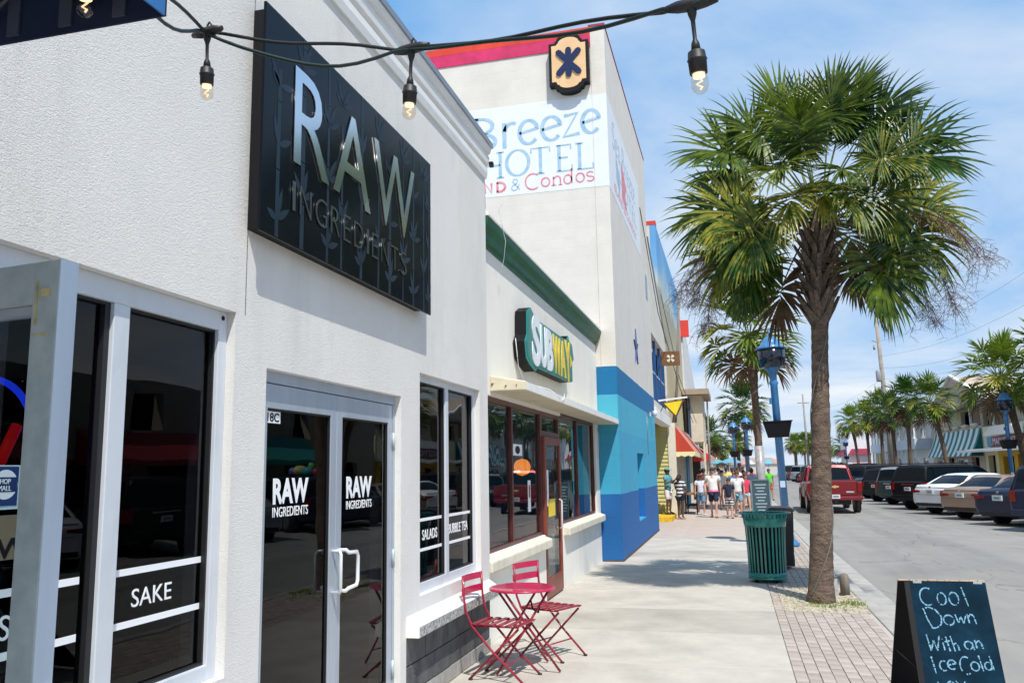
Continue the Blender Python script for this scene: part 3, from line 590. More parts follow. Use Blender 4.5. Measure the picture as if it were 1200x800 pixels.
# ================================================================== sandwich shop building
XS = -2.5
sb = thing('shop_building', (XS, 12, 0), 'low cream shop building with green cornice, red framed windows and flat concrete canopy', 'building')
YS0, YS1 = 8.20, 16.18
A = (8.40, 11.24, .88, 2.56); Dd = (11.24, 12.46, 0, 2.56); Bw = (12.46, 15.78, .93, 2.62)
b = MB(); wall_boxes(b, -2.75, XS, YS0, YS1, 0, 4.50, [A, Dd, Bw]); b.build('wall', M['stucco_cream'], sb)
b = MB(); b.box(-9, -2.75, YS0, YS1, 4.35, 4.45); b.build('roof', M['cap'], sb)
b = MB(); b.prism([(-.05, 4.17), (.01, 4.17), (.015, 4.22), (.05, 4.235), (.06, 4.30), (.11, 4.36), (.12, 4.40), (.12, 4.445), (-.05, 4.445)], (XS, YS0+.005, 0), (1, 0, 0), (0, 0, 1), (0, 7.97, 0)); b.build('cornice', M['green_trim'], sb)
b = MB(); b.prism([(-.26, 4.447), (.135, 4.447), (.135, 4.472), (.02, 4.60), (-.26, 4.60)], (XS, YS0+.005, 0), (1, 0, 0), (0, 0, 1), (0, 7.975, 0)); b.build('parapet_cap', M['paint_white'], sb)
# canopy
b = MB(); b.prism([(0, 2.60), (.40, 2.60), (.40, 2.70), (0, 2.775)], (XS, 8.62, 0), (1, 0, 0), (0, 0, 1), (0, 7.6, 0)); b.build('canopy', M['soffit'], sb, bevel=.012)
MB().box(XS+.401, XS+.406, 8.66, 16.2, 2.607, 2.695).build('canopy_face', M['paint_white'], sb)
MB().obox((XS+.18, 8.612, 2.655), (.008, 0, .003), (0, .004, 0), (0, 0, .006)).obox((XS+.30, 8.612, 2.66), (.006, 0, .002), (0, .004, 0), (0, 0, .005)).obox((XS+.03, 8.612, 2.68), (.012, 0, .004), (0, .005, 0), (0, 0, .007)).build('rusty_anchor', M['rust_door'], sb)
# sills
for ya, yb, zt in ((8.30, 11.22, .875), (12.49, 16.12, .925)): MB().prism([(-.02, zt-.155), (.10, zt-.155), (.10, zt-.04), (-.02, zt)], (XS, ya, 0), (1, 0, 0), (0, 0, 1), (0, yb-ya, 0)).build('sill', M['cream_paint'], sb, bevel=.015)
xa, xb = -2.60, -2.535
def win(W_, mull, lab):
    f = MB(); frame_rect(f, xa, xb, W_[0], W_[1], W_[2], W_[3], .05, .05, .045, .055)
    for mm in mull: f.box(xa, xb, mm-.03, mm+.03, W_[2]+.045, W_[3]-.055)
    f = f.build('window', M['brown_frame'], sb, label=lab, bevel=.003); e = [W_[0]+.05, *mull, W_[1]-.05]
    for p, q in zip(e, e[1:]): MB().box(-2.575, -2.569, p, q, W_[2]+.03, W_[3]-.03).build('pane', M['glass_shop'], f)
    return f
wa = win(A, [9.68], 'red framed shop window left of the red door'); wb_ = win(Bw, [14.05], 'red framed shop window right of the red door')
f = MB(); frame_rect(f, xa, xb, Dd[0], Dd[1], .0, Dd[3], .05, .05, .001, .06); f.box(xa, xb, Dd[0]+.05, Dd[1]-.05, 2.22, 2.29); tr = f.build('door_frame', M['brown_frame'], sb)
MB().box(-2.575, -2.569, Dd[0]+.04, Dd[1]-.04, 2.28, 2.52).build('transom_pane', M['glass_shop'], tr)
f = MB(); frame_rect(f, -2.545, -2.500, Dd[0]+.055, Dd[1]-.055, .02, 2.21, .10, .10, .26, .11); dd = f.build('door', M['rust_door'], sb, label='glass shop door with rust red frame', bevel=.004)
MB().box(-2.526, -2.520, Dd[0]+.14, Dd[1]-.14, .27, 2.11).build('pane', M['glass_shop'], dd)
MB().tube([(-2.50, 12.2, .9), (-2.46, 12.2, .92), (-2.46, 12.2, 1.3), (-2.50, 12.2, 1.32)], .012, 8).build('handle', M['alu_white'], dd)
# stickers, posters and things seen in the windows
pw = M['white']
MB().box(-2.5685, -2.567, 9.80, 10.28, 1.93, 2.07).build('sticker', pw, wa)
MB().prism([(math.cos(a)*.12, math.sin(a)*.05) for a in [k*math.pi/8 for k in range(16)]], (-2.5668, 10.05, 2.0), (0, 1, 0), (0, 0, 1), (.0008, 0, 0)).build('sticker_print', M['black'], wa)
MB().box(-2.5685, -2.567, 10.55, 10.70, 1.22, 1.62).build('price_card', pw, wa)
MB().box(-2.5665, -2.566, 10.59, 10.67, 1.40, 1.56).build('price_card_print', M['rust_door'], wa)
MB().box(-2.519, -2.517, 11.42, 11.58, 1.25, 1.75).build('notice', pw, dd); MB().box(-2.519, -2.517, 11.55, 12.0, 1.10, 1.34).build('yellow_notice', M['yellow'], dd)
b = MB(); b.box(-6.5, -6.4, 8.3, 16.1, .0, 3.0); b.box(-6.4, -2.76, 8.3, 16.1, .005, .02); b.box(-6.4, -2.76, 8.3, 16.1, 2.9, 3.0); b.build('interior_walls', M['interior_mid'], sb)
b = MB(); b.box(-4.2, -3.2, 9.9, 11.0, .02, 1.35); b.build('drinks_cabinet', mat('brown_cabinet', (.16, .06, .03), .5), sb)
b = MB(); b.box(-3.25, -3.22, 10.0, 10.9, .25, .6); b.box(-3.199, -3.19, 10.0, 10.9, .7, 1.1); b.build('cabinet_front', mat('dark_cabinet_front', (.02, .02, .02), .3), sb)
hl = thing('pendant_lamp', (-3.3, 13.2, 1.8), 'glowing orange pendant lamp inside the red framed shop window', 'lamp')
MB().sph((-3.3, 13.2, 1.80), .14, .14, .14, 14, 9).build('lamp_shade', emit('orange_shade', (1.0, .28, .03), 1.6), hl); MB().tube([(-3.3, 13.2, 1.94), (-3.3, 13.2, 2.9)], .008, 5).build('cord', M['black'], hl)
MB().box(-2.75, -2.73, 14.5, 14.9, 1.55, 1.95).build('poster', M['yellow'], loc=(-2.74, 14.7, 1.7), label='yellow paper sign hung inside the right shop window', cat='poster')
# loose white cable from the roof
MB().tube([(-2.25, 8.5, 4.72), (-2.37, 8.62, 4.62), (-2.33, 8.75, 4.3), (-2.38, 8.85, 4.12), (-2.46, 9.0, 4.0)], .0035, 5).build('hanging_cable', M['white'], loc=(-2.37, 8.6, 4.5), label='thin white cable dangling over the green cornice at its left end', cat='cable')
MB().tube([(-2.44, 9.55, 3.32), (-2.46, 9.75, 3.0), (-2.44, 10.0, 2.83), (-2.2, 10.3, 2.76), (-2.09, 10.35, 2.68), (-2.08, 10.5, 2.62), (-2.085, 10.7, 2.68), (-2.1, 10.8, 2.74)], .0045, 5).build('sign_cable', M['white'], loc=(-2.44, 9.6, 3.0), label='thin white cable running down from the yellow and white sign onto the canopy', cat='cable')
MB().tube([(-2.47, 15.95, 2.52), (-2.45, 15.93, 2.40), (-2.45, 15.90, 2.1), (-2.45, 15.98, 1.95), (-2.47, 16.05, 2.2)], .009, 5).build('wall_cable', M['cap'], loc=(-2.47, 15.95, 2.2), label='grey cable loop on the cream pier right of the shop windows', cat='cable')

# sandwich sign
ss = thing('shop_sign', (XS+.2, 11.2, 3.3), 'lit box sign with white and yellow letters and arrow ends under the green cornice', 'sign')
SX = XS+.165
out = [(0, .30), (.14, .42), (.06, .40), (.06, .72), (.40, .74), (.55, .62), (2.42, .66), (2.52, .76), (2.60, .66), (2.78, .78), (2.95, .42), (2.80, .30), (2.80, .12), (2.60, .05), (.55, .12), (.45, .02), (.12, .02)]
out = [(9.62+x*1.07, 3.0+z*.98) for x, z in [(.00, .30), (.10, .40), (.12, .70), (.30, .78), (.55, .68), (2.50, .70), (2.62, .80), (2.72, .72), (2.90, .70), (3.02, .48), (2.88, .40), (2.88, .10), (2.60, .06), (.60, .04), (.50, -.02), (.20, .04), (.06, .10)]]
MB().prism(out, (XS+.01, 0, 0), (0, 1, 0), (0, 0, 1), (.14, 0, 0)).build('sign_box', M['black'], ss)
MB().prism(out, (SX-.014, 0, 0), (0, 1, 0), (0, 0, 1), (.012, 0, 0)).build('face', M['teal'], ss)
cy_, cz_ = 11.15, 3.36; inn = [(cy_+(y-cy_)*.965, cz_+(z-cz_)*.90) for y, z in out]
MB().prism(inn, (SX-.001, 0, 0), (0, 1, 0), (0, 0, 1), (.003, 0, 0)).build('inner_face', mat('sign_green', (.03, .22, .17), .4), ss)
lw = mat('sign_white_letter', (.82, .86, .92), .4)
y = 9.96
for ch, w, h, z in (('S', .46, .66, 3.05), ('U', .36, .56, 3.08), ('B', .40, .56, 3.08)): text(ch, w, h, (SX+.006, y, z), 'X', lw, ss, name='letter', off=.045, ext=.004); y += w+.02
for ch, w, h, z in (('W', .52, .54, 3.09), ('A', .42, .54, 3.09), ('Y', .42, .62, 3.06)): text(ch, w, h, (SX+.006, y-.01, z), 'X', M['yellow'], ss, name='letter', off=.045, ext=.004); y += w-.03
MB().prism([(0, -.10), (.17, 0), (0, .10)], (SX+.003, 12.52, 3.40), (0, 1, 0), (0, 0, 1), (.004, 0, 0)).build('arrow', M['yellow'], ss)

# ================================================================== hotel
HX, HY = -2.1, 16.2
ht = thing('hotel', (HX, 20, 0), 'tall cream hotel with painted name panel, red roof band and blue painted base', 'building')
cream = (.70, .665, .61); grey = (.70, .69, .68)
deep, skyb, mid = (0.006, .115, .36), (.045, .36, .56), (.0, .15, .36)
hm = bandmat('hotel_paint_by_height', [(1.26, deep), (2.45, skyb), (3.145, (.06, .40, .58)), (3.73, mid), (12, cream)])
dirt(hm, 1.2, .08, (1, 1.2, .22), .45, .8); dirt(hm, 11, .07, lo=.6, hi=.75); NI = (19.3, 20.72, .56, 2.10); TOP = 10.96
b = MB(); wall_boxes(b, HX-.35, HX, HY, 24.3, 0, TOP, [NI]); b.box(-12, HX-.351, HY, HY+.3, 0, TOP); b.build('wall', hm, ht)
MB().box(HX-.345, HX-.335, NI[0]-.05, NI[1]+.05, NI[2]-.05, NI[3]+.05).build('niche_back', hm, ht)
MB().box(HX-.33, HX+.004, NI[0]+.005, NI[1]-.005, NI[2]+.0, NI[2]+.03).build('niche_sill', mat('pale_blue_sill', (.05, .33, .62), .6), ht)
b = MB(); b.box(-12, HX-.3, HY+.3, 24.3, TOP-.4, TOP-.3); b.build('roof', M['cap'], ht)
b = MB(); b.box(-12, HX-.30, HY-.02, HY-.001, TOP-.16, TOP); b.build('orange_red_band', mat('orange_red_paint', (.68, .045, .02), .7, var=.2, vs=4), ht)
b = MB(); b.box(-12, HX-.30, HY-.02, HY-.001, TOP-.44, TOP-.163); b.build('pink_band', mat('pink_paint', (.60, .02, .12), .7, var=.25, vs=4), ht)
b = MB(); b.box(HX-.34, HX+.012, HY-.012, 24.3, TOP+.001, TOP+.05); b.build('roof_edging', mat('dark_pink_edging', (.30, .02, .06), .6), ht)
b = MB(); b.box(HX-.305, HX-.295, HY-.006, HY-.001, 3.75, TOP-.45); b.build('corner_joint', mat('joint_paint', (.55, .52, .47), .8), ht)
panel = mat('painted_white_panel', (.72, .76, .82), .75, var=.05, vs=4)
b = MB(); b.prism([(-8.3, 7.45), (HX, 7.45), (HX, 9.44), (-8.3, 9.44)], (0, HY-.004, 0), (1, 0, 0), (0, 0, 1), (0, .003, 0)); b.build('name_panel', panel, ht)
b = MB(); b.box(HX+.001, HX+.004, HY+.002, 22.2, 7.42, 9.44); b.build('name_panel', panel, ht)
lb = mat('light_blue_lettering', (.24, .43, .60), .8, vs=9, col2=(.42, .57, .70)); lr = mat('red_lettering', (.64, .14, .20), .8, vs=9, col2=(.70, .36, .40))
class Ink:
    def __init__(s): s.r = []
    def ribbon(s, pts, w, o, ax, ay, az):
        m_ = MB().ribbon(pts, w, o, ax, ay, az); xs = [v[0] for v in m_.v]; zs = [v[2] for v in m_.v]; s.r.append([min(xs), max(xs), min(zs), max(zs), m_])
    def build(s, name, m_, parent):
        n = 0
        while s.r:
            a = s.r.pop(0); grew = True
            while grew:
                grew = False
                for q in list(s.r):
                    if q[0] < a[1]-.004 and q[1] > a[0]+.004 and q[2] < a[3]-.004 and q[3] > a[2]+.004:
                        a[4].add(q[4].v, q[4].f); a[0] = min(a[0], q[0]); a[1] = max(a[1], q[1]); a[2] = min(a[2], q[2]); a[3] = max(a[3], q[3]); s.r.remove(q); grew = True
            a[4].build(name, m_, parent)
ink = Ink(); ink2 = Ink()
O = (0, HY-.008, 0); AX, AY, AZ = (1, 0, 0), (0, 0, 1), (0, .003, 0)
def arc(cx, cy, rx, ry, a0, a1, n=14): return [(cx+rx*math.cos(R(a0+(a1-a0)*i/n)), cy+ry*math.sin(R(a0+(a1-a0)*i/n))) for i in range(n+1)]
thick = lambda t: .055+.035*abs(t.y)
def lower_e(x, y, w, h, mb, wd=thick): mb.ribbon([(x, y+h*.47), (x+w*.98, y+h*.62)]+arc(x+w/2, y+h/2, w/2, h/2, 20, 320, 18), wd, O, AX, AY, AZ)
def lower_r(x, y, w, h, mb, wd=thick): mb.ribbon([(x, y), (x, y+h)], wd, O, AX, AY, AZ); mb.ribbon(arc(x+w*.75, y+h*.55, w*.75, h*.42, 165, 60, 8), wd, O, AX, AY, AZ)
# Breeze
ink.ribbon([(-4.92, 8.50), (-4.92, 9.24)], .09, O, AX, AY, AZ); ink.ribbon([(-4.96, 9.22)]+arc(-4.82, 9.04, .26, .17, 85, -90, 10)+[(-4.92, 8.87)], thick, O, AX, AY, AZ); ink.ribbon([(-4.92, 8.86)]+arc(-4.80, 8.68, .30, .18, 85, -90, 10)+[(-4.96, 8.50)], thick, O, AX, AY, AZ)
lower_r(-4.30, 8.50, .22, .56, ink); lower_e(-3.97, 8.54, .40, .52, ink); lower_e(-3.48, 8.56, .40, .52, ink)
ink.ribbon([(-3.00, 9.05), (-2.72, 9.09), (-3.02, 8.60), (-2.68, 8.64)], .075, O, AX, AY, AZ); lower_e(-2.62, 8.62, .36, .50, ink)
# HOTEL with serifs
def serif(x, y, w=.16): ink.ribbon([(x-w/2, y), (x+w/2, y)], .035, O, AX, AY, AZ)
zb, zt = 7.86, 8.42
for x in (-4.86, -4.40): ink.ribbon([(x, zb), (x, zt)], .07, O, AX, AY, AZ); serif(x, zb); serif(x, zt)
ink.ribbon([(-4.86, 8.14), (-4.40, 8.14)], .035, O, AX, AY, AZ)
ink.ribbon(arc(-4.02, 8.15, .24, .28, 0, 360, 26), lambda t: .03+.045*abs(t.y), O, AX, AY, AZ)
ink.ribbon([(-3.53, zb), (-3.53, zt)], .07, O, AX, AY, AZ); serif(-3.53, zb); ink.ribbon([(-3.73, zt-.10), (-3.73, zt), (-3.33, zt), (-3.33, zt-.10)], .035, O, AX, AY, AZ)
ink.ribbon([(-3.13, zb), (-3.13, zt)], .07, O, AX, AY, AZ); ink.ribbon([(-3.19, zt), (-2.88, zt), (-2.88, zt-.10)], .035, O, AX, AY, AZ); ink.ribbon([(-3.13, 8.15), (-2.94, 8.15)], .035, O, AX, AY, AZ); ink.ribbon([(-3.19, zb), (-2.86, zb), (-2.86, zb+.12)], .035, O, AX, AY, AZ)
ink.ribbon([(-2.70, zb), (-2.70, zt)], .07, O, AX, AY, AZ); serif(-2.70, zt); ink.ribbon([(-2.76, zb), (-2.42, zb), (-2.42, zb+.12)], .035, O, AX, AY, AZ)
# ND (bold) & Condos
for p in ([(-4.74, 7.55), (-4.74, 7.76), (-4.60, 7.55), (-4.60, 7.76)], [(-4.47, 7.55), (-4.47, 7.76)]): ink2.ribbon(p, .05, O, AX, AY, AZ)
ink2.ribbon([(-4.49, 7.755)]+arc(-4.42, 7.655, .12, .10, 90, -90, 8)+[(-4.49, 7.555)], .05, O, AX, AY, AZ)
ink.ribbon([(-3.98, 7.56), (-4.13, 7.73)]+arc(-4.08, 7.75, .045, .045, 180, 0, 6)+[(-4.05, 7.70), (-4.15, 7.64)]+arc(-4.10, 7.60, .06, .05, 170, 340, 8)+[(-3.99, 7.68)], .022, O, AX, AY, AZ)
ink2.ribbon(arc(-3.70, 7.70, .16, .17, 50, 310, 18), .035, O, AX, AY, AZ)
ink2.ribbon(arc(-3.43, 7.66, .085, .095, 0, 360, 16), .032, O, AX, AY, AZ)
ink2.ribbon([(-3.26, 7.57), (-3.26, 7.76)], .035, O, AX, AY, AZ); ink2.ribbon([(-3.26, 7.71)]+arc(-3.18, 7.70, .065, .06, 150, 0, 6)+[(-3.115, 7.57)], .032, O, AX, AY, AZ); ink2.ribbon([(-3.31, 7.57), (-3.21, 7.57)], .02, O, AX, AY, AZ); ink2.ribbon([(-3.16, 7.57), (-3.07, 7.57)], .02, O, AX, AY, AZ)
ink2.ribbon(arc(-2.96, 7.67, .08, .095, 0, 360, 16), .032, O, AX, AY, AZ); ink2.ribbon([(-2.875, 7.58), (-2.875, 7.90)], .035, O, AX, AY, AZ)
ink2.ribbon(arc(-2.70, 7.68, .085, .095, 0, 360, 16), .032, O, AX, AY, AZ)
ink2.ribbon(arc(-2.49, 7.735, .07, .05, 30, 270, 8)+arc(-2.49, 7.635, .075, .052, 90, -150, 8), .03, O, AX, AY, AZ)
ink.build('blue_letter', lb, ht); ink2.build('red_letter', lr, ht)
# street face of the panel: small faded copy of the logo
text('Sea Breeze', 4.2, .62, (HX+.006, 16.9, 8.55), 'X', lb, ht, name='faded_lettering', off=-.015); text('HOTEL', 3.4, .42, (HX+.006, 17.9, 7.95), 'X', lb, ht, name='faded_lettering', off=-.015); text('ISLAND & CONDOS', 4.2, .18, (HX+.006, 16.9, 7.60), 'X', lr, ht, name='faded_lettering', off=-.01)
MB().prism([(17.35, 8.55), (17.9, 8.25), (17.9, 7.75), (17.35, 8.05)], (HX+.005, 0, 0), (0, 1, 0), (0, 0, 1), (.002, 0, 0)).build('blue_flag', lb, ht)
MB().prism([(18.3, 8.75), (19.2, 8.35), (18.9, 8.1), (19.2, 7.75), (18.3, 7.85)], (HX+.006, 0, 0), (0, 1, 0), (0, 0, 1), (.002, 0, 0)).build('red_flag', lr, ht)
# starfish on the street face
sp = []
for k in range(10):
    a = R(90+36*k); r_ = .46 if k % 2 == 0 else .13; sp.append((r_*.95*math.cos(a), r_*math.sin(a)))
MB().prism(sp, (HX+.001, 19.9, 4.62), (0, 1, 0), (0, 0, 1), (.03, 0, 0)).build('starfish_ornament', mat('starfish_blue', (.06, .10, .28), .6), ht)
MB().box(HX-.3, HX+.012, HY+.02, 24.28, .0, .035).box(HX-.35, HX+.003, HY-.01, HY-.002, 0, .03).build('foot_grime', mat('brown_foot_grime', (.10, .065, .05), .95, var=.5, vs=8), ht)
# little wall spot
sp_ = thing('wall_spotlight', (HX, 22.9, 3.2), 'small grey spotlight on the blue painted wall', 'spotlight')
MB().box(HX, HX+.03, 22.84, 22.96, 3.14, 3.26).tube([(HX+.02, 22.9, 3.2), (HX+.12, 22.9, 3.22)], .015, 6).build('bracket', M['alu_white'], sp_); MB().lathe([(.03, 0), (.06, .06), (.075, .16)], (HX+.14, 22.85, 3.12), 10).build('lamp_head', M['alu_white'], sp_)
MB().tube([(HX+.01, 22.7, 3.13), (HX+.01, 21.9, 3.17)], .008, 4).tube([(HX+.01, 21.9, 3.17), (HX+.01, 21.9, 2.1)], .007, 4).build('wire', M['cap'], sp_)
# hotel emblem
em = thing('hotel_emblem', (-2.84, HY-.15, 10.1), 'black framed tan sign with dark blue six armed star high on the hotel', 'sign')
def plaque(s, ox=0.0, oz=0.0):
    P = [(-.42, -.46), (-.42, .46), (-.30, .46), (-.28, .50)]+[(-.26*math.cos(R(a)), .50+.14*math.sin(R(a))) for a in range(0, 181, 20)][0:]+[(.28, .50), (.30, .46), (.42, .46), (.42, -.46), (.32, -.46), (.28, -.54)]+[(.24*math.cos(R(a)), -.54-.10*math.sin(R(a))) for a in range(0, 181, 20)]+[(-.28, -.54), (-.32, -.46)]
    return [(x*s+ox, z*s*1.02+oz) for x, z in P]
MB().prism(plaque(1.0, -2.84, 10.14), (0, HY-.001, 0), (1, 0, 0), (0, 0, 1), (0, -.17, 0)).build('sign_box', M['black'], em)
MB().prism(plaque(.86, -2.84, 10.15), (0, HY-.172, 0), (1, 0, 0), (0, 0, 1), (0, -.006, 0)).build('face', mat('tan_face', (.78, .50, .26), .5, var=.12, vs=3), em)
b = MB()
for a in (90, 48, 132, 228, 312, 270):
    d = Vector((math.cos(R(a)), math.sin(R(a)))); q = Vector((-d.y, d.x)); L = .37 if a in (48, 132, 228, 312) else .33; pts = [q*.055, d*(L-.07)+q*.064, d*(L-.015)+q*.045, d*L+q*.0, d*(L-.015)-q*.045, d*(L-.07)-q*.064, -q*.055]
    b.prism([tuple(p) for p in pts], (-2.84, HY-.179-a*.00001, 10.15), (1, 0, 0), (0, 0, 1), (0, -.025, 0))
b.build('star', mat('navy_star', (.008, .018, .08), .35), em)

# --- hotel balcony wing, next to the tower
wg = thing('hotel_wing', (HX, 27, 0), 'lower cream hotel wing with dark blue railed balcony over an open passage', 'building')
BA = (24.35, 29.9, 3.72, 5.72)
b = MB(); wall_boxes(b, HX-.3, HX-.003, 24.302, 30.2, 3.35, 6.15, [BA]); b.prism([(24.302, 6.15), (30.2, 6.15), (30.2, 6.2), (24.302, 8.6)], (HX-.3, 0, 0), (0, 1, 0), (0, 0, 1), (.297, 0, 0)); b.build('wall', mat('wing_cream', (.68, .65, .58), .8), wg)
MB().bar((HX+.01, 24.3, 8.62), (HX+.01, 30.2, 6.22), .04, .05).build('sloped_coping', M['cap'], wg)
MB().box(HX-.02, HX+.006, 23.2, 23.7, 6.5, 7.2).build('small_window', mat('blue_grey_window', (.05, .12, .22), .2), wg)
b = MB(); b.box(HX-3, HX-.301, 24.35, 30.1, 3.45, 3.6); b.box(HX-3, HX-2.9, 24.35, 30.1, 3.6, 5.9); b.box(HX-2.9, HX-.301, 24.31, 24.36, 3.6, 5.9); b.box(HX-2.9, HX-.301, 30.1, 30.2, 3.6, 5.9); b.build('balcony_room', mat('dark_blue_wall', (.02, .06, .15), .8), wg)
pb = mat('balcony_blue', (.015, .085, .26), .4)
for y in (24.45, 26.3, 28.1, 29.8): MB().box(HX-.14, HX-.06, y-.05, y+.05, 3.725, 5.715).build('post', pb, wg)
MB().box(HX-.12, HX-.08, 24.5, 29.75, 4.62, 4.68).build('rail', mat('pale_rail', (.45, .52, .6), .4), wg)
bl = MB().box(HX-.11, HX-.09, -.02, .02, 3.73, 4.62).mesh('baluster', pb)
for k in range(36): seto('baluster', bl, wg, (2.1-HX-2.1+0, 24.6+k*.145-27, 0)) if False else seto('baluster', bl, wg, (-HX, 24.6+k*.145-27, 0))
MB().box(HX-.28, HX+.05, 24.31, 30.3, 3.20, 3.50).build('fascia', M['paint_white'], wg)
MB().box(-4.2, HX-.2, 24.35, 30.45, 0.0, .002).build('passage_floor', M['concrete_b'], wg)
MB().box(-4.3, -4.2, 24.35, 30.45, 0, 3.4).build('passage_wall', mat('passage_wall', (.20, .20, .12), .85), wg)
# yellow sided shop behind
sh = thing('beach_shop', (-2.0, 38, 0), 'long beach shop with yellow clapboard end and faded dune mural above a red awning', 'building')
b = MB(); b.box(-4.2, -2.2, 30.5, 30.62, 0, 3.34); b.build('end_wall', mat('yellow_wall', (.42, .40, .16), .8), sh)
sd_m = mat('yellow_clapboard', (.55, .52, .22), .7, var=.12, vs=4)
b = MB()
for k in range(24): z = .02+k*.138; b.prism([(0, z), (.035, z), (.006, z+.136), (0, z+.136)], (-4.2, 30.5, 0), (0, -1, 0), (0, 0, 1), (1.99, 0, 0))
b.build('clapboards', sd_m, sh, kind='stuff')
MB().box(-2.20, -1.93, 30.44, 30.66, 0, 3.34).build('corner_post', M['cream_paint'], sh)
mur = bpy.data.materials.new('dune_mural'); mur.use_nodes = True; nt = mur.node_tree; p = nt.nodes['Principled BSDF']; p.inputs['Roughness'].default_value = .85
g = N(nt, 'ShaderNodeNewGeometry'); s = N(nt, 'ShaderNodeSeparateXYZ'); nt.links.new(g.outputs['Position'], s.inputs[0]); n = N(nt, 'ShaderNodeTexNoise'); n.inputs['Scale'].default_value = .35; n.inputs['Detail'].default_value = 4; nt.links.new(g.outputs['Position'], n.inputs['Vector'])
v = M_(nt, 'ADD', M_(nt, 'MULTIPLY', s.outputs[2], 1/11), M_(nt, 'MULTIPLY', M_(nt, 'SUBTRACT', n.outputs[0], .5), .45)); r = N(nt, 'ShaderNodeValToRGB'); els = r.color_ramp.elements
els[0].position = .50; els[0].color = (.55, .48, .30, 1); els[1].position = .76; els[1].color = (.36, .36, .30, 1)
e = els.new(.79); e.color = (.50, .56, .54, 1); e = els.new(.87); e.color = (.16, .40, .66, 1); e = els.new(.97); e.color = (.12, .34, .64, 1)
nt.links.new(v, r.inputs[0]); nt.links.new(r.outputs[0], p.inputs['Base Color'])
MB().box(-2.5, -2.28, 30.25, 44.5, 3.35, 10.7).build('mural_wall', mur, sh)
MB().box(-7, -2.501, 30.25, 30.55, 3.35, 10.7).build('gable_wall', mat('grey_cream_gable', (.62, .58, .50), .85), sh)
MB().box(-7, -2.27, 30.24, 30.6, 10.7, 10.85).build('roof_edging', mat('red_edging', (.65, .04, .02), .6), sh)
b = MB(); wall_boxes(b, -2.4, -2.0, 30.67, 44.5, 0, 3.34, [(31.1, 38.2, .35, 2.45), (39.2, 43.9, 0, 2.5)]); b.build('street_wall', mat('shop_cream', (.62, .58, .42), .8), sh)
MB().box(-4.5, -4.4, 30.8, 44.5, 0, 3.3).build('shop_back', M['interior'], sh)
for y in (31.1, 32.5, 33.9, 35.3, 36.7, 38.1): MB().box(-2.15, -2.02, y, y+.16, .35, 2.45).build('window_post', M['cream_paint'], sh)
MB().box(-2.02, -1.94, 38.3, 39.1, 0, 2.6).build('door', mat('bright_blue_door', (.02, .30, .55), .5), sh); MB().box(-2.02, -1.94, 39.3, 40.2, 0, 2.6).build('door', mat('bright_blue_door_b', (.02, .24, .48), .5), sh)
# red awning
ra = thing('shop_awning', (-2.0, 33, 2), 'red shop awning with cream scalloped valance over the beach shop', 'awning')
rf = mat('red_canvas', (.50, .05, .025), .8, var=.15); rs = mat('pinkish_red_canvas', (.62, .22, .16), .8, var=.15, vs=2)  # sloping canvas coloured paler and pinker than the side panel
ya, yb = 30.9, 41.5
MB().add([(-1.99, ya, 3.3), (-1.99, yb, 3.3), (-1.28, yb, 2.30), (-1.28, ya, 2.30), (-1.99, ya, 3.285), (-1.99, yb, 3.285), (-1.28, yb, 2.285), (-1.28, ya, 2.285)], [(3, 2, 1, 0), (4, 5, 6, 7), (0, 1, 5, 4), (2, 3, 7, 6)]).build('canvas', rs, ra)
MB().prism([(-1.99, 2.30), (-1.28, 2.30), (-1.99, 3.29)], (0, ya-.01, 0), (1, 0, 0), (0, 0, 1), (0, .008, 0)).build('side_panel', rf, ra)
b = MB()
def scallop(n, L, h):
    P = [(0, 0)]
    for k in range(n):
        for t in (0, .25, .5, .75): P.append(((k+t)*L/n, -h-.05*math.sin(t*math.pi)))
    return P+[(L, -h), (L, 0)]
b.prism(scallop(24, yb-ya, .13), (-1.275, ya, 2.31), (0, 1, 0), (0, 0, 1), (-.006, 0, 0)); b.prism(scallop(3, .72, .13), (-2.0, ya-.012, 2.31), (1, 0, 0), (0, 0, 1), (0, -.006, 0)); b.build('valance', mat('cream_valance', (.80, .72, .42), .8), ra)
rw = thing('shop_awning', (-2.0, 50, 2), 'red and white striped awning farther along the left shops', 'awning')
MB().add([(-2.0, 46, 3.0), (-2.0, 58, 3.0), (-1.1, 58, 2.35), (-1.1, 46, 2.35), (-1.1, 46, 2.05), (-1.1, 58, 2.05), (-2.0, 46, 2.05)], [(3, 2, 1, 0), (4, 5, 2, 3), (0, 6, 4, 3)]).build('canvas', stripes('red_white_stripe', (.78, .76, .72), (.62, .03, .03), 1, 1.5), rw)
MB().box(-2.75, -2.0, 28.0, 30.4, .002, .15).build('step', mat('yellow_step_paint', (.70, .44, .02), .7, var=.3, vs=8), wg, label='yellow painted step in front of the clapboard wall')
# farther left buildings
far1 = thing('shop_building', (-2.2, 50, 0), 'pale shop building with red panel beyond the mural wall', 'building')
b = MB(); b.prism([(44.6, 0), (62, 0), (62, 6.2), (52, 8.6), (48, 9.5), (44.6, 9.7)], (-2.2, 0, 0), (0, 1, 0), (0, 0, 1), (-4, 0, 0)); b.build('wall', mat('pale_far_wall', (.66, .66, .66), .85), far1)
MB().box(-2.45, -1.85, 44.45, 44.59, 8.6, 9.5).build('red_panel', mat('bright_red_panel', (.70, .05, .03), .5), far1)
MB().box(-2.30, -2.14, 52, 53, 3.2, 5.3).box(-2.30, -2.14, 56, 57, 3.2, 5.3).build('window', mat('blue_shutter', (.03, .15, .34), .5), far1)
MB().box(-2.30, -2.14, 46, 60, .0, 2.4).build('shop_front', M['interior'], far1)
far2 = thing('porch_building', (-1.8, 44, 0), 'tan two storey porch with flat overhanging roof above the left shops', 'building')
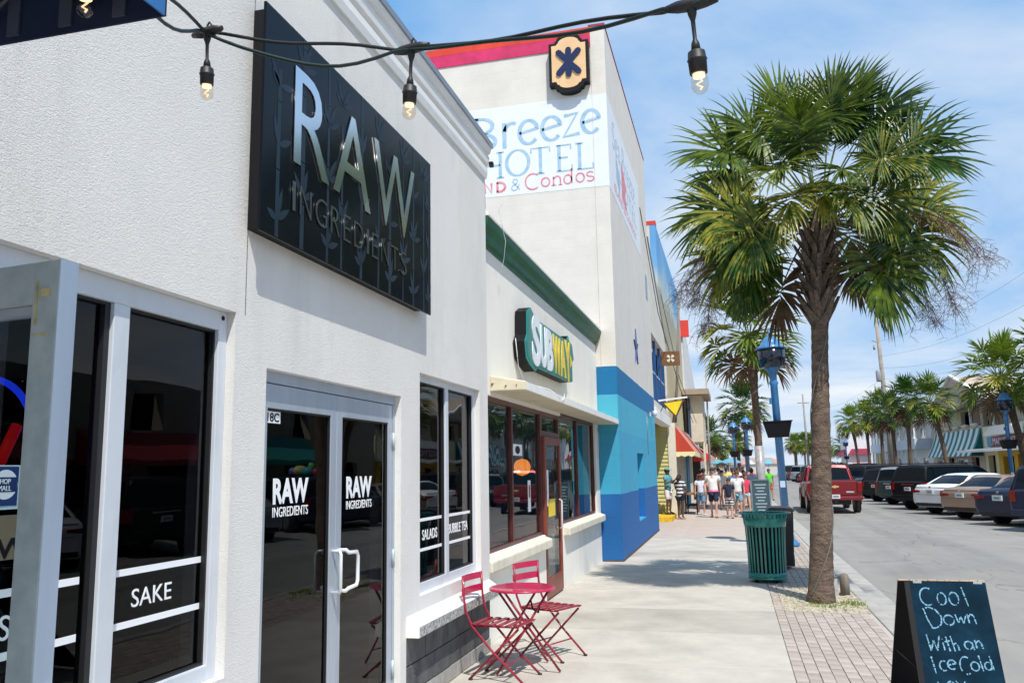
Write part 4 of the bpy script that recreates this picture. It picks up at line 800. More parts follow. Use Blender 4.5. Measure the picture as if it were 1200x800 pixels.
MB().box(-2.25, -.95, 42.3, 47.5, 5.35, 5.62).build('roof', mat('tan_roof', (.36, .29, .22), .8), far2)
MB().box(-2.0, -1.30, 42.8, 47, 3.0, 5.34).build('upper_wall', mat('tan_wall', (.62, .56, .46), .8), far2)
MB().box(-1.99, -1.90, 42.7, 42.79, 3.1, 5.2).build('shutter', mat('navy_shutter', (.02, .05, .12), .5), far2)
for y in (42.9, 46.8): MB().box(-1.35, -1.25, y-.05, y+.05, 0, 3.0).build('post', M['cream_paint'], far2)
far3 = thing('low_building', (-3, 75, 0), 'low pale building at the far end of the left pavement', 'building'); MB().box(-8, -2.4, 62.5, 110, 0, 3.2).build('wall', mat('pale_wall_c', (.58, .55, .5), .9), far3); MB().box(-8.2, -2.2, 62.3, 110.2, 3.2, 3.35).build('roof', mat('pale_roof', (.5, .5, .5), .8), far3)
# projecting signs
ys = thing('hanging_sign', (-2.1, 26, 3.5), 'yellow triangular sign hung point down from a white bar on the hotel wing', 'sign')
MB().bar((-2.1, 25.95, 3.80), (-1.22, 25.95, 3.88), .05, .05).build('bar', M['paint_white'], ys)
MB().prism([(-2.02, 3.74), (-1.30, 3.82), (-1.58, 3.26)], (0, 25.98, 0), (1, 0, 0), (0, 0, 1), (0, -.05, 0)).build('panel_edge', mat('brown_sign_edge', (.10, .05, .02), .6), ys)
MB().prism([(-1.93, 3.71), (-1.38, 3.78), (-1.59, 3.33)], (0, 25.925, 0), (1, 0, 0), (0, 0, 1), (0, -.008, 0)).build('panel', M['yellow'], ys)
MB().tube([(-2.08, 25.95, 3.4), (-1.92, 25.95, 3.72)], .012, 5).tube([(-1.58, 25.95, 3.27), (-1.60, 25.95, 3.12)], .02, 5).build('brace', M['black'], ys)
bs_ = thing('hanging_sign', (-2.1, 28, 5.3), 'brown wooden sign with pale flower mark above the yellow sign', 'sign')
MB().box(-2.1, -1.50, 27.97, 28.03, 5.12, 5.60).build('panel', mat('brown_board', (.19, .085, .035), .7, var=.3, vs=6), bs_)
b = MB()
for a in (45, 135, 225, 315): b.prism([(.03, -.02), (.13, -.055), (.15, 0), (.13, .055), (.03, .02)], (-1.80, 27.966, 5.36), (math.cos(R(a)), 0, math.sin(R(a))), (-math.sin(R(a)), 0, math.cos(R(a))), (0, -.008, 0))
b.build('flower_mark', mat('pale_mark', (.72, .68, .52), .7), bs_)
MB().tube([(-1.96, 30.5, 3.34), (-1.78, 30.4, 4.6), (-1.56, 30.4, 7.9)], [.06, .05, .04], 8).build('wooden_pole', mat('weathered_pole', (.22, .18, .14), .9, var=.4, vs=12, streak=(1, 1, .1)), loc=(-1.96, 30.5, 3.34), label='weathered grey pole rising from the clapboard corner beside the brown sign', cat='pole')
MB().tube([(-1.17, 46, 0), (-1.14, 46, 4), (-1.10, 46, 7.7)], [.06, .05, .035], 7).build('wooden_pole', mat('grey_pole', (.36, .34, .32), .9), loc=(-1.17, 46, 0), label='thin grey pole in front of the tan porch', cat='pole')
cb = mat('thin_black_wire', (.04, .04, .045), .6)
MB().tube([(-2.09, 22.4, 8.9), (-2.0, 26, 6.6), (-1.7, 31, 4.6), (-1.5, 36, 3.6)], .012, 4).tube([(-2.25, 31, 8.2), (-2.0, 36, 5.6), (-1.6, 42, 3.9)], .012, 4).build('overhead_wire', cb, loc=(-2.09, 22.4, 8.9), label='thin black wires sloping down past the mural wall', cat='wire')

# ================================================================== palms
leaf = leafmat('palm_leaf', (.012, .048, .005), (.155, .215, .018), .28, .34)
leaf_y = leafmat('sunlit_yellow_palm_leaf', (.035, .095, .010), (.36, .34, .045), .30, .40, 9)  # yellower copy of the leaf material, sunlight put into the colour
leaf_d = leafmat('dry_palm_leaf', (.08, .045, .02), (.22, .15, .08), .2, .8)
petm = mat('palm_petiole', (.14, .19, .04), .5, var=.3, vs=8)
bark = mat('palm_bark', (.21, .15, .112), .95, vs=7, col2=(.055, .037, .028), bump=.9, bs=38, streak=(1, 1, 2.2), bd=.03)
boot = mat('palm_boot', (.20, .15, .12), .9, var=.5, vs=18, col2=(.06, .043, .034), bump=.5, bs=60)
twigm = mat('dry_flower_stalk', (.16, .085, .065), .9, var=.4)
def frond(rnd, elev, pet=.95, blade=.95, nl=40, droop=.55, nseg=4, wid=.040, span=150, roll=0):
    """fan leaf of a cabbage palm, pointing along +x from the origin, with gravity along -z"""
    P = MB(); L = MB(); e = R(elev); d = Vector((math.cos(e), 0, math.sin(e))); p = Vector((0, 0, 0)); pts = [p.copy()]; rad = [.020]
    for i in range(6):
        d = (d+Vector((0, 0, -.055*droop*(1+i*.3)))).normalized(); p = p+d*pet/6; pts.append(p.copy()); rad.append(.016-.0015*i)
    rach = []; dd = d.copy(); q = p.copy()
    for i in range(7): rach.append((q.copy(), dd.copy())); dd = (dd+Vector((0, 0, -.17*droop-.03))).normalized(); q = q+dd*blade*.40/6
    P.tube(pts+[r_[0] for r_ in rach[1:4]], rad+[.006, .005, .003], 5)
    Yv = Matrix.Rotation(R(roll), 3, d) @ Vector((0, 1, 0))
    for k in range(nl):
        u = (k+.5)/nl*2-1; a = u*R(span); t = 1-abs(u)**.8; i = min(6, int(t*6)); o, dr = rach[i]
        nrm = dr.cross(Yv).normalized()
        ld = (dr*math.cos(a)+Yv*math.sin(a)+nrm*(.28*abs(math.sin(a))+rnd.uniform(-.05, .09))).normalized()
        Ln = blade*(.62+.38*math.cos(a*.55))*rnd.uniform(.88, 1.06); w = wid*rnd.uniform(.8, 1.15)
        side = ld.cross(nrm).normalized(); c = o.copy(); dl = ld.copy(); vs = []
        dr_k = droop*rnd.uniform(.7, 1.35)
        for s_ in range(nseg+1):
            f = s_/nseg; ww = w*(.35+.95*min(1, f*2.6))*(1-f**2.6)*.9+.0015
            vs += [c-side*ww/2+nrm*ww*.28, c, c+side*ww/2+nrm*ww*.28]
            dl = (dl+Vector((0, 0, -1))*dr_k*(.06+.34*f*f)).normalized(); c = c+dl*Ln/nseg
        L.add(vs, [(3*j+m_, 3*j+3+m_, 3*j+4+m_, 3*j+1+m_) for j in range(nseg) for m_ in (0, 1)])
    return P, L
def merge(dst, src, mtx, mi=0):
    dst.add([mtx @ Vector(v) for v in src.v], src.f, False, mi)
# hero palm fronds: variants by elevation, rotated about z only
rnd = random.Random(11); var = []
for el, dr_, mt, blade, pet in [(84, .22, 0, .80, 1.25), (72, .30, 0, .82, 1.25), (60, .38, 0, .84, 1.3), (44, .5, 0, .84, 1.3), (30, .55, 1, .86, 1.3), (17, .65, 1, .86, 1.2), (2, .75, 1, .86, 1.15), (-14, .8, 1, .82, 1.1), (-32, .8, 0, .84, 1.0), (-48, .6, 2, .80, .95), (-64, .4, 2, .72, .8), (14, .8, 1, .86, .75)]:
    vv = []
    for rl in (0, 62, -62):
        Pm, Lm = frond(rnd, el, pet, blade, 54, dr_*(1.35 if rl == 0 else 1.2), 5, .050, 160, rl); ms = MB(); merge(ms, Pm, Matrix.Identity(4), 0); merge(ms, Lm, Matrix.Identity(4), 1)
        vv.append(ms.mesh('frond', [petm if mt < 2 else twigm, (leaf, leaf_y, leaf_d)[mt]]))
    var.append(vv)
def hero():
    t = thing('palm_tree', (1.01, 11.72, 0), 'tall nearest palm tree with fan leaves and cable wrapped round its trunk', 'palm tree')
    ax_ = lambda z: Vector((1.01+.075*z-.003*z*z, 11.72, z)); tr = MB(); pts = []; rad = []
    for i in range(60):
        z = i*.065; pts.append(ax_(z)+Vector((rnd.uniform(-.003, .003), rnd.uniform(-.003, .003), 0))); rad.append((.152-.045*min(1, z/3)+.035*math.exp(-z*6))*(1+.030*(i % 2))*rnd.uniform(.97, 1.03))
    rad = [max(r_, .104) for r_ in rad]
    tr.tube(pts, rad, 18); tr.build('trunk', bark, t)
    # boots: old leaf bases crossing up the upper trunk
    core = MB().tube([ax_(3.75), ax_(4.4), ax_(5.0), ax_(5.4)], [.104, .112, .10, .04], 12); core.build('crown_core', boot, t)
    vb = []
    for q in range(3):
        mb = MB(); w0 = .062; pp = [(0, 0), (.035, .10), (.075, .20), (.14, .31+.03*q)]
        for i in range(3):
            (x0, z0_), (x1, z1_) = pp[i], pp[i+1]; a_, b_ = w0*(1-.22*i), w0*(1-.22*(i+1)); sk = .055*(1 if q != 1 else -1)
            v_ = [(x0, -a_+sk*i, z0_), (x0, a_+sk*i, z0_), (x1, b_+sk*(i+1), z1_), (x1, -b_+sk*(i+1), z1_), (x0-.03, -a_+sk*i, z0_), (x0-.03, a_+sk*i, z0_), (x1-.025, b_+sk*(i+1), z1_), (x1-.025, -b_+sk*(i+1), z1_)]
            mb.add(v_, [(0, 1, 2, 3), (5, 4, 7, 6), (0, 3, 7, 4), (1, 5, 6, 2), (3, 2, 6, 7), (0, 4, 5, 1)])
        vb.append(mb.mesh('leaf_base', boot))
    org = Vector((1.01, 11.72, 0))
    for k in range(90):
        z = 3.55+k*.0150; a = k*2.39996; r_ = .092+.030*min(1, (z-3.55)/.6)
        o = seto('leaf_base', vb[k % 3], t, ax_(z)+Vector((math.cos(a)*r_, math.sin(a)*r_, 0))-org, (0, .0, a)); o.scale = (1, 1, 1.0)
    spec = [(8, 2, 1), (-12, 2, 1.02), (-20, 3, 1), (22, 3, 1), (22, 4, 1.05), (-30, 4, 1), (2, 5, 1.05), (-12, 7, 1.0), (14, 8, 1.08), (-22, 8, 1.0), (25, 9, 1.0), (40, 6, 1), (-2, 6, 1.05),
        (172, 2, 1), (190, 2, 1), (196, 3, 1.03), (168, 3, 1), (168, 4, 1.05), (205, 5, 1), (178, 6, 1.05), (192, 7, 1.0), (183, 8, .95), (170, 9, .95), (204, 6, .95), (150, 5, 1), (186, 5, 1.02),
        (180, 0, 1.02), (0, 0, 1.02), (90, 0, 1.0), (120, 1, 1.05), (350, 1, 1.02), (5, 1, 1.0), (262, 3, .78), (285, 4, .72), (240, 4, .85), (315, 4, .85), (275, 11, .70), (298, 11, .95), (322, 11, 1.0), (238, 11, .90), (218, 6, .95), (262, 2, .8),
        (80, 3, 1), (68, 5, 1), (118, 5, 1), (345, 10, .8), (110, 2, 1)]
    for az, vi, sc_ in spec:
        c_ = math.cos(R(az)); rl = (1 if c_ > .55 else (2 if c_ < -.55 else 0)) if vi > 1 or abs(c_) > .9 else 0
        a = R(az+rnd.uniform(-5, 5)); zb = 5.40-.050*vi if vi < 11 else 5.30
        o = seto('frond', var[vi][rl], t, ax_(zb)+Vector((math.cos(a)*.09, math.sin(a)*.09, 0))-org, (rnd.uniform(-.12, .12), rnd.uniform(-.10, .10), a)); o.scale = (sc_*rnd.uniform(.86, .95),)*3
    # spent flower stalks: fine drooping sprays
    st = []
    for q in range(3):
        mb = MB(); L = 1.75; n0 = 16; main = []; p = Vector((0, 0, 0)); d = Vector((.93, 0, .30))
        for i in range(n0): main.append(p.copy()); d = (d+Vector((0, 0, -.045-.012*i))).normalized(); p = p+d*L/n0
        mb.tube(main, [.012-.0006*i for i in range(n0)], 4)
        for i in range(3, n0):
            for s_ in range(8 if i > 6 else 2):
                a = rnd.uniform(0, 6.28); dd = Vector((math.cos(a)*.6+.4, math.sin(a), rnd.uniform(-.7, .3))).normalized(); c = main[i].copy(); br = [c.copy()]
                ln = rnd.uniform(.14, .38)
                for m_ in range(4): dd = (dd+Vector((rnd.uniform(-.15, .15), rnd.uniform(-.15, .15), -.26))).normalized(); c = c+dd*ln/4; br.append(c.copy())
                mb.tube(br, .0019, 3, False)
                for w_ in range(13):
                    b0 = br[rnd.randint(1, 4)]; d3 = Vector((rnd.uniform(-1, 1), rnd.uniform(-1, 1), rnd.uniform(-1.2, .3))).normalized()*rnd.uniform(.04, .13); mb.tube([b0, b0+d3*.5+Vector((0, 0, .008)), b0+d3], .0013, 3, False)
        st.append(mb.mesh('flower_stalk', twigm))
    for j, a in enumerate((.12, -.2, .42, 2.95, 3.3, 2.7, 0.0, 3.14, 1.4, .25)):
        o = seto('flower_stalk', st[j % 3], t, ax_(5.05)+Vector((math.cos(a)*.1, math.sin(a)*.1, 0))-org, (0, rnd.uniform(-.05, .35), a)); o.scale = (1.32 if j < 6 else .9,)*3
    # cable spiralling up the trunk
    c = MB(); pts = []
    for i in range(170):
        z = .12+i*.0215; a = -2.6+z*2.35; r_ = .152-.045*min(1, z/3)+.035*math.exp(-z*6); r_ = max(r_, .107)+.009; pts.append(ax_(z)+Vector((math.cos(a)*r_, math.sin(a)*r_, 0)))
    c.tube(pts, .0085, 5); c.build('wrapped_cable', mat('grey_cable', (.16, .155, .14), .6), t)
    kn = MB(); kn.sph(tuple(ax_(1.52)+Vector((.085, -.092, 0))), .028, .02, .035, 10, 6); kn.build('knot', boot, t)
hero()
# box and stub post at its foot
MB().box(1.215, 1.285, 12.28, 12.34, -.02, .22).box(1.225, 1.275, 12.275, 12.28, .08, .20).build('outlet_box', mat('grey_outlet_box', (.45, .46, .46), .5), loc=(1.25, 12.3, 0), label='small grey outlet box behind the foot of the nearest palm', cat='outlet box')
MB().lathe([(.062, -.02), (.062, .24), (.052, .275), (.02, .29)], (1.385, 12.4, 0), 12).build('stub_post', mat('weathered_timber', (.22, .19, .16), .95, var=.4, vs=20, streak=(1, 1, .2), bump=.5), loc=(1.385, 12.4, 0), label='short round topped timber stub post beside the nearest palm', cat='post')

leaf_far = leafmat('far_palm_leaf', (.022, .075, .008), (.19, .27, .022), .32, .42, 4)
leaf_fy = leafmat('far_sunlit_palm_leaf', (.10, .15, .012), (.42, .40, .05), .32, .42, 4)  # yellow share of the far crowns, sunlit tone painted into the leaves
def crown_mesh(seed, dense=34, r=1.0):
    rn = random.Random(seed); ms = MB()
    for k in range(dense):
        u = k/dense; el = 84-u*128+rn.uniform(-8, 8); P_, L_ = frond(rn, el, .86*r, .72*r, 22, .30+.5*min(1, u*1.6)*(1 if u < .75 else .6), 3, .085, 155)
        a = k*2.39996+rn.uniform(-.3, .3); mt = Matrix.Translation((math.cos(a)*.08, math.sin(a)*.08, .15-u*.35)) @ Matrix.Rotation(a, 4, 'Z')
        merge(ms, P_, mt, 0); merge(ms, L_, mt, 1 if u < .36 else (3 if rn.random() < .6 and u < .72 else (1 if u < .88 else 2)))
    return ms.mesh('crown', [petm, leaf_far, leaf_d, leaf_fy])
cms = [crown_mesh(s_) for s_ in (3, 8, 21)]
def palm(x, y, h, lab, lean=(0, 0), s_=1.0, group='palms farther along the street', r=.15):
    t = thing('palm_tree', (x, y, -.1), lab, 'palm tree', group)
    pts = [Vector((x+lean[0]*f*f, y+lean[1]*f*f, -.1+(h+.1)*f)) for f in [i/9 for i in range(10)]]
    MB().tube(pts, [r*1.15]+[r]*4+[r*.95, r*.95, r*1.25, r*1.45, r*1.0], 9).build('trunk', bark, t)
    o = seto('crown', cms[int(x*7+y) % 3], t, pts[-1]-Vector((x, y, -.1)), (0, 0, (x*5+y) % 6.28)); o.scale = (s_*1.12,)*3
    return t
palm(1.09, 35, 7.0, 'palm behind the nearest blue lamp post with pale wrap on its trunk', (-.12, 0), 1.25)
MB().tube([(1.09, 35, .55), (1.085, 35, 1.2), (1.08, 35, 2.55)], [.20, .175, .19], 10).build('plastic_wrap', mat('grey_plastic_wrap', (.36, .36, .38), .35, var=.3, vs=9, bump=.4, bs=12), loc=(1.09, 35, .5), label='pale plastic sheet wrapped round the lower trunk of the second palm', cat='plastic sheet')
palm(1.15, 68, 6.3, 'palm seen just left of the second palm trunk on the left pavement', (-.05, 0), 1.25)
palm(.70, 100, 4.4, 'small distant palm beyond the left pavement lamps', (0, 0), 1.0)
palm(-1.9, 62, 3.7, 'palm standing close to the far left shops', (.2, 0), .95); palm(-1.45, 85, 3.2, 'low palm at the far end of the left shops', (0, 0), 1.0)
palm(1.2, 140, 5.0, 'far palm near the beach end of the left pavement')
palm(12.15, 40, 5.35, 'right side palm beside the right hand lamp post leaning left', (-.75, 0), 1.05); palm(13.1, 36.5, 5.6, 'palm cut off by the right edge of the picture', (-.65, 0), 1.05)
for i, (x, y, h, ln) in enumerate(((13.6, 60, 5.7, -.75), (12.5, 66, 6.2, .1), (12.75, 73, 5.7, -.05), (12.95, 80, 6.6, .0), (13.0, 88, 6.1, -.05), (13.1, 96, 6.2, -.45))):
    palm(x, y, h, ['leaning palm in front of the striped awning', 'second palm from the striped awning with straight dark trunk', 'third palm from the striped awning in the right row', 'tallest palm in the right hand row before the utility pole', 'palm just left of the utility pole in the right row', 'leftmost palm of the dense right hand row'][i], (ln, 0), 1.04)
for i, (x, y, h) in enumerate(((15.6, 128, 4.3), (13.6, 133, 4.2), (13.8, 165, 5.0), (11.6, 145, 5.2), (12.6, 152, 5.4), (12.9, 140, 5.3), (11.2, 158, 5.5), (10.4, 150, 5.3), (13.4, 146, 5.0))):
    palm(x, y, h, ['rightmost', 'second from right', 'farthest back', 'leftmost but two', 'middle', 'tall middle', 'second from left', 'leftmost', 'third from right'][i]+' small palm of the far row by the beach', (0, 0), 1.05, 'far right palms near the beach')
b = MB(); rn = random.Random(4)
for k in range(900):
    c = Vector((rn.uniform(11.0, 15.5), rn.uniform(118, 124), rn.uniform(-.1, 1.9))); a = rn.uniform(0, 6.28); b.add([c, c+Vector((math.cos(a)*.3, math.sin(a)*.3, .12)), c+Vector((math.cos(a+1)*.25, math.sin(a+1)*.25, .34))], [(0, 1, 2)])
b.build('hedge', leaf, loc=(13.2, 121, 0), label='dark green hedge under the far right palms', cat='hedge')

# ================================================================== lamp posts
def lamp_post():
    t = thing('street_lamp', (0, 0, 0), 'nearest blue lamp post with black planter box behind the teal litter bin', 'street lamp', 'blue lamp posts along the street')
    bp = M['blue_post']
    MB().lathe([(.24, 0), (.25, .05), (.22, .09), (.15, .16), (.125, .32), (.135, .36), (.105, .40)], (0, 0, 0), 16).build('base', bp, t)
    MB().lathe([(.088, .38), (.080, 3.55), (.105, 3.60), (.08, 3.66), (.085, 3.84), (.17, 3.93), (.19, 3.97)], (0, 0, 0), 16).build('pole', bp, t)
    MB().lathe([(.275, 3.965), (.315, 4.36), (.28, 4.37)], (0, 0, 0), 20).build('shade', mat('dark_lamp_glass', (.006, .010, .022), .12, coat=.5), t)
    b = MB()
    for k in range(8): a = k*math.pi/4; b.bar((math.cos(a)*.278, math.sin(a)*.278, 3.965), (math.cos(a)*.318, math.sin(a)*.318, 4.37), .018, .012)
    b.build('shade_rib', mat('navy_metal', (.006, .015, .045), .35), t)
    MB().lathe([(.335, 4.37), (.34, 4.40), (.24, 4.47), (.19, 4.54), (.165, 4.60), (.10, 4.655), (.04, 4.68), (.03, 4.71), (.045, 4.73), (.03, 4.76), (.006, 4.86)], (0, 0, 0), 20).build('cap', bp, t)
    b = MB(); fr = [(-.31, -.17), (.31, -.17), (.31, .17), (-.31, .17)]; lo = [(-.22, -.12), (.22, -.12), (.22, .12), (-.22, .12)]
    b.add([(x, y, 2.74) for x, y in fr]+[(x, y, 2.38) for x, y in lo]+[(x*.96, y*.93, 2.74) for x, y in fr], [(0, 1, 5, 4), (1, 2, 6, 5), (2, 3, 7, 6), (3, 0, 4, 7), (7, 4, 5, 6), (0, 8, 9, 1), (1, 9, 10, 2), (2, 10, 11, 3), (3, 11, 8, 0)])
    b.add([(x*.96, y*.93, 2.70) for x, y in fr], [(0, 1, 2, 3)])
    b.box(-.32, .32, -.18, -.168, 2.715, 2.745); b.build('planter_box', M['black'], t)
    MB().box(-.13, -.085, -.03, .03, 3.13, 3.27).build('socket_box', bp, t)
    MB().box(-.06, .05, -.0875, -.084, 1.28, 1.42).build('sticker', mat('pale_sticker', (.5, .6, .75), .5), t)
    return t
lp0 = lamp_post(); lamps = [(1.09, 19.6, 0), (.93, 52, -.02), (.18, 58, 0), (-.45, 100, -.2), (11.10, 38.6, -.1), (13.4, 108, 0)]
labs = [None, 'blue lamp post overlapping the second palm trunk on the left pavement', 'smaller blue lamp post left of the second palm above the crowd', 'tiny distant blue lamp post above the left crowd', 'blue lamp post with black planter box in front of the yellow shop', 'distant lamp post left of the right hand palm row']
cps = [lp0]+[copy_tree(lp0) for _ in lamps[1:]]
for o, (x, y, z), lb_ in zip(cps, lamps, labs):
    o.location = (x, y, z)
    if lb_: o['label'] = lb_
lp0.rotation_euler = (0, R(-1.3), 0)
# ================================================================== litter bin
def bin_():
    t = thing('litter_bin', (0, 0, 0), 'teal slatted metal litter bin on the pavement in front of the blue lamp post', 'litter bin'); tm = M['teal_can']; n = 30
    sl_ = MB()
    pr = [(.335, 1.045), (.325, .99), (.312, .86), (.296, .5), (.286, .10)]; w = .046
    for i in range(len(pr)-1):
        (ra_, za), (rb_, zb_) = pr[i], pr[i+1]; wt = w*(.62 if i == 0 else .62); 
        sl_.add([(ra_, -wt/2, za), (ra_, wt/2, za), (rb_, wt/2, zb_), (rb_, -wt/2, zb_), (ra_-.008, -wt/2, za), (ra_-.008, wt/2, za), (rb_-.008, wt/2, zb_), (rb_-.008, -wt/2, zb_)], [(0, 1, 2, 3), (5, 4, 7, 6), (0, 3, 7, 4), (1, 5, 6, 2), (0, 4, 5, 1), (3, 2, 6, 7)])
    slm = sl_.mesh('slat', tm)
    for k in range(n): seto('slat', slm, t, (0, 0, 0), (0, 0, 2*math.pi*k/n))
    MB().lathe([(.318, .84), (.322, .845), (.336, .975), (.332, .98), (.325, .975), (.310, .845)], (0, 0, 0), 40).build('upper_band', tm, t)
    b = MB()
    for k in range(n):
        a = 2*math.pi*(k+.5)/n; c, s_ = math.cos(a), math.sin(a); b.obox((c*.372, s_*.372, 1.050), (c*.040, s_*.040, .006), (-s_*.022, c*.022, 0), (0, 0, .005)); b.obox((c*.340, s_*.340, 1.01), (c*.006, s_*.006, .0), (-s_*.020, c*.020, 0), (0, 0, .04))
    b.build('rim_tabs', tm, t)
    MB().tube([(.408*math.cos(a), .408*math.sin(a), 1.052) for a in [2*math.pi*k/40 for k in range(41)]], .010, 6, False).build('rim', tm, t)
    MB().lathe([(.285, .06), (.292, .065), (.300, .15), (.290, .15), (.280, .065)], (0, 0, 0), 40).lathe([(.28, .045), (.30, .05), (.30, .075), (.28, .08)], (0, 0, 0), 36).build('lower_band', tm, t)
    MB().lathe([(.262, .06), (.275, .95), (.282, 1.0), (.27, .99), (.25, .08)], (0, 0, 0), 28).build('liner', M['black'], t)
    for k in range(4): a = k*math.pi/2+.6; MB().lathe([(.022, 0), (.018, .06)], (math.cos(a)*.22, math.sin(a)*.22, 0), 8).build('foot', M['black'], t)
    t.location = (.435, 13.72, 0); t.scale = (.97, .97, .985); return t
bin_()
rb = thing('waste_cart', (.90, 15.6, 0), 'black wheeled waste cart standing behind the teal litter bin', 'waste cart')
MB().add([(.60, 15.3, .06), (.93, 15.3, .06), (.93, 15.85, .06), (.60, 15.85, .06), (.55, 15.22, .97), (.965, 15.22, .97), (.965, 15.9, .97), (.55, 15.9, .97)], [(0, 3, 2, 1), (4, 5, 6, 7), (0, 1, 5, 4), (1, 2, 6, 5), (2, 3, 7, 6), (3, 0, 4, 7)]).build('body', mat('black_plastic', (.02, .021, .024), .5, var=.3), rb, bevel=.02)
MB().prism([(.53, .972), (.985, .972), (.985, 1.0), (.93, 1.04), (.58, 1.04), (.53, 1.0)], (0, 15.2, 0), (1, 0, 0), (0, 0, 1), (0, .72, 0)).build('lid', mat('black_plastic_lid', (.025, .026, .03), .45), rb, bevel=.01)
MB().tube([(.58, 15.95, .99), (.95, 15.95, .99)], .016, 6).build('handle', M['black'], rb)
for x in (.56, .94): MB().tube([(x, 15.8, .10), (x+.03, 15.8, .10)], .10, 12).build('wheel', M['rubber'], rb)

# ================================================================== bistro set
def bistro_chair(lab, loc, rz):
    """folding chair facing +x (backrest at -x)"""
    t = thing('bistro_chair', (0, 0, 0), lab, 'chair', 'folding bistro chairs beside the table'); rm, pk = M['red_metal'], M['magenta']
    for s_ in (-1, 1):
        y = .19*s_
        MB().tube([(.26, y, .012), (.0, y, .235), (-.20, y, .44), (-.255, y, .55), (-.275, y, .66), (-.285, y, .845)], [.0105]*6, 7).build('back_leg', rm, t)
        y2 = .165*s_; MB().tube([(-.235, y2, .012), (.0, y2, .232), (.215, y2, .435)], .0105, 7).build('front_leg', rm, t)
        for (fx, fy) in ((.26, y), (-.235, y2)): MB().tube([(fx-.012, fy, .006), (fx+.02, fy, .006)], .012, 6).build('foot_tip', M['rubber'], t)
        MB().tube([(-.215, .178*s_, .447), (.225, .178*s_, .452)], .009, 6).build('seat_rail', rm, t)
    MB().tube([(-.10, -.165, .137), (-.10, .165, .137)], .007, 6).build('front_stretcher', rm, t); MB().tube([(.11, -.19, .142), (.11, .19, .142)], .007, 6).build('rear_stretcher', rm, t)
    MB().tube([(0, -.20, .235), (0, -.155, .235)], .010, 6).tube([(0, .155, .235), (0, .20, .235)], .010, 6).build('pivot', rm, t)
    sm_ = MB().box(-.023, .023, -.195, .195, .455, .463).mesh('seat_slat', rm)
    for k in range(6): o = seto('seat_slat', sm_, t, (-.20+k*.082, 0, 0)); 
    for z, h in ((.80, .055), (.69, .060)):
        b = MB(); n = 8
        for i in range(n):
            y0_, y1_ = -.205+.41*i/n, -.205+.41*(i+1)/n; x0_, x1_ = [-.290-.022*math.cos(yy/.205*math.pi/2) for yy in (y0_, y1_)]
            b.add([(x0_, y0_, z), (x1_, y1_, z), (x1_, y1_, z+h), (x0_, y0_, z+h), (x0_+.009, y0_, z), (x1_+.009, y1_, z), (x1_+.009, y1_, z+h), (x0_+.009, y0_, z+h)], [(0, 3, 2, 1), (4, 5, 6, 7), (0, 1, 5, 4), (2, 3, 7, 6)]+([(0, 4, 7, 3)] if i == 0 else [])+([(1, 2, 6, 5)] if i == n-1 else []))
        b.build('back_slat', pk, t)
    t.location = loc; t.rotation_euler = (0, 0, rz); return t
bistro_chair('red folding chair nearest the viewer beside the dark block wall', (-2.0, 7.19, 0), R(-8))
bistro_chair('red folding chair on the far side of the round table by the red door', (-1.77, 8.08, 0), R(-24))
tb = thing('bistro_table', (-1.895, 7.49, 0), 'round magenta metal folding table between two red chairs', 'table')
X0, Y0 = -1.895, 7.49
MB().lathe([(.285, .692), (.298, .694), (.300, .705), (.293, .714), (.27, .711), (.0005, .711)], (X0, Y0, 0), 48).build('tabletop', M['magenta'], tb)
th = R(28); ca, sa = math.cos(th), math.sin(th)
def rp(x, y, z): return (X0+x*ca-y*sa, Y0+x*sa+y*ca, z)
for s_ in (-1, 1):
    MB().tube([rp(.28, .20*s_, .012), rp(.0, .20*s_, .40), rp(-.20, .20*s_, .69)], .011, 7).build('leg', M['red_metal'], tb)
    MB().tube([rp(-.28, .16*s_, .012), rp(.0, .16*s_, .40), rp(.20, .16*s_, .69)], .011, 7).build('leg', M['red_metal'], tb)
MB().tube([rp(.19, -.2, .135), rp(.19, .2, .135)], .007, 6).build('stretcher', M['red_metal'], tb); MB().tube([rp(-.19, -.16, .137), rp(-.19, .16, .137)], .007, 6).build('stretcher', M['red_metal'], tb)
MB().tube([rp(.12, -.16, .57), rp(.12, -.10, .50), rp(.12, .10, .50), rp(.12, .16, .57)], .008, 6).build('locking_bar', M['black'], tb)
MB().tube([rp(-.2, -.22, .69), rp(-.2, .22, .69)], .009, 6).tube([rp(.2, -.2, .688), rp(.2, .2, .688)], .009, 6).build('top_rail', M['red_metal'], tb)

# ================================================================== chalk A-board
ab = thing('chalkboard_sign', (1.26, 6.0, 0), 'black A-frame chalkboard with blue handwriting near the kerb at the lower right', 'chalkboard sign')
bx0, bx1, by, bz = 1.030, 1.500, 5.985, 1.0; S = .40; ang = math.atan2(S, bz); dn = Vector((0, -math.sin(ang), -math.cos(ang))); nf = Vector((0, -math.cos(ang), math.sin(ang)))
slant = math.hypot(S, bz)
def bpt(x, s_, off=0.0): return Vector((x, by-.012, bz))+dn*s_+nf*off
wT, wB = 0.0, .085
def panel_(mb, xl0, xr0, xl1, xr1, s0, s1, o0, o1):
    a = [bpt(xl0, s0, o0), bpt(xr0, s0, o0), bpt(xr1, s1, o0), bpt(xl1, s1, o0)]; c = [bpt(xl0, s0, o1), bpt(xr0, s0, o1), bpt(xr1, s1, o1), bpt(xl1, s1, o1)]
    mb.add(a+c, [(0, 1, 2, 3), (7, 6, 5, 4), (0, 4, 5, 1), (1, 5, 6, 2), (2, 6, 7, 3), (3, 7, 4, 0)])
b = MB(); panel_(b, bx0, bx1, bx0, bx1, .0, slant-.02, -.012, .0); b.build('front_board', M['board'], ab)
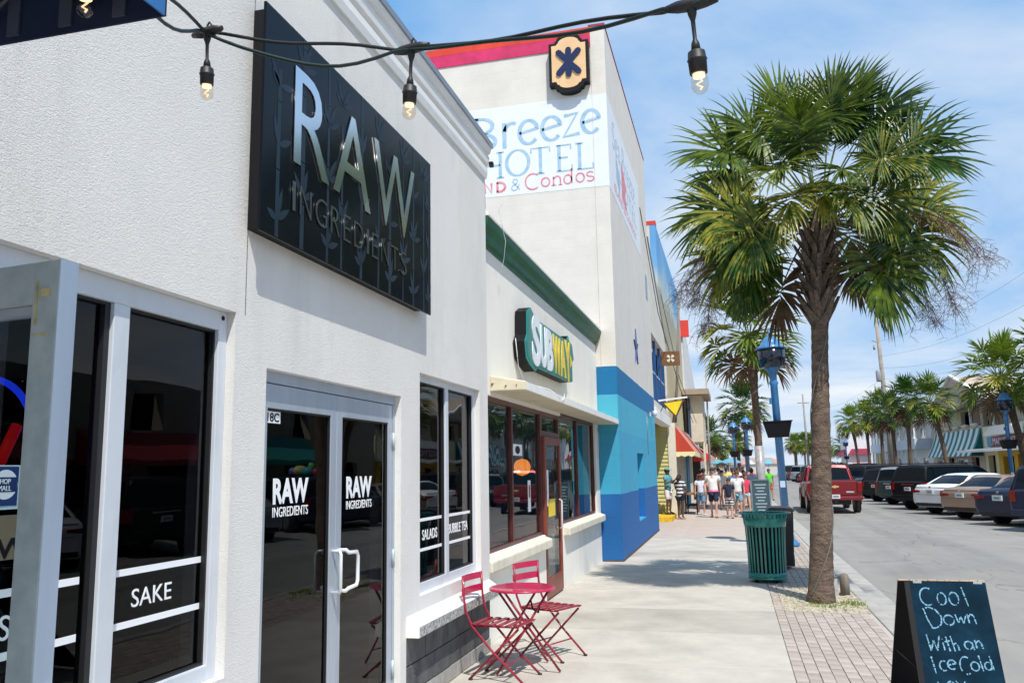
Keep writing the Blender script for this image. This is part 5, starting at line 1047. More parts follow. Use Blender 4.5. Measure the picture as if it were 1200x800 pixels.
b = MB(); b.add([(bx0-.035, by+.012, bz), (bx1-.035, by+.012, bz), (bx1-.035, by+.78, .02), (bx0-.035, by+.78, .02), (bx0-.035, by+.024, bz+.004), (bx1-.035, by+.024, bz+.004), (bx1-.035, by+.792, .024), (bx0-.035, by+.792, .024)], [(0, 1, 2, 3), (7, 6, 5, 4), (0, 4, 5, 1), (1, 5, 6, 2), (2, 6, 7, 3), (3, 7, 4, 0)]); b.build('back_board', M['black'], ab)
b = MB(); panel_(b, bx0-.001, bx0+.028, bx0-.001, bx0+.028, .003, slant-.02, .001, -.020); panel_(b, bx1-.028, bx1+.001, bx1-.028, bx1+.001, .003, slant-.02, -.0125, -.030); b.build('side_rail', M['black'], ab)
b = MB(); rn = random.Random(2)
x = bx0-.034
while x < bx1-.01: w = rn.uniform(.01, .05); b.box(x, min(x+w, bx1), by-.006, by+.020, bz+.0045, bz+.008+rn.uniform(0, .004)); x += w+rn.uniform(0, .008)
b.build('chipped_top_edge', M['wood'], ab)
for x in (bx0+.05, bx1-.07): MB().box(x, x+.05, by-.018, by+.012, bz-.008, bz+.0042).build('hinge', M['alu_old'], ab)
MB().tube([(bx0+.01, by-.20, .50), (bx0-.02, by+.38, .50)], .004, 5).build('stay_cord', M['black'], ab)
class Chalk:
    def __init__(s): s.p = {}
    def sink(s, x, s_): return s.p.setdefault(round(x, 3), MB()) if False else s.p.setdefault((round(x, 3), round(s_/.11)), MB())
ch_ = Chalk()
def stroke(pts, x, s_, k, w=.0085):
    """chalk stroke; pts in letter units, x right, y down the board"""
    ch = ch_.sink(x, s_); P = [bpt(bx0+(x+a*k), s_+b_*k, .0012) for a, b_ in pts]; Q = []
    for i in range(len(P)-1):
        n_ = max(1, int((P[i+1]-P[i]).length/.006))
        for j in range(n_): Q.append(P[i].lerp(P[i+1], j/n_))
    Q.append(P[-1]); ax_ = Vector((1, 0, 0))
    for i in range(len(Q)-1):
        if rn.random() < .10: continue
        d = Q[i+1]-Q[i]; n = d.cross(nf).normalized()*w*.5*rn.uniform(.45, 1.25); ch.add([Q[i]-n, Q[i+1]-n, Q[i+1]+n, Q[i]+n], [(0, 1, 2, 3)])
def el(cx, cy, rx, ry, a0=0, a1=360, n=18): return [(cx+rx*math.cos(R(a0+(a1-a0)*i/n)), cy-ry*math.sin(R(a0+(a1-a0)*i/n))) for i in range(n+1)]
# Cool
stroke(el(.42, .55, .40, .52, 60, 300), .075, .035, .105); stroke(el(.35, .62, .24, .36), .165, .04, .105); stroke(el(.35, .62, .26, .38, 30, 390), .235, .038, .105); stroke([(0, 0), (.10, .5), (.22, 1.12)], .325, .03, .105)
# Down
stroke([(0, .1), (.12, .62), (.30, 1.05)], .085, .155, .125); stroke([(-.04, .12), (.25, .02), (.55, .15), (.78, .5), (.72, .85), (.5, 1.02), (.28, 1.06)], .085, .155, .125)
stroke(el(.3, .3, .30, .30, 90, 450), .192, .205, .10); stroke([(0, 0), (.12, .5), (.30, .12), (.42, .52), (.62, .0)], .262, .200, .10); stroke([(0, 0), (.06, .55)], .330, .195, .10); stroke([(.03, .2), (.2, .0), (.36, .12), (.44, .6)], .330, .195, .10)
# With an
stroke([(0, 0), (.14, .95), (.36, .35), (.5, .95), (.72, .05)], .078, .325, .10); stroke([(0, 0), (.06, .5)], .165, .370, .09); stroke([(-.02, -.25), (.0, -.2)], .165, .370, .09)
stroke([(0, 0), (.14, .9)], .186, .335, .095); stroke([(-.12, .33), (.22, .25)], .186, .335, .095); stroke([(0, 0), (.16, .95)], .212, .330, .095); stroke([(.08, .6), (.26, .42), (.38, .6), (.42, .95)], .212, .330, .095)
stroke(el(.28, .30, .25, .26, 20, 380), .282, .355, .09); stroke([(.52, .1), (.60, .6)], .282, .355, .09); stroke([(0, 0), (.08, .6)], .345, .350, .09); stroke([(.03, .25), (.22, .02), (.38, .2), (.46, .62)], .345, .350, .09)
# Ice Cold
stroke([(0, 0), (.14, .98)], .085, .455, .105); stroke(el(.3, .3, .24, .30, 60, 300), .120, .478, .095); stroke([(.03, .34), (.52, .22)]+el(.28, .3, .25, .28, 20, 310), .168, .470, .095)
stroke(el(.36, .48, .32, .48, 60, 300), .235, .450, .105); stroke(el(.28, .3, .24, .27), .295, .475, .095); stroke([(0, 0), (.14, .95)], .350, .440, .10); stroke(el(.25, .3, .22, .25), .372, .472, .09); stroke([(.40, -.35), (.56, .55)], .372, .472, .09)
# two more lines continue below
stroke([(0, .0), (.05, .6), (.3, .6)], .10, .60, .1); stroke(el(.2, .3, .2, .25), .15, .59, .1); stroke([(0, 0), (.3, .5), (.5, 0)], .2, .59, .1)
for q in ch_.p.values(): q.build('chalk_letter', M['chalk'], ab)

# small A-board up the pavement
a2 = thing('menu_board', (.90, 30.0, 0), 'small teal framed menu board on the pavement beyond the litter bin', 'menu board')
fr_ = mat('grey_teal_frame', (.10, .17, .18), .6); 
for s_ in (-1, 1):
    MB().add([(.60, 30+.03*s_, 1.25), (1.16, 30+.03*s_, 1.25), (1.16, 30+.28*s_, .03), (.60, 30+.28*s_, .03), (.60, 30+.05*s_, 1.25), (1.16, 30+.05*s_, 1.25), (1.16, 30+.30*s_, .03), (.60, 30+.30*s_, .03)], [(0, 1, 2, 3), (7, 6, 5, 4), (0, 4, 5, 1), (1, 5, 6, 2), (2, 6, 7, 3), (3, 7, 4, 0)]).build('board', mat('menu_blackboard', (.02, .055, .07), .5), a2)
MB().box(.58, 1.18, 29.93, 30.05, 1.25, 1.30).bar((.58, 29.94, 1.26), (.58, 29.68, .0), .05, .03).bar((1.18, 29.94, 1.26), (1.18, 29.68, .0), .05, .03).build('frame', fr_, a2)
b = MB()
for k in range(9): z = 1.12-k*.105; yy = 30-.05-(1.25-z)*.205-.004; b.obox((.88, yy, z), (.19-.04*(k % 3), 0, 0), (0, .001, 0), (0, 0, .018))
b.build('writing', mat('chalk_lines', (.35, .45, .5), .9), a2)

# ================================================================== vehicles (rear at y=0, front toward +y)
carglass = mat('car_glass', (.005, .010, .017), .08, spec=.16, var=.1)
tail = mat('tail_light', (.22, .006, .006), .3, coat=.3); tyre = mat('tyre_rubber', (.014, .014, .015), .85); rimm = mat('alloy_rim', (.40, .41, .43), .3, .8)
plate = mat('licence_plate', (.62, .64, .62), .5); trimb = mat('black_trim', (.015, .015, .017), .5)
def paint(name, c, metal=.3): return mat(name, c, .35, metal, var=.03, coat=.45)
def loft(mb, st):
    """st: (y, half width, z bottom, z shoulder, z deck)"""
    n = 14
    for (y, w, zb, zs, zd) in st:
        zm = (zb+zs)/2; h = [(0, zb), (w*.82, zb), (w*.97, zb+.10), (w, zm), (w*.985, zs-.06), (w*.93, zs), (w*.80, zd), (0, zd+.015)]
        ring = h+[(-x, z) for x, z in reversed(h[1:-1])]; mb.v += [(x, y, z) for x, z in ring]
    for i in range(len(st)-1):
        for k in range(n): mb.f.append((i*n+k, i*n+(k+1) % n, (i+1)*n+(k+1) % n, (i+1)*n+k)); mb.sm.append(True); mb.mi.append(0)
    mb.f += [tuple(reversed(range(n))), tuple((len(st)-1)*n+k for k in range(n))]; mb.sm += [False]*2; mb.mi += [0]*2
    mb.f = [tuple(reversed(f)) for f in mb.f]
def quadwin(mb, q, inset=.10, off=.006):
    q = [Vector(p) for p in q]; c = sum(q, Vector())/4; n = (q[1]-q[0]).cross(q[3]-q[0]).normalized()
    q2 = []
    for i, p in enumerate(q):
        a = (q[(i+1) % 4]-p).normalized(); b_ = (q[i-1]-p).normalized(); q2.append(p+(a+b_)*inset+n*off)
    q3 = [p-n*off*1.5 for p in q2]; mb.add(q2+q3, [(0, 1, 2, 3), (7, 6, 5, 4), (0, 4, 5, 1), (1, 5, 6, 2), (2, 6, 7, 3), (3, 7, 4, 0)])
def car(kind, pm_, lab, group, roof_m=None, plate_text=True):
    t = thing('pickup_truck' if kind == 'pickup' else ('suv' if kind == 'suv' else 'sedan'), (0, 0, 0), lab, 'pickup truck' if kind == 'pickup' else 'car', group)
    b = MB()
    if kind == 'sedan':
        L, Wd = 4.75, .91; st = [(0, .74, .38, .72, .84), (.04, .84, .32, .82, .97), (.16, .90, .26, .90, 1.04), (.9, .91, .20, .95, 1.07), (2.4, .915, .18, .93, .98), (3.3, .91, .20, .90, .97), (4.2, .88, .22, .78, .84), (4.62, .78, .26, .66, .70), (4.75, .60, .32, .56, .58)]
        gh = dict(y0=.62, y1=3.55, r0=1.45, r1=2.55, wb=.80, wr=.60, zb=1.0, zr=1.43); wheels = (.98, 3.72); wr_ = .32
    elif kind == 'suv':
        L, Wd = 5.1, .99; st = [(0, .88, .50, 1.0, 1.10), (.05, .96, .42, 1.08, 1.16), (.2, .985, .36, 1.12, 1.18), (1.2, .99, .30, 1.12, 1.18), (3.3, .99, .30, 1.10, 1.16), (3.9, .98, .30, 1.05, 1.14), (4.8, .93, .32, .98, 1.04), (5.1, .78, .40, .80, .84)]
        gh = dict(y0=.06, y1=3.95, r0=.30, r1=3.05, wb=.90, wr=.76, zb=1.12, zr=1.84); wheels = (1.0, 4.05); wr_ = .385
    else:
        L, Wd = 5.8, 1.0; st = [(.02, .97, .62, 1.18, 1.24), (.1, .985, .52, 1.20, 1.25), (2.0, .99, .50, 1.20, 1.25), (2.05, .99, .45, 1.20, 1.25), (4.0, .99, .45, 1.16, 1.22), (5.2, .97, .46, 1.10, 1.18), (5.65, .94, .5, 1.0, 1.05), (5.8, .85, .55, .85, .9)]
        gh = dict(y0=2.0, y1=4.35, r0=2.22, r1=3.55, wb=.90, wr=.74, zb=1.2, zr=1.86); wheels = (1.15, 4.75); wr_ = .41
    loft(b, st); body = b.build('body', pm_, t)
    g = gh; zc_ = g['zr']-.06; y0_, y1_, r0_, r1_, wb, wr = g['y0'], g['y1'], g['r0'], g['r1'], g['wb'], g['wr']; zb = g['zb']; zr = g['zr']
    prof_ = [(0, 0), (.25, .30), (.5, .58), (.75, .84), (1, .985)]; ST = [(y0_+(r0_-y0_)*a, h) for a, h in prof_]+[(r0_+(r1_-r0_)*a, 1.0+.012*math.sin(a*math.pi)) for a in (.12, .35, .6, .85)]+[(y1_+(r1_-y1_)*a, h) for a, h in reversed(prof_)]
    def pt(i, k):
        y, h = ST[i]; sg = 1 if k > 0 else -1; k = abs(k); w = wb+(wr-wb)*min(h, 1); zt_ = zb+(zr-zb)*h
        return {4: (sg*wb*(.985 if i in (0, len(ST)-1) else 1), y, zb-.02), 3: (sg*(w+.012), y, zb+(zt_-zb)*.86), 2: (sg*(w-.06), y, zb+(zt_-zb)*.97), 1: (sg*(w*.45), y, zt_+.006), 0: (0, y, zt_+.012)}[k]
    cols_ = [-4, -3, -2, -1, 0, 1, 2, 3, 4]
    zones = {'cabin': MB(), 'rear_window': MB(), 'windscreen': MB(), 'sl': MB(), 'sr': MB()}
    for i in range(len(ST)-1):
        for a_, b_ in zip(cols_, cols_[1:]):
            q = [pt(i, a_), pt(i, b_), pt(i+1, b_), pt(i+1, a_)]; side = max(abs(a_), abs(b_)) == 4
            zn = ('sl' if a_ < 0 else 'sr') if side else ('rear_window' if i < 3 and max(abs(a_), abs(b_)) < 3 else ('windscreen' if i >= len(ST)-4 and max(abs(a_), abs(b_)) < 3 else 'cabin'))
            zones[zn].add(q, [(0, 1, 2, 3)], True)
    for k_, nm_, mt_ in (('cabin', 'cabin', roof_m or pm_), ('rear_window', 'rear_window', carglass), ('windscreen', 'windscreen', carglass), ('sl', 'side_window', carglass), ('sr', 'side_window', carglass)): zones[k_].build(nm_, mt_, t)
    pl = MB()
    for sg in (-1, 1):
        for rng in (range(0, 6), range(len(ST)-6, len(ST))): pl.tube([Vector(pt(i, 3*sg))+Vector((sg*.004, 0, 0)) for i in rng], .028, 6)
        pl.tube([Vector(pt(i, 3*sg)) for i in range(len(ST))], .020, 5); ib = 7; pl.bar(pt(ib, 4*sg), pt(ib, 3*sg), .03, .07, (1, 0, 0))
        if kind == 'suv': ic = 5; pl.bar(pt(ic, 4*sg), pt(ic, 3*sg), .03, .08, (1, 0, 0))
    pl.build('pillars', pm_, t, kind='stuff')
    # shut lines and belt trim
    sl_ = MB()
    for sg in (-1, 1):
        yb_ = y1_-.45
        for yy in (yb_, (y0_+y1_)/2+.1, y0_+.75 if kind != 'pickup' else y0_+.15): sl_.box(sg*(Wd-.012), sg*(Wd+.002), yy-.006, yy+.006, .45, st[3][3]-.05)
        sl_.box(sg*(wb+.005), sg*(wb+.02), y0_+.3, y1_-.3, zb-.012, zb+.006)
    if kind == 'sedan': sl_.box(-.62, .62, -.004, .01, .70, .708); sl_.bar((-.70, .03, .955), (.70, .03, .955), .01, .012)
    if kind == 'suv': sl_.box(-.86, .86, -.006, .01, .64, .652)
    if kind == 'pickup': sl_.box(-.78, .78, -.016, -.012, .90, .905); sl_.box(-.80, -.785, -.014, .0, .7, 1.23); sl_.box(.785, .80, -.014, .0, .7, 1.23)
    sl_.build('shut_lines', trimb, t, kind='stuff')
    for s_ in (-1, 1):
        for y in wheels:
            x = s_*(Wd-.11); w_ = MB(); w_.tube([(x-.11*s_, y, wr_), (x-.09*s_, y, wr_), (x+.09*s_, y, wr_), (x+.115*s_, y, wr_)], [wr_*.94, wr_, wr_, wr_*.93], 22, True, False); wh = w_.build('wheel', tyre, t)
            r_ = MB(); r_.tube([(x+.108*s_, y, wr_), (x+.120*s_, y, wr_)], [wr_*.62, wr_*.60], 18); r_.build('rim', rimm, wh)
            ar = MB(); P = [(y+math.cos(R(a))*wr_*1.14, wr_+.02+math.sin(R(a))*wr_*1.14) for a in range(-10, 191, 20)]; Pi = [(y+math.cos(R(a))*wr_*1.30, wr_+.02+math.sin(R(a))*wr_*1.28) for a in range(190, -11, -20)]
            ar.prism(P+Pi, (s_*(Wd-.02) if s_ > 0 else -Wd-.012, 0, 0), (0, 1, 0), (0, 0, 1), (.032, 0, 0)); ar.build('wheel_arch', pm_ if kind != 'pickup' else pm_, t)
            MB().tube([(x-.12*s_, y, wr_+.03), (s_*(Wd-.035), y, wr_+.03)], wr_*1.15, 20).build('wheel_well', trimb, t)
        # tail lights wrap the corner
        if kind == 'sedan': z0_, z1_, xi, xo, ln = .76, .87, .46, .82, .34
        elif kind == 'suv': z0_, z1_, xi, xo, ln = .80, 1.14, .74, .94, .12
        else: z0_, z1_, xi, xo, ln = .80, 1.16, .82, .965, .14
        a_ = MB(); a_.add([(s_*xi, -.035, z0_+.03), (s_*xi, -.035, z1_-.02), (s_*xo, .0, z0_), (s_*xo, .0, z1_), (s_*(xo+(.085 if kind == 'sedan' else .035)), ln, z0_+.06), (s_*(xo+(.085 if kind == 'sedan' else .035)), ln, z1_-.01), (s_*xi, .10, z0_+.03), (s_*xi, .10, z1_-.02), (s_*(xo-.06), ln, z0_+.06), (s_*(xo-.06), ln, z1_-.01)], [(0, 1, 3, 2), (2, 3, 5, 4), (1, 7, 9, 5, 3), (0, 2, 4, 8, 6), (6, 8, 9, 7), (4, 5, 9, 8), (0, 6, 7, 1)]); a_.build('tail_light', tail, t)
        MB().obox((s_*(Wd+.06), g['y1']-.65, g['zb']+.06), (.08, 0, 0), (0, .045, 0), (0, 0, .06)).build('wing_mirror', pm_, t, bevel=.01)
        MB().bar((s_*(Wd-.03), y1_-1.75, st[3][3]-.14), (s_*(Wd-.03), y1_-1.55, st[3][3]-.14), .06, .03).build('door_handle', pm_, t)
    zpl = .66 if kind == 'sedan' else (.86 if kind == 'suv' else .68)
    if kind == 'sedan': MB().box(-.70, .70, -.012, .12, .30, .42).build('lower_bumper', trimb, t, bevel=.02); zpl = .80
    if kind == 'suv': MB().box(-.90, .90, -.05, .15, .44, .62).build('bumper', pm_, t, bevel=.03); MB().box(-.35, .35, -.008, .02, 1.02, 1.06).build('chrome_strip', M['chrome'], t); MB().box(-.74, -.70, .4, 3.0, g['zr']+.03, g['zr']+.07).box(.70, .74, .4, 3.0, g['zr']+.03, g['zr']+.07).build('roof_rail', trimb, t); zpl = .86
    if kind == 'pickup':
        MB().box(-.78, .78, -.012, .02, .72, 1.235).build('tailgate', pm_, t, bevel=.012); MB().box(-.97, .97, -.13, .06, .52, .66).build('bumper', mat('dark_red_bumper', (.20, .012, .02), .3, .3, coat=.6), t, bevel=.02)
        MB().box(-.84, .84, .10, 1.92, 1.262, 1.272).build('bed_cover', trimb, t); MB().box(-.05, .05, -.16, -.13, .42, .50).build('tow_hitch', trimb, t); MB().box(-.60, .60, .3, .5, .34, .50).build('axle', trimb, t)
        gold = mat('gold_emblem', (.80, .60, .22), .3, .6); MB().prism([(-.15, -.028), (-.055, -.028), (-.055, -.05), (.05, -.05), (.05, -.028), (.14, -.028), (.155, .028), (.055, .028), (.055, .05), (-.05, .05), (-.05, .028), (-.14, .028)], (0, -.024, 1.03), (1, 0, 0), (0, 0, 1), (0, .012, 0)).build('emblem', gold, t)
        MB().box(.40, .68, -.02, -.008, .80, .86).build('model_badge', M['chrome'], t); zpl = .66
    MB().box(-.155, .155, (-.155 if kind == 'pickup' else -.055), (-.135 if kind == 'pickup' else -.012), zpl-.075, zpl+.08).build('licence_plate', plate, t)
    MB().box(-.10, .10, (-.158 if kind == 'pickup' else -.058), (-.1555 if kind == 'pickup' else -.0555), zpl-.03, zpl+.035).build('plate_marks', mat('plate_ink', (.15, .25, .35), .6), t)
    if kind == 'sedan': MB().tube([(0, -.02, .965), (0, -.008, .965)], .045, 12).build('badge', M['chrome'], t)
    return t
def put(t, x, y, hd, s_=1.0, z=-.118): t.location = (x, y, z); t.rotation_euler = (0, 0, -R(hd)); t.scale = (s_, s_, s_); return t
red = paint('red_metallic', (.22, .006, .012)); pk_ = put(car('pickup', red, 'red pickup truck driving away up the street just right of the nearest palm', None, paint('red_cabin_paint', (.42, .03, .03))), 3.78, 34.6, .6)
for q_ in (red,): dirt(q_, 6, .12)
whitep = paint('white_car_paint', (.72, .74, .76), 0); goldp = paint('bronze_car_paint', (.34, .24, .185)); navy = mat('navy_car_paint', (.008, .016, .05), .45, 0, coat=.15); blk = mat('black_car_paint', (.008, .009, .012), .5, 0, coat=.08, spec=.3); slv = paint('silver_car_paint', (.35, .38, .42)); dgr = paint('dark_teal_car_paint', (.01, .035, .05)); maroon = paint('maroon_car_paint', (.16, .01, .015))
G_ = 'cars parked at an angle along the right side'
H = 56
c_w = put(car('sedan', whitep, 'white hatchback parked between the black SUV and the bronze sedan', G_), 6.95, 33.7, H, 1.03)
c_g = put(car('sedan', goldp, 'bronze sedan parked between the white hatchback and the navy sedan', G_), 7.2, 30.6, H, 1.0)
c_b = put(car('sedan', navy, 'navy blue sedan parked between the bronze sedan and the SUV at the right edge', G_), 7.50, 27.6, H, 1.02)
c_k = put(car('suv', blk, 'large black SUV parked left of the white hatchback', G_), 6.85, 37.2, H, .98)
sp_w = MB(); sp_w.add([(-.72, .30, 1.10), (.72, .30, 1.10), (.66, .60, 1.19), (-.66, .60, 1.19), (-.72, .33, 1.06), (.72, .33, 1.06), (.66, .63, 1.15), (-.66, .63, 1.15)], [(0, 1, 2, 3), (7, 6, 5, 4), (0, 4, 5, 1), (1, 5, 6, 2), (2, 6, 7, 3), (3, 7, 4, 0)])
def carcopy(src, x, y, lab, s_=1.0, pm_=None, hd=H, roof=None):
    t = copy_tree(src); put(t, x, y, hd, s_); t['label'] = lab
    for c in t.children:
        n = c.name.split('.')[0]
        if pm_ and n in ('body', 'wheel_arch', 'wing_mirror', 'door_handle', 'cabin', 'bumper'):
            c.data = c.data.copy(); c.data.materials[0] = pm_
        if roof and n == 'cabin': c.data = c.data.copy(); c.data.materials[0] = roof
    return t
e_ = carcopy(c_k, 7.75, 24.9, 'dark blue SUV cut off by the right edge with beach toys on its roof', .97, navy)
carcopy(c_k, 6.9, 41.8, 'dark teal SUV with pale roof just left of the large black SUV', .93, dgr, roof=slv)
carcopy(c_k, 6.8, 45.4, 'black SUV second left of the large black SUV', .90)
carcopy(c_b, 6.9, 49.6, 'dark car beyond the pickup truck, third left of the large black SUV', 1.05, dgr)
carcopy(c_k, 6.9, 53.4, 'black SUV farther up the row beyond the pickup', .98, blk)
for i, (x, y, pp, src) in enumerate(((6.9, 58, maroon, c_g), (6.9, 62, blk, c_k), (6.9, 66, slv, c_g), (6.9, 70, navy, c_g), (6.9, 75, blk, c_k), (6.8, 80, whitep, c_g), (6.8, 85, dgr, c_k), (6.7, 91, blk, c_g), (6.6, 97, slv, c_k), (6.6, 104, maroon, c_g), (6.5, 112, blk, c_k), (6.4, 121, navy, c_g))):
    carcopy(src, x, y, ['maroon', 'black', 'silver', 'navy', 'black', 'white', 'dark teal', 'black', 'silver', 'maroon', 'black', 'navy'][i]+' '+['car level with the third row palm', 'SUV behind the maroon car of the row', 'sedan behind the black distant SUV', 'sedan amid the distant parked row', 'SUV between a navy sedan and a white car', 'sedan alone of its colour far off', 'SUV behind the lone white distant car', 'sedan left of the dark teal distant SUV', 'SUV late in the distant row', 'sedan near the far end of the row', 'SUV last but one of the parked row', 'sedan at the very end of the parked row'][i], 1.0, pp)
for i, (x, y, pp, src) in enumerate(((8.0, 21.0, slv, c_g), (8.1, 17.4, blk, c_k), (8.1, 13.6, whitep, c_g), (8.1, 10, blk, c_k))): carcopy(src, x, y, ['silver sedan', 'black SUV', 'white sedan', 'black SUV'][i]+' parked opposite, reflected in the shop windows, %s' % ['nearest the navy SUV', 'second along', 'third along', 'last'][i], 1.0, pp)
# beach toys on the roof
for i, (x, y, z, r_, c, nm) in enumerate(((8.72, 25.72, 1.80, .17, (.70, .05, .06), 'red'), (8.98, 25.55, 1.83, .16, (.05, .45, .50), 'turquoise'), (9.30, 25.7, 1.85, .19, (.75, .72, .25), 'pale yellow'), (9.02, 25.9, 2.0, .13, (.20, .55, .15), 'green'), (9.6, 25.8, 1.82, .18, (.20, .25, .70), 'blue'))):
    MB().sph((x, y, z), r_, r_, r_, 14, 9).build('beach_ball', mat(nm+'_beach_ball', c, .3), loc=(x, y, z), label=nm+' inflatable beach ball on the dark blue SUV roof', cat='beach ball', group='inflatable toys on the SUV roof')

# ================================================================== people
def skin_mesh(name, pts, edges, radii, m, parent, sub=1, off=(0, 0, 0)):
    me = bpy.data.meshes.new(name); me.from_pydata([Vector(p) for p in pts], edges, []); o = bpy.data.objects.new(name, me); COL.objects.link(o)
    md = o.modifiers.new('skin', 'SKIN'); md.branch_smoothing = .6; md.use_smooth_shade = True
    if not me.skin_vertices: raise RuntimeError('no skin layer')
    for i, r_ in enumerate(radii):
        sv = me.skin_vertices[0].data[i]; sv.radius = r_ if isinstance(r_, tuple) else (r_, r_); sv.use_root = (i == 0)
    if sub: sm__ = o.modifiers.new('sub', 'SUBSURF'); sm__.levels = sub; sm__.render_levels = sub
    bpy.context.view_layer.update(); dg = bpy.context.evaluated_depsgraph_get(); me2 = bpy.data.meshes.new_from_object(o.evaluated_get(dg))
    bpy.data.objects.remove(o); bpy.data.meshes.remove(me); me2.materials.clear(); me2.materials.append(m)
    for p in me2.polygons: p.use_smooth = True
    o2 = link(bpy.data.objects.new(name, me2)); o2.parent = parent; return o2
skins = [mat('light_skin', (.56, .32, .23), .6), mat('dark_skin', (.10, .05, .035), .55), mat('tanned_skin', (.40, .21, .14), .6)]
def cm(n, c): return mat(n, c, .85, var=.15, vs=14)
def person(lab, x, y, hd, h=1.75, sk=0, shirt=None, shorts=None, hair=(.05, .03, .02), stride=.0, armL=None, armR=None, girth=1.0, shirt_len=0, short_len=.5, shoes=(.1, .1, .1), sleeves=True, long_hair=False, glasses=False, z=0, group=None):
    """stands at x, y facing heading hd (degrees, 0 = toward the viewer, -y)"""
    t = thing('person', (0, 0, 0), lab, 'person', group); s_ = h/1.75; k = skins[sk]; f = -stride/2
    hip = .92; sh = 1.43
    J = dict(pel=(0, 0, .97), sp=(0, -.01, 1.14), ch=(0, 0, 1.32), nk=(0, .005, 1.49), hd0=(0, -.01, 1.575), hd1=(0, -.012, 1.67),
        hl=(.09, 0, .90), hr=(-.09, 0, .90), kl=(.10, f*.55-.03, .50), kr=(-.10, -f*.55-.03, .50), al=(.10, f, .09), ar=(-.10, -f+.02, .09+.03*(stride > 0)), tl=(.11, f-.15, .035), tr=(-.11, -f-.12, .03), sl=(.185*girth**.5, 0, sh), sr=(-.185*girth**.5, 0, sh))
    aL = armL or [(.235, .03-f*.25, 1.14), (.25, -.05-f*.5, .90)]; aR = armR or [(-.235, .03+f*.25, 1.14), (-.25, -.05+f*.5, .90)]
    J['el'], J['wl'] = aL; J['er'], J['wr'] = aR
    names = list(J); P = [Vector(J[n]) for n in names]; ix = {n: i for i, n in enumerate(names)}
    rad = dict(pel=(.145*girth, .10*girth), sp=(.125*girth, .095*girth), ch=(.105*girth, .080*girth), nk=.050, hd0=(.066, .078), hd1=(.076, .092), hl=.085, hr=.085, kl=.055, kr=.055, al=.036, ar=.036, tl=.034, tr=.034, sl=.046, sr=.046, el=.040, er=.040, wl=.026, wr=.026)
    E_ = [('pel', 'sp'), ('sp', 'ch'), ('ch', 'nk'), ('nk', 'hd0'), ('hd0', 'hd1'), ('pel', 'hl'), ('pel', 'hr'), ('hl', 'kl'), ('hr', 'kr'), ('kl', 'al'), ('kr', 'ar'), ('al', 'tl'), ('ar', 'tr'), ('ch', 'sl'), ('ch', 'sr'), ('sl', 'el'), ('sr', 'er'), ('el', 'wl'), ('er', 'wr')]
    rr_ = [rad[n] for n in names]; ed = [(ix[a], ix[b_]) for a, b_ in E_]
    for w, e, sg_ in (('wl', 'el', 1), ('wr', 'er', -1)):
        W_ = Vector(J[w]); d = (W_-Vector(J[e])).normalized(); lat = Vector((0, 1, 0)); lat = (lat-d*lat.dot(d)).normalized(); palm_ = len(P); P.append(W_+d*.075); rr_.append((.030, .022)); ed.append((ix[w], palm_))
        for q, ln in zip((-.027, -.009, .010, .028), (.060, .072, .068, .052)):
            i0 = len(P); P.append(W_+d*.10+lat*q); rr_.append(.010); P.append(W_+d*(.10+ln)+lat*q*1.3+Vector((-.015*sg_, -.008, 0))); rr_.append(.007); ed += [(palm_, i0), (i0, i0+1)]
        i0 = len(P); P.append(W_+d*.06-lat*.045+Vector((0, -.01, 0))); rr_.append(.010); P.append(W_+d*.10-lat*.06); rr_.append(.008); ed += [(palm_, i0), (i0, i0+1)]
    body = skin_mesh('body', P, ed, rr_, k, t, 1)
    # face: nose, ears, eyes, mouth
    hc = Vector((0, -.012, 1.635)); fc = MB(); fc.add([hc+Vector(v) for v in ((-.012, -.088, .015), (.012, -.088, .015), (.017, -.092, -.028), (-.017, -.092, -.028), (0, -.118, -.024))], [(0, 1, 4), (1, 2, 4), (2, 3, 4), (3, 0, 4)]); fc.sph(hc+Vector((.079, .012, .0)), .012, .022, .033, 8, 5); fc.sph(hc+Vector((-.079, .012, .0)), .012, .022, .033, 8, 5); fc.sph(hc+Vector((0, -.035, -.060)), .045, .05, .035, 8, 5); fc.build('nose_and_ears', k, t)
    ey = MB()
    if glasses: ey.box(-.060, .060, -.108, -.094, 1.635, 1.668)
    else: ey.sph(hc+Vector((.030, -.082, .018)), .011, .009, .008, 6, 4); ey.sph(hc+Vector((-.030, -.082, .018)), .011, .009, .008, 6, 4)
    ey.build('sunglasses' if glasses else 'eyes', M['black'], t); MB().sph(hc+Vector((0, -.089, -.050)), .024, .008, .006, 8, 4).build('mouth', mat('lips', (.25, .07, .06), .5), t)
    hm_ = mat('hair', hair, .7); hb = MB(); hb.sph((0, .010, 1.652), .090, .105, .105, 14, 8, -.05, 1); hb.sph((0, .040, 1.625), .083, .075, .095, 12, 8)
    if long_hair: hb.tube([(0, .07, 1.66), (0, .095, 1.58), (0, .105, 1.45)], [.07, .075, .035], 10)
    hb.build('hair', hm_, t)
    def garment(nm, ps, es, rs, m_): skin_mesh(nm, ps, es, rs, m_, t, 1)
    g_ = girth
    if shirt:
        mm_ = shirt; lo = .90-shirt_len; ps = [(0, 0, 1.34), (0, -.005, 1.14), (0, 0, .99), (0, 0, lo), (0, .004, 1.475)]; es = [(0, 1), (1, 2), (2, 3), (0, 4)]; rs = [(.175*g_, .135*g_), (.150*g_, .122*g_), (.165*g_, .128*g_), (.175*g_, .135*g_), (.105, .085)]
        for sN, eN in (('sl', 'el'), ('sr', 'er')):
            a = Vector(J[sN]); e2 = a.lerp(Vector(J[eN]), .62 if sleeves else .10); i0 = len(ps); ps += [tuple(a), tuple(e2)]; rs += [.086 if sleeves else .072, .068 if sleeves else .06]; es += [(0, i0), (i0, i0+1)]
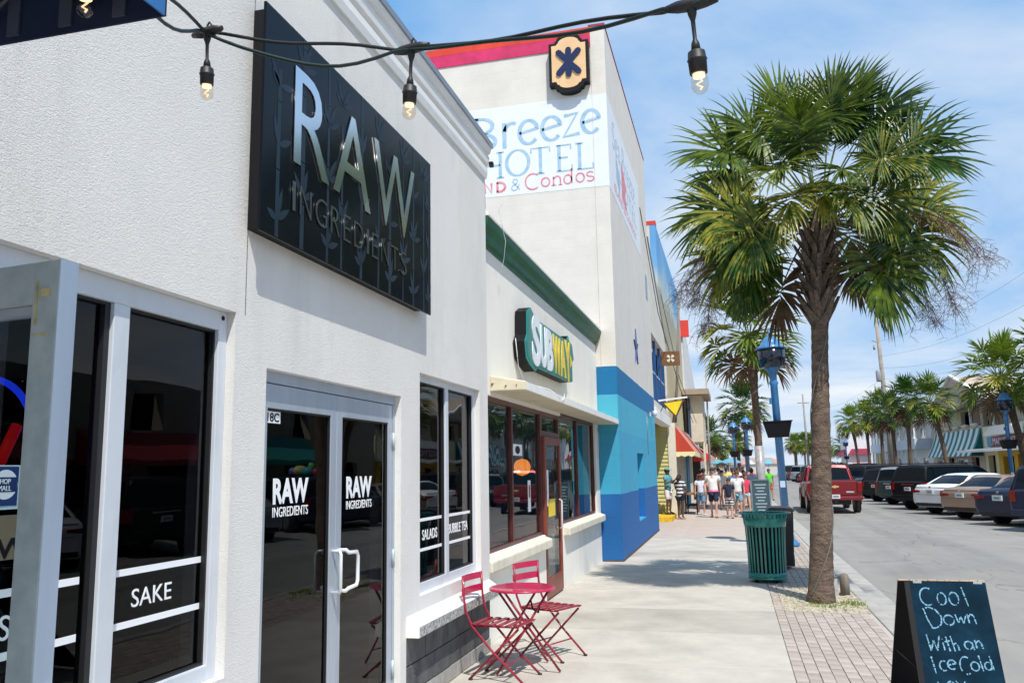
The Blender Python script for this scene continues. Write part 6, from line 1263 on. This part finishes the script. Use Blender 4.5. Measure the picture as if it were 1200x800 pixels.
        garment('shirt', ps, es, rs, mm_)
    if shorts:
        lf = short_len; ps = [(0, 0, .98), (.088, 0, .87), (-.088, 0, .87)]; a = Vector(J['hl']); k_ = Vector(J['kl']); a2_ = Vector(J['hr']); k2_ = Vector(J['kr'])
        ps += [tuple(a.lerp(k_, lf*1.9 if lf < .5 else min(1.05, lf*1.9))), tuple(a2_.lerp(k2_, min(1.05, lf*1.9)))]; garment('shorts', ps, [(0, 1), (0, 2), (1, 3), (2, 4)], [(.155*g_, .118*g_), .108, .108, .098, .098], shorts)
    fm = mat('footwear', shoes, .6)
    for an, tn in (('al', 'tl'), ('ar', 'tr')):
        a = Vector(J[an]); q = Vector(J[tn]); MB().sph(((a+q)/2+Vector((0, .01, -.028))), .052, .135, .045, 10, 6).build('shoe', fm, t)
    t.scale = (s_,)*3; t.location = (x, y, z); t.rotation_euler = (0, 0, R(hd)); return t
def localpart(mb, name, m_, parent): o = link(bpy.data.objects.new(name, mb.mesh(name, m_))); o.parent = parent; return o
wsh = cm('white_tee', (.78, .76, .76)); pwt = cm('pale_lilac_tee', (.62, .64, .74)); dnm = cm('blue_denim', (.10, .22, .38)); lden = cm('light_denim', (.22, .38, .50)); nvs = cm('navy_shorts', (.015, .025, .07)); nvt = cm('navy_tee', (.012, .018, .045)); pnk = cm('coral_pink_top', (.70, .045, .10)); whs = cm('white_shorts', (.74, .73, .78)); tq = cm('turquoise_blue_shirt', (.10, .32, .38)); grn = cm('bright_green_tee', (.10, .62, .04))
strp = stripes('navy_white_stripe', (.75, .76, .80), (.015, .02, .06), 2, .14, .5)
crowd = 'people walking on the left pavement'
p1 = person('man in turquoise shirt, white shorts and teal cap leaning by the yellow clapboard wall', -2.22, 29.75, 62, 1.60, 1, tq, whs, armL=[(.24, -.05, 1.15), (.10, -.27, 1.28)], armR=[(-.24, -.05, 1.15), (-.08, -.27, 1.26)], short_len=.5, shoes=(.02, .02, .02), z=.15)
cp = MB(); cp.sph((0, .005, 1.665), .098, .112, .095, 14, 6, 0, 1); cp.box(-.07, .07, -.19, -.08, 1.665, 1.677); localpart(cp, 'cap', cm('teal_cap', (.08, .36, .36)), p1)

p2 = person('woman in navy and white striped top seen from behind by the window', -1.80, 29.5, 150, 1.52, 1, strp, nvs, hair=(.03, .01, .01), girth=1.12, shirt_len=.12, short_len=.30, armL=[(.25, -.08, 1.15), (.12, -.27, 1.22)], armR=[(-.25, -.02, 1.14), (-.16, -.24, 1.10)], shoes=(.35, .20, .15), long_hair=True)
p3 = person('man in pale tee, long denim shorts and red cap walking', -1.20, 32.2, 8, 1.50, 2, pwt, dnm, stride=.42, short_len=.58, shoes=(.7, .7, .72), group=crowd)
cp = MB(); cp.sph((0, .005, 1.665), .096, .110, .09, 14, 6, 0, 1); cp.box(-.07, .07, -.18, -.08, 1.665, 1.677); localpart(cp, 'cap', cm('dark_red_cap', (.22, .03, .04)), p3)
p4 = person('tall man in white tee and navy shorts with sunglasses in the middle of the pavement', -.70, 30.4, -6, 1.74, 0, wsh, nvs, stride=.34, girth=1.18, glasses=True, shirt_len=.05, short_len=.50, shoes=(.22, .15, .12), group=crowd, armR=[(-.29, .05, 1.16), (-.27, -.10, .93)])
wb = MB(); wb.lathe([(.205, .885), (.21, .90), (.205, .93)], (0, 0, 0), 18, sy=.76); localpart(wb, 'pink_waistband', cm('pink_band', (.75, .10, .25)), p4)
p5 = person('boy in navy tee and patterned shorts beside the tall man in white', -.17, 29.9, 0, 1.36, 0, nvt, stripes('patterned_shorts', (.6, .62, .68), (.01, .012, .02), 2, .11, .45), stride=.26, short_len=.50, glasses=True, shoes=(.05, .05, .06), group=crowd)
p6 = person('woman in white top and light denim shorts walking behind the boy', .13, 30.7, 0, 1.60, 0, cm('white_blouse', (.76, .76, .78)), lden, hair=(.10, .04, .02), stride=.30, girth=1.08, glasses=True, short_len=.48, shoes=(.45, .22, .18), group=crowd)
p7 = person('woman in coral pink sleeveless top and pale shorts looking down', .43, 32.0, 18, 1.50, 0, pnk, cm('pale_denim_shorts', (.50, .62, .75)), hair=(.09, .035, .02), stride=.25, girth=.92, sleeves=False, short_len=.25, shoes=(.03, .03, .03), long_hair=True, group=crowd)
pbg = MB().lathe([(.02, .26), (.06, .20), (.13, .12), (.155, .04), (.12, -.05), (.05, -.08)], (.14, 31.75, .52), 12); pbg.build('plastic_bag', mat('white_plastic_bag', (.70, .72, .70), .35, bump=.5, bs=9), loc=(.16, 31.75, .52), label='white plastic bag hanging from the hand of the woman in coral pink', cat='bag')
p8 = person('person in bright green tee beyond the second palm at the kerb', 1.80, 45.5, 15, 1.62, 2, grn, cm('tan_red_shorts', (.40, .12, .08)), hair=(.12, .06, .03), stride=.30, shoes=(.05, .05, .05), group=crowd)
cols = [(.70, .30, .30), (.65, .65, .68), (.12, .18, .40), (.75, .70, .20), (.55, .08, .12), (.70, .72, .74), (.25, .40, .55), (.62, .62, .60), (.10, .10, .12), (.70, .35, .12)]
nmz = ['salmon', 'light grey', 'blue', 'yellow', 'dark red', 'white', 'slate blue', 'off-white', 'black', 'orange']
spots = [(-1.25, 38, 1.7), (-.45, 36, 1.62), (.02, 35, 1.66), (-.30, 41, 1.74), (.45, 39, 1.6), (.25, 44, 1.72), (.78, 37.5, 1.66), (-.9, 47, 1.7), (.6, 52, 1.75), (-.1, 58, 1.7)]
spots += [(-1.5, 42, 1.68), (-.62, 39, 1.7), (.30, 48, 1.62), (-.35, 50, 1.7), (.85, 42, 1.7), (-1.05, 54, 1.72), (.05, 63, 1.7), (.62, 60, 1.66)]
for i, (x, y, h) in enumerate(spots):
    i0 = i; i = i % 10
    person('distant walker in a %s top, %s' % (nmz[i], ['close to the red awning', 'behind the tall man in white', 'behind the woman in white', 'in the middle of the far crowd', 'just behind the woman in pink', 'deep in the crowd above the pink top', 'beside the second palm', 'far back near the striped awning', 'far back by the blue lamp', 'farthest back of the crowd', 'by the blue doors', 'half hidden behind the tall man', 'far back behind the pink top', 'far back in the crowd centre', 'near the second palm trunk', 'far back by the porch post', 'tiny at the end of the crowd', 'tiny by the far kerb'][i0]), x, y, (i*37) % 50-25+(180 if i % 3 == 0 else 0), h, i % 3 if i % 3 != 1 else 0, cm(nmz[i].replace(' ', '_')+'_top', cols[i]), cm('dull_shorts', (.15, .17, .22)), stride=.25, group='distant walkers')
# table with goods outside the shop
dt = thing('display_table', (-1.55, 33, 0), 'brown wooden table outside the beach shop behind the striped woman', 'table')
MB().box(-1.85, -1.35, 32.6, 34.2, .72, .78).build('tabletop', mat('brown_wood', (.28, .14, .07), .6, var=.3, vs=8, streak=(1, .2, 1)), dt)
for x in (-1.82, -1.40):
    for y in (32.65, 34.12): MB().box(x, x+.05, y, y+.05, 0, .72).build('leg', M['black'], dt)
MB().box(-1.82, -1.38, 32.7, 34.1, .30, .34).build('shelf', M['black'], dt)
um = thing('patio_umbrella', (.0, 66, 0), 'light blue umbrella canopy above the distant crowd', 'umbrella')
MB().lathe([(.95, 2.0), (.9, 2.06), (.5, 2.25), (.04, 2.4)], (-.15, 66, 0), 8).build('canopy', mat('sky_blue_canvas', (.14, .33, .45), .8), um); MB().tube([(-.15, 66, 0), (-.15, 66, 2.5)], .03, 6).build('pole', M['paint_white'], um)
u2 = thing('patio_umbrella', (-1.1, 60, 0), 'turquoise umbrella beside the red and white striped awning', 'umbrella')
MB().lathe([(.75, 1.95), (.7, 2.0), (.4, 2.15), (.04, 2.3)], (-1.05, 60, 0), 8).build('canopy', mat('turquoise_canvas', (.12, .32, .38), .8), u2); MB().tube([(-1.05, 60, 0), (-1.05, 60, 2.4)], .03, 6).build('pole', M['paint_white'], u2)

# ================================================================== right side of the street
FXR = 17.0
def facade(name, lab, y0, y1, z1, m_, holes, dep=6, zr=None):
    t = thing(name, (FXR, (y0+y1)/2, 0), lab, 'building'); b = MB(); wall_boxes(b, FXR, FXR+.3, y0, y1, 0, z1, holes); b.box(FXR+.301, FXR+dep, y0, y0+.3, 0, z1); b.box(FXR+.301, FXR+dep, y1-.3, y1, 0, z1); b.build('wall', m_, t)
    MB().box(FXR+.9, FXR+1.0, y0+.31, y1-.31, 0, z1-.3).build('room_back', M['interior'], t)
    for (a, c, e, f) in holes: 
        if e > 2.6 or e > .3: fr = MB(); frame_rect(fr, FXR+.05, FXR+.12, a, c, e, f, .06, .06, .06, .06); fr.box(FXR+.06, FXR+.11, (a+c)/2-.03, (a+c)/2+.03, e+.06, f-.06); w_ = fr.build('window', M['paint_white'], t); MB().box(FXR+.085, FXR+.09, a+.05, c-.05, e+.05, f-.05).build('pane', M['glass_shop'], w_)
    return t
brn = mat('brown_siding', (.30, .20, .14), .8, var=.25, vs=2, streak=(1, 6, .2)); yel = mat('yellow_lower_wall', (.62, .40, .03), .7, var=.12); cry = mat('cream_yellow_wall', (.74, .70, .46), .8, var=.08)
pz = thing('pizza_shop', (FXR, 58, 0), 'cream and yellow pizza shop with flat white canopy and gabled upper floor', 'building')
b = MB(); wall_boxes(b, FXR, FXR+.3, 49.5, 64.5, 2.62, 4.15, []); b.build('parapet_wall', cry, pz)
b = MB(); wall_boxes(b, FXR, FXR+.3, 49.5, 61.5, 0, 2.62, [(50.5, 52.3, 0, 2.2), (53.4, 55.4, .8, 2.2), (56.6, 57.7, 0, 2.2), (58.4, 60.6, .8, 2.1)]); b.build('lower_wall', yel, pz)
b = MB(); wall_boxes(b, FXR, FXR+.3, 61.5, 64.5, 0, 2.62, [(62.2, 63.8, .7, 2.2)]); b.build('pier', cry, pz)
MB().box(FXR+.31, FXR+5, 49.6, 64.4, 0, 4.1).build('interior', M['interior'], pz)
MB().prism([(0, 2.50), (-1.6, 2.40), (-1.6, 2.56), (0, 2.70)], (FXR-.003, 49.0, 0), (1, 0, 0), (0, 0, 1), (0, 16.2, 0)).build('canopy', M['paint_white'], pz)
b = MB(); wall_boxes(b, FXR+.9, FXR+1.2, 49.5, 78, 4.15, 6.3, [(51, 52.6, 4.5, 5.5), (53.6, 55.2, 4.5, 5.5), (57, 58.6, 4.5, 5.5), (60, 61.6, 4.5, 5.5), (66, 67.5, 4.3, 5.6), (70, 73.5, 4.2, 5.7)]); b.build('upper_wall', mat('upper_cream_wall', (.66, .60, .46), .8), pz)
MB().box(FXR+.86, FXR+.899, 62.5, 66, 4.16, 6.0).box(FXR+.86, FXR+.899, 68.2, 69.8, 4.16, 6.0).build('wood_panel', brn, pz)
MB().box(FXR+1.4, FXR+1.5, 49.5, 78, 4.16, 6.2).build('upper_glass', carglass, pz)
for y in (51, 53.6, 57, 60): wf = MB(); frame_rect(wf, FXR+.92, FXR+1.0, y, y+1.6, 4.5, 5.5, .07, .07, .07, .07); wf.box(FXR+.94, FXR+.99, y+.77, y+.83, 4.57, 5.43); wf = wf.build('window', M['paint_white'], pz); MB().box(FXR+.95, FXR+.96, y+.06, y+1.54, 4.56, 5.44).build('pane', mat('pale_curtain_glass', (.30, .34, .36), .15), wf)
b = MB()
for y in (50, 56, 62.3, 67.8, 74): b.box(FXR+.1, FXR+.25, y, y+.15, 4.15, 6.0)
b.build('porch_post', M['paint_white'], pz, kind='stuff')
rf_ = mat('grey_shingle_roof', (.30, .27, .24), .9, var=.25, vs=3, bump=.3)
MB().add([(FXR-.2, 48.8, 5.95), (FXR-.2, 79.5, 5.95), (FXR+4.5, 79.5, 7.9), (FXR+4.5, 48.8, 7.9), (FXR-.2, 48.8, 5.80), (FXR-.2, 79.5, 5.80), (FXR+9, 79.5, 5.8), (FXR+9, 48.8, 5.8)], [(3, 2, 1, 0), (0, 1, 5, 4), (4, 5, 6, 7), (3, 7, 6, 2), (0, 4, 7, 3), (1, 2, 6, 5)]).build('roof', rf_, pz)
MB().prism([(62, 5.96), (78.5, 5.96), (70.5, 8.3)], (FXR-.25, 0, 0), (0, 1, 0), (0, 0, 1), (4.0, 0, 0)).build('gable', mat('tan_gable', (.46, .37, .29), .85, var=.1, vs=2, streak=(1, 1, 8)), pz)
MB().bar((FXR-.3, 79, 5.95), (FXR-.3, 70.5, 8.40), .25, .14).bar((FXR-.3, 61.6, 5.95), (FXR-.3, 70.5, 8.40), .25, .14).build('bargeboard', M['paint_white'], pz)
ps = thing('shop_sign', (FXR-.1, 60, 3), 'dark red and white pizza sign board above the flat canopy', 'sign')
MB().box(FXR-.14, FXR-.004, 55.8, 63.2, 2.78, 3.42).build('board', mat('dark_red_board', (.16, .008, .03), .5), ps); MB().box(FXR-.15, FXR-.141, 62.1, 63.2, 2.80, 3.40).build('blue_panel', mat('blue_sign_panel', (.10, .28, .45), .5), ps)
text('MARKET PIZZA', 5.9, .44, (FXR-.145, 61.95, 2.88), '-X', mat('pinkish_sign_lettering', (.80, .55, .62), .6), ps, off=.03)
MB().prism([(0, 3.45), (.0, 3.5), (1.6, 3.95), (6, 4.0), (6, 3.45)], (FXR-.9, 61.2, 0), (0, -1, 0), (0, 0, 1), (.6, 0, 0)).build('white_hood', M['paint_white'], loc=(FXR-.9, 60, 3.5), label='white metal hood above the pizza sign', cat='hood')
# green and white awning
ga = thing('shop_awning', (FXR, 71, 3), 'large green and white striped awning with dark green end right of the palms', 'awning')
ya, yb = 64.8, 78.5; cur = [(0, 4.15), (-.12, 3.7), (-.30, 3.2), (-.52, 2.7), (-.78, 2.2)]
b = MB(); vs = []
for x, z in cur: vs += [(FXR+x-.02, ya, z), (FXR+x-.02, yb, z)]
b.add(vs, [(2*i, 2*i+1, 2*i+3, 2*i+2) for i in range(4)], True)
b.build('canvas', stripes('green_white_stripe', (.02, .22, .20), (.74, .78, .82), 1, 1.45, .52), ga)
MB().prism(cur+[(0, 2.2)], (FXR-.02, ya-.03, 0), (1, 0, 0), (0, 0, 1), (0, .025, 0)).build('end_panel', mat('dark_green_canvas', (.0, .11, .10), .8), ga)
t = facade('gift_shop', 'shop with glazed front under the green and white awning', 64.6, 79.8, 4.3, mat('pinkish_render', (.52, .44, .38), .85), [(66, 68, 0, 2.1), (69, 72, .5, 2.0), (73, 75, 0, 2.1), (76, 78.5, .5, 2.0)])
b = MB()
for k in range(5): b.sph((FXR-.05, 66+k*2.6, 4.38), .3, .55, .16, 10, 5)
b.build('roof_lamps', mat('cream_cowl', (.70, .64, .45), .7), t, kind='stuff')
# white building with balcony
wt = facade('white_building', 'white two storey building with long balcony behind the right palm row', 80, 112, 5.6, mat('white_render', (.74, .77, .80), .8, var=.05), [(82+4*k, 84+4*k, .6, 2.3) for k in range(7)]+[(82+4*k, 84.2+4*k, 3.6, 5.0) for k in range(7)], 8)
MB().box(FXR-1.4, FXR-.002, 80, 104, 3.0, 3.9).build('balcony', mat('pale_blue_grey_balcony', (.55, .62, .70), .7), wt)
cmn = MB().box(-.07, .07, -.07, .07, 0, 3.0).mesh('column', M['paint_white']); c2 = MB().box(-.06, .06, -.06, .06, 3.9, 5.5).mesh('upper_column', M['paint_white'])
for k in range(12): seto('column', cmn, wt, (-1.3, 80.3-96+k*2.1, 0)); seto('column', c2, wt, (-1.3, 80.3-96+k*2.1, 0))
MB().box(FXR-1.6, FXR-.002, 79.9, 104.2, 5.5, 5.65).build('roof', mat('grey_porch_roof', (.45, .47, .5), .8), wt)
pt = thing('pink_tower', (15, 122, 0), 'white narrow building with pink awnings left of the dense right palm row', 'building')
MB().box(14.2, 17.2, 114, 120, 0, 5.6).build('wall', mat('tower_white', (.72, .70, .72), .8), pt)
for z in (1.9, 3.7): MB().prism([(0, z), (-.7, z-.75), (0, z-.75)], (14.2, 114.5, 0), (1, 0, 0), (0, 0, 1), (0, 5, 0)).prism([(14.3, z-.75), (17.1, z-.75), (16.6, z), (14.8, z)], (0, 113.99, 0), (1, 0, 0), (0, 0, 1), (0, -.5, 0)).build('awning', mat('pink_canvas', (.38, .05, .10), .8), pt)
MB().box(14.195, 14.199, 115, 119, 1.2, 2.0).build('sign_panel', M['yellow'], pt)
MB().box(15.6, 16.1, 100, 100.1, 1.7, 2.9).build('hanging_sign', mat('yellow_round_sign', (.70, .50, .03), .6), loc=(15.8, 100, 1.7), label='yellow sign between the right palm trunks', cat='sign')
# closing structures at the beach end
bp_ = thing('beach_pavilion', (2, 180, 0), 'low pale pavilion closing the far end of the street', 'pavilion'); MB().box(-6, 9.5, 185, 190, -.1, 2.5).build('wall', mat('pavilion_wall', (.56, .54, .52), .9), bp_); MB().prism([(-6.5, 2.5), (10, 2.5), (8, 3.5), (-4, 3.5)], (0, 184.5, 0), (1, 0, 0), (0, 0, 1), (0, 6, 0)).build('roof', mat('pavilion_roof', (.50, .44, .42), .85), bp_)
rn = random.Random(9)
for i in range(7):
    x = -1.5+i*1.5; MB().lathe([(.95, 2.2), (.9, 2.25), (.04, 2.9)], (x, 150, -.1), 8).tube([(x, 150, 0), (x, 150, 2.3)], .03, 5).build('beach_umbrella', mat('umbrella_canvas_%s' % 'abcdefg'[i], rn.choice([(.12, .40, .60), (.62, .58, .5), (.6, .25, .2), (.3, .5, .55)]), .8), loc=(x, 150, 0), label='tiny beach umbrella at the street end, %s in the line' % ['leftmost', 'second', 'third', 'middle', 'fifth', 'sixth', 'rightmost'][i], cat='umbrella', group='beach umbrellas at the far end of the street')
# utility poles and wires
up = thing('utility_pole', (13.2, 77.5, 0), 'tall grey utility pole with transformer rising out of the right palm row', 'utility pole')
pw_ = mat('grey_wood_pole', (.30, .27, .24), .9, var=.2)
MB().tube([(13.2, 77.5, -.1), (13.1, 77.5, 7), (12.92, 77.5, 14.4)], [.24, .20, .14], 10).build('pole', pw_, up); MB().lathe([(.18, 8.8), (.22, 8.9), (.22, 9.7), (.16, 9.8)], (12.72, 77.4, 0), 10).build('transformer', mat('grey_steel', (.30, .31, .33), .5), up)
MB().bar((12.4, 77.4, 12.4), (12.95, 77.4, 12.2), .06, .08).bar((12.6, 77.4, 8.3), (13.0, 77.4, 8.0), .05, .06).tube([(12.55, 77.4, 12.0), (12.55, 77.4, 11.6)], .09, 6).build('bracket', pw_, up)
up2 = thing('utility_pole', (11.6, 140, 0), 'distant thin utility pole behind the nearest palm trunk', 'utility pole'); MB().tube([(11.7, 140, -.1), (11.5, 140, 13)], [.2, .13], 8).build('pole', pw_, up2); MB().bar((10.6, 140, 11.6), (12.4, 140, 11.6), .12, .14).build('cross_arm', pw_, up2)
b = MB()
for (a, c, sag) in (((12.95, 77.5, 12.3), (15.5, 30, 12.0), 1.2), ((12.95, 77.5, 11.0), (15.5, 30, 10.3), 1.2), ((12.95, 77.5, 10.0), (15.5, 30, 9.4), 1.5), ((12.9, 77.5, 9), (17.5, 50, 7.9), .4), ((12.9, 77.5, 9), (11.6, 140, 11.6), 1.5)):
    a, c = Vector(a), Vector(c); b.tube([a.lerp(c, k/10)-Vector((0, 0, math.sin(k/10*math.pi)*sag)) for k in range(11)], .007, 4)
b.build('power_lines', mat('line_wire', (.10, .10, .11), .6), loc=(13, 77, 11), label='thin power lines running from the utility pole toward the viewer on the right', cat='power line')
# buildings out of frame across the street, present in the shop window reflections
b = MB(); op = thing('shop_row', (FXR, 30, 0), 'row of low shops across the street, seen only in the window reflections', 'building')
b = MB(); wall_boxes(b, FXR, FXR+.4, 6, 49, 0, 5.4, [(8+5*k, 11.5+5*k, .5, 2.4) for k in range(8)]+[(9+6*k, 10.6+6*k, 3.6, 4.9) for k in range(6)]); b.build('wall', mat('dull_render', (.34, .30, .25), .85, var=.2, vs=1), op)
MB().box(FXR+.9, FXR+1, 6, 49, 0, 5.3).build('room_back', M['interior'], op)
for y0_, y1_, c in ((24, 31, (.35, .03, .03)), (31.5, 40, (.02, .28, .25)), (14, 22, (.30, .05, .03))): MB().prism([(0, 3.5), (-1.6, 2.4), (-1.6, 2.2), (0, 2.2)], (FXR-.01, y0_, 0), (1, 0, 0), (0, 0, 1), (0, y1_-y0_, 0)).build('awning', mat('reflected_awning', c, .8), op)
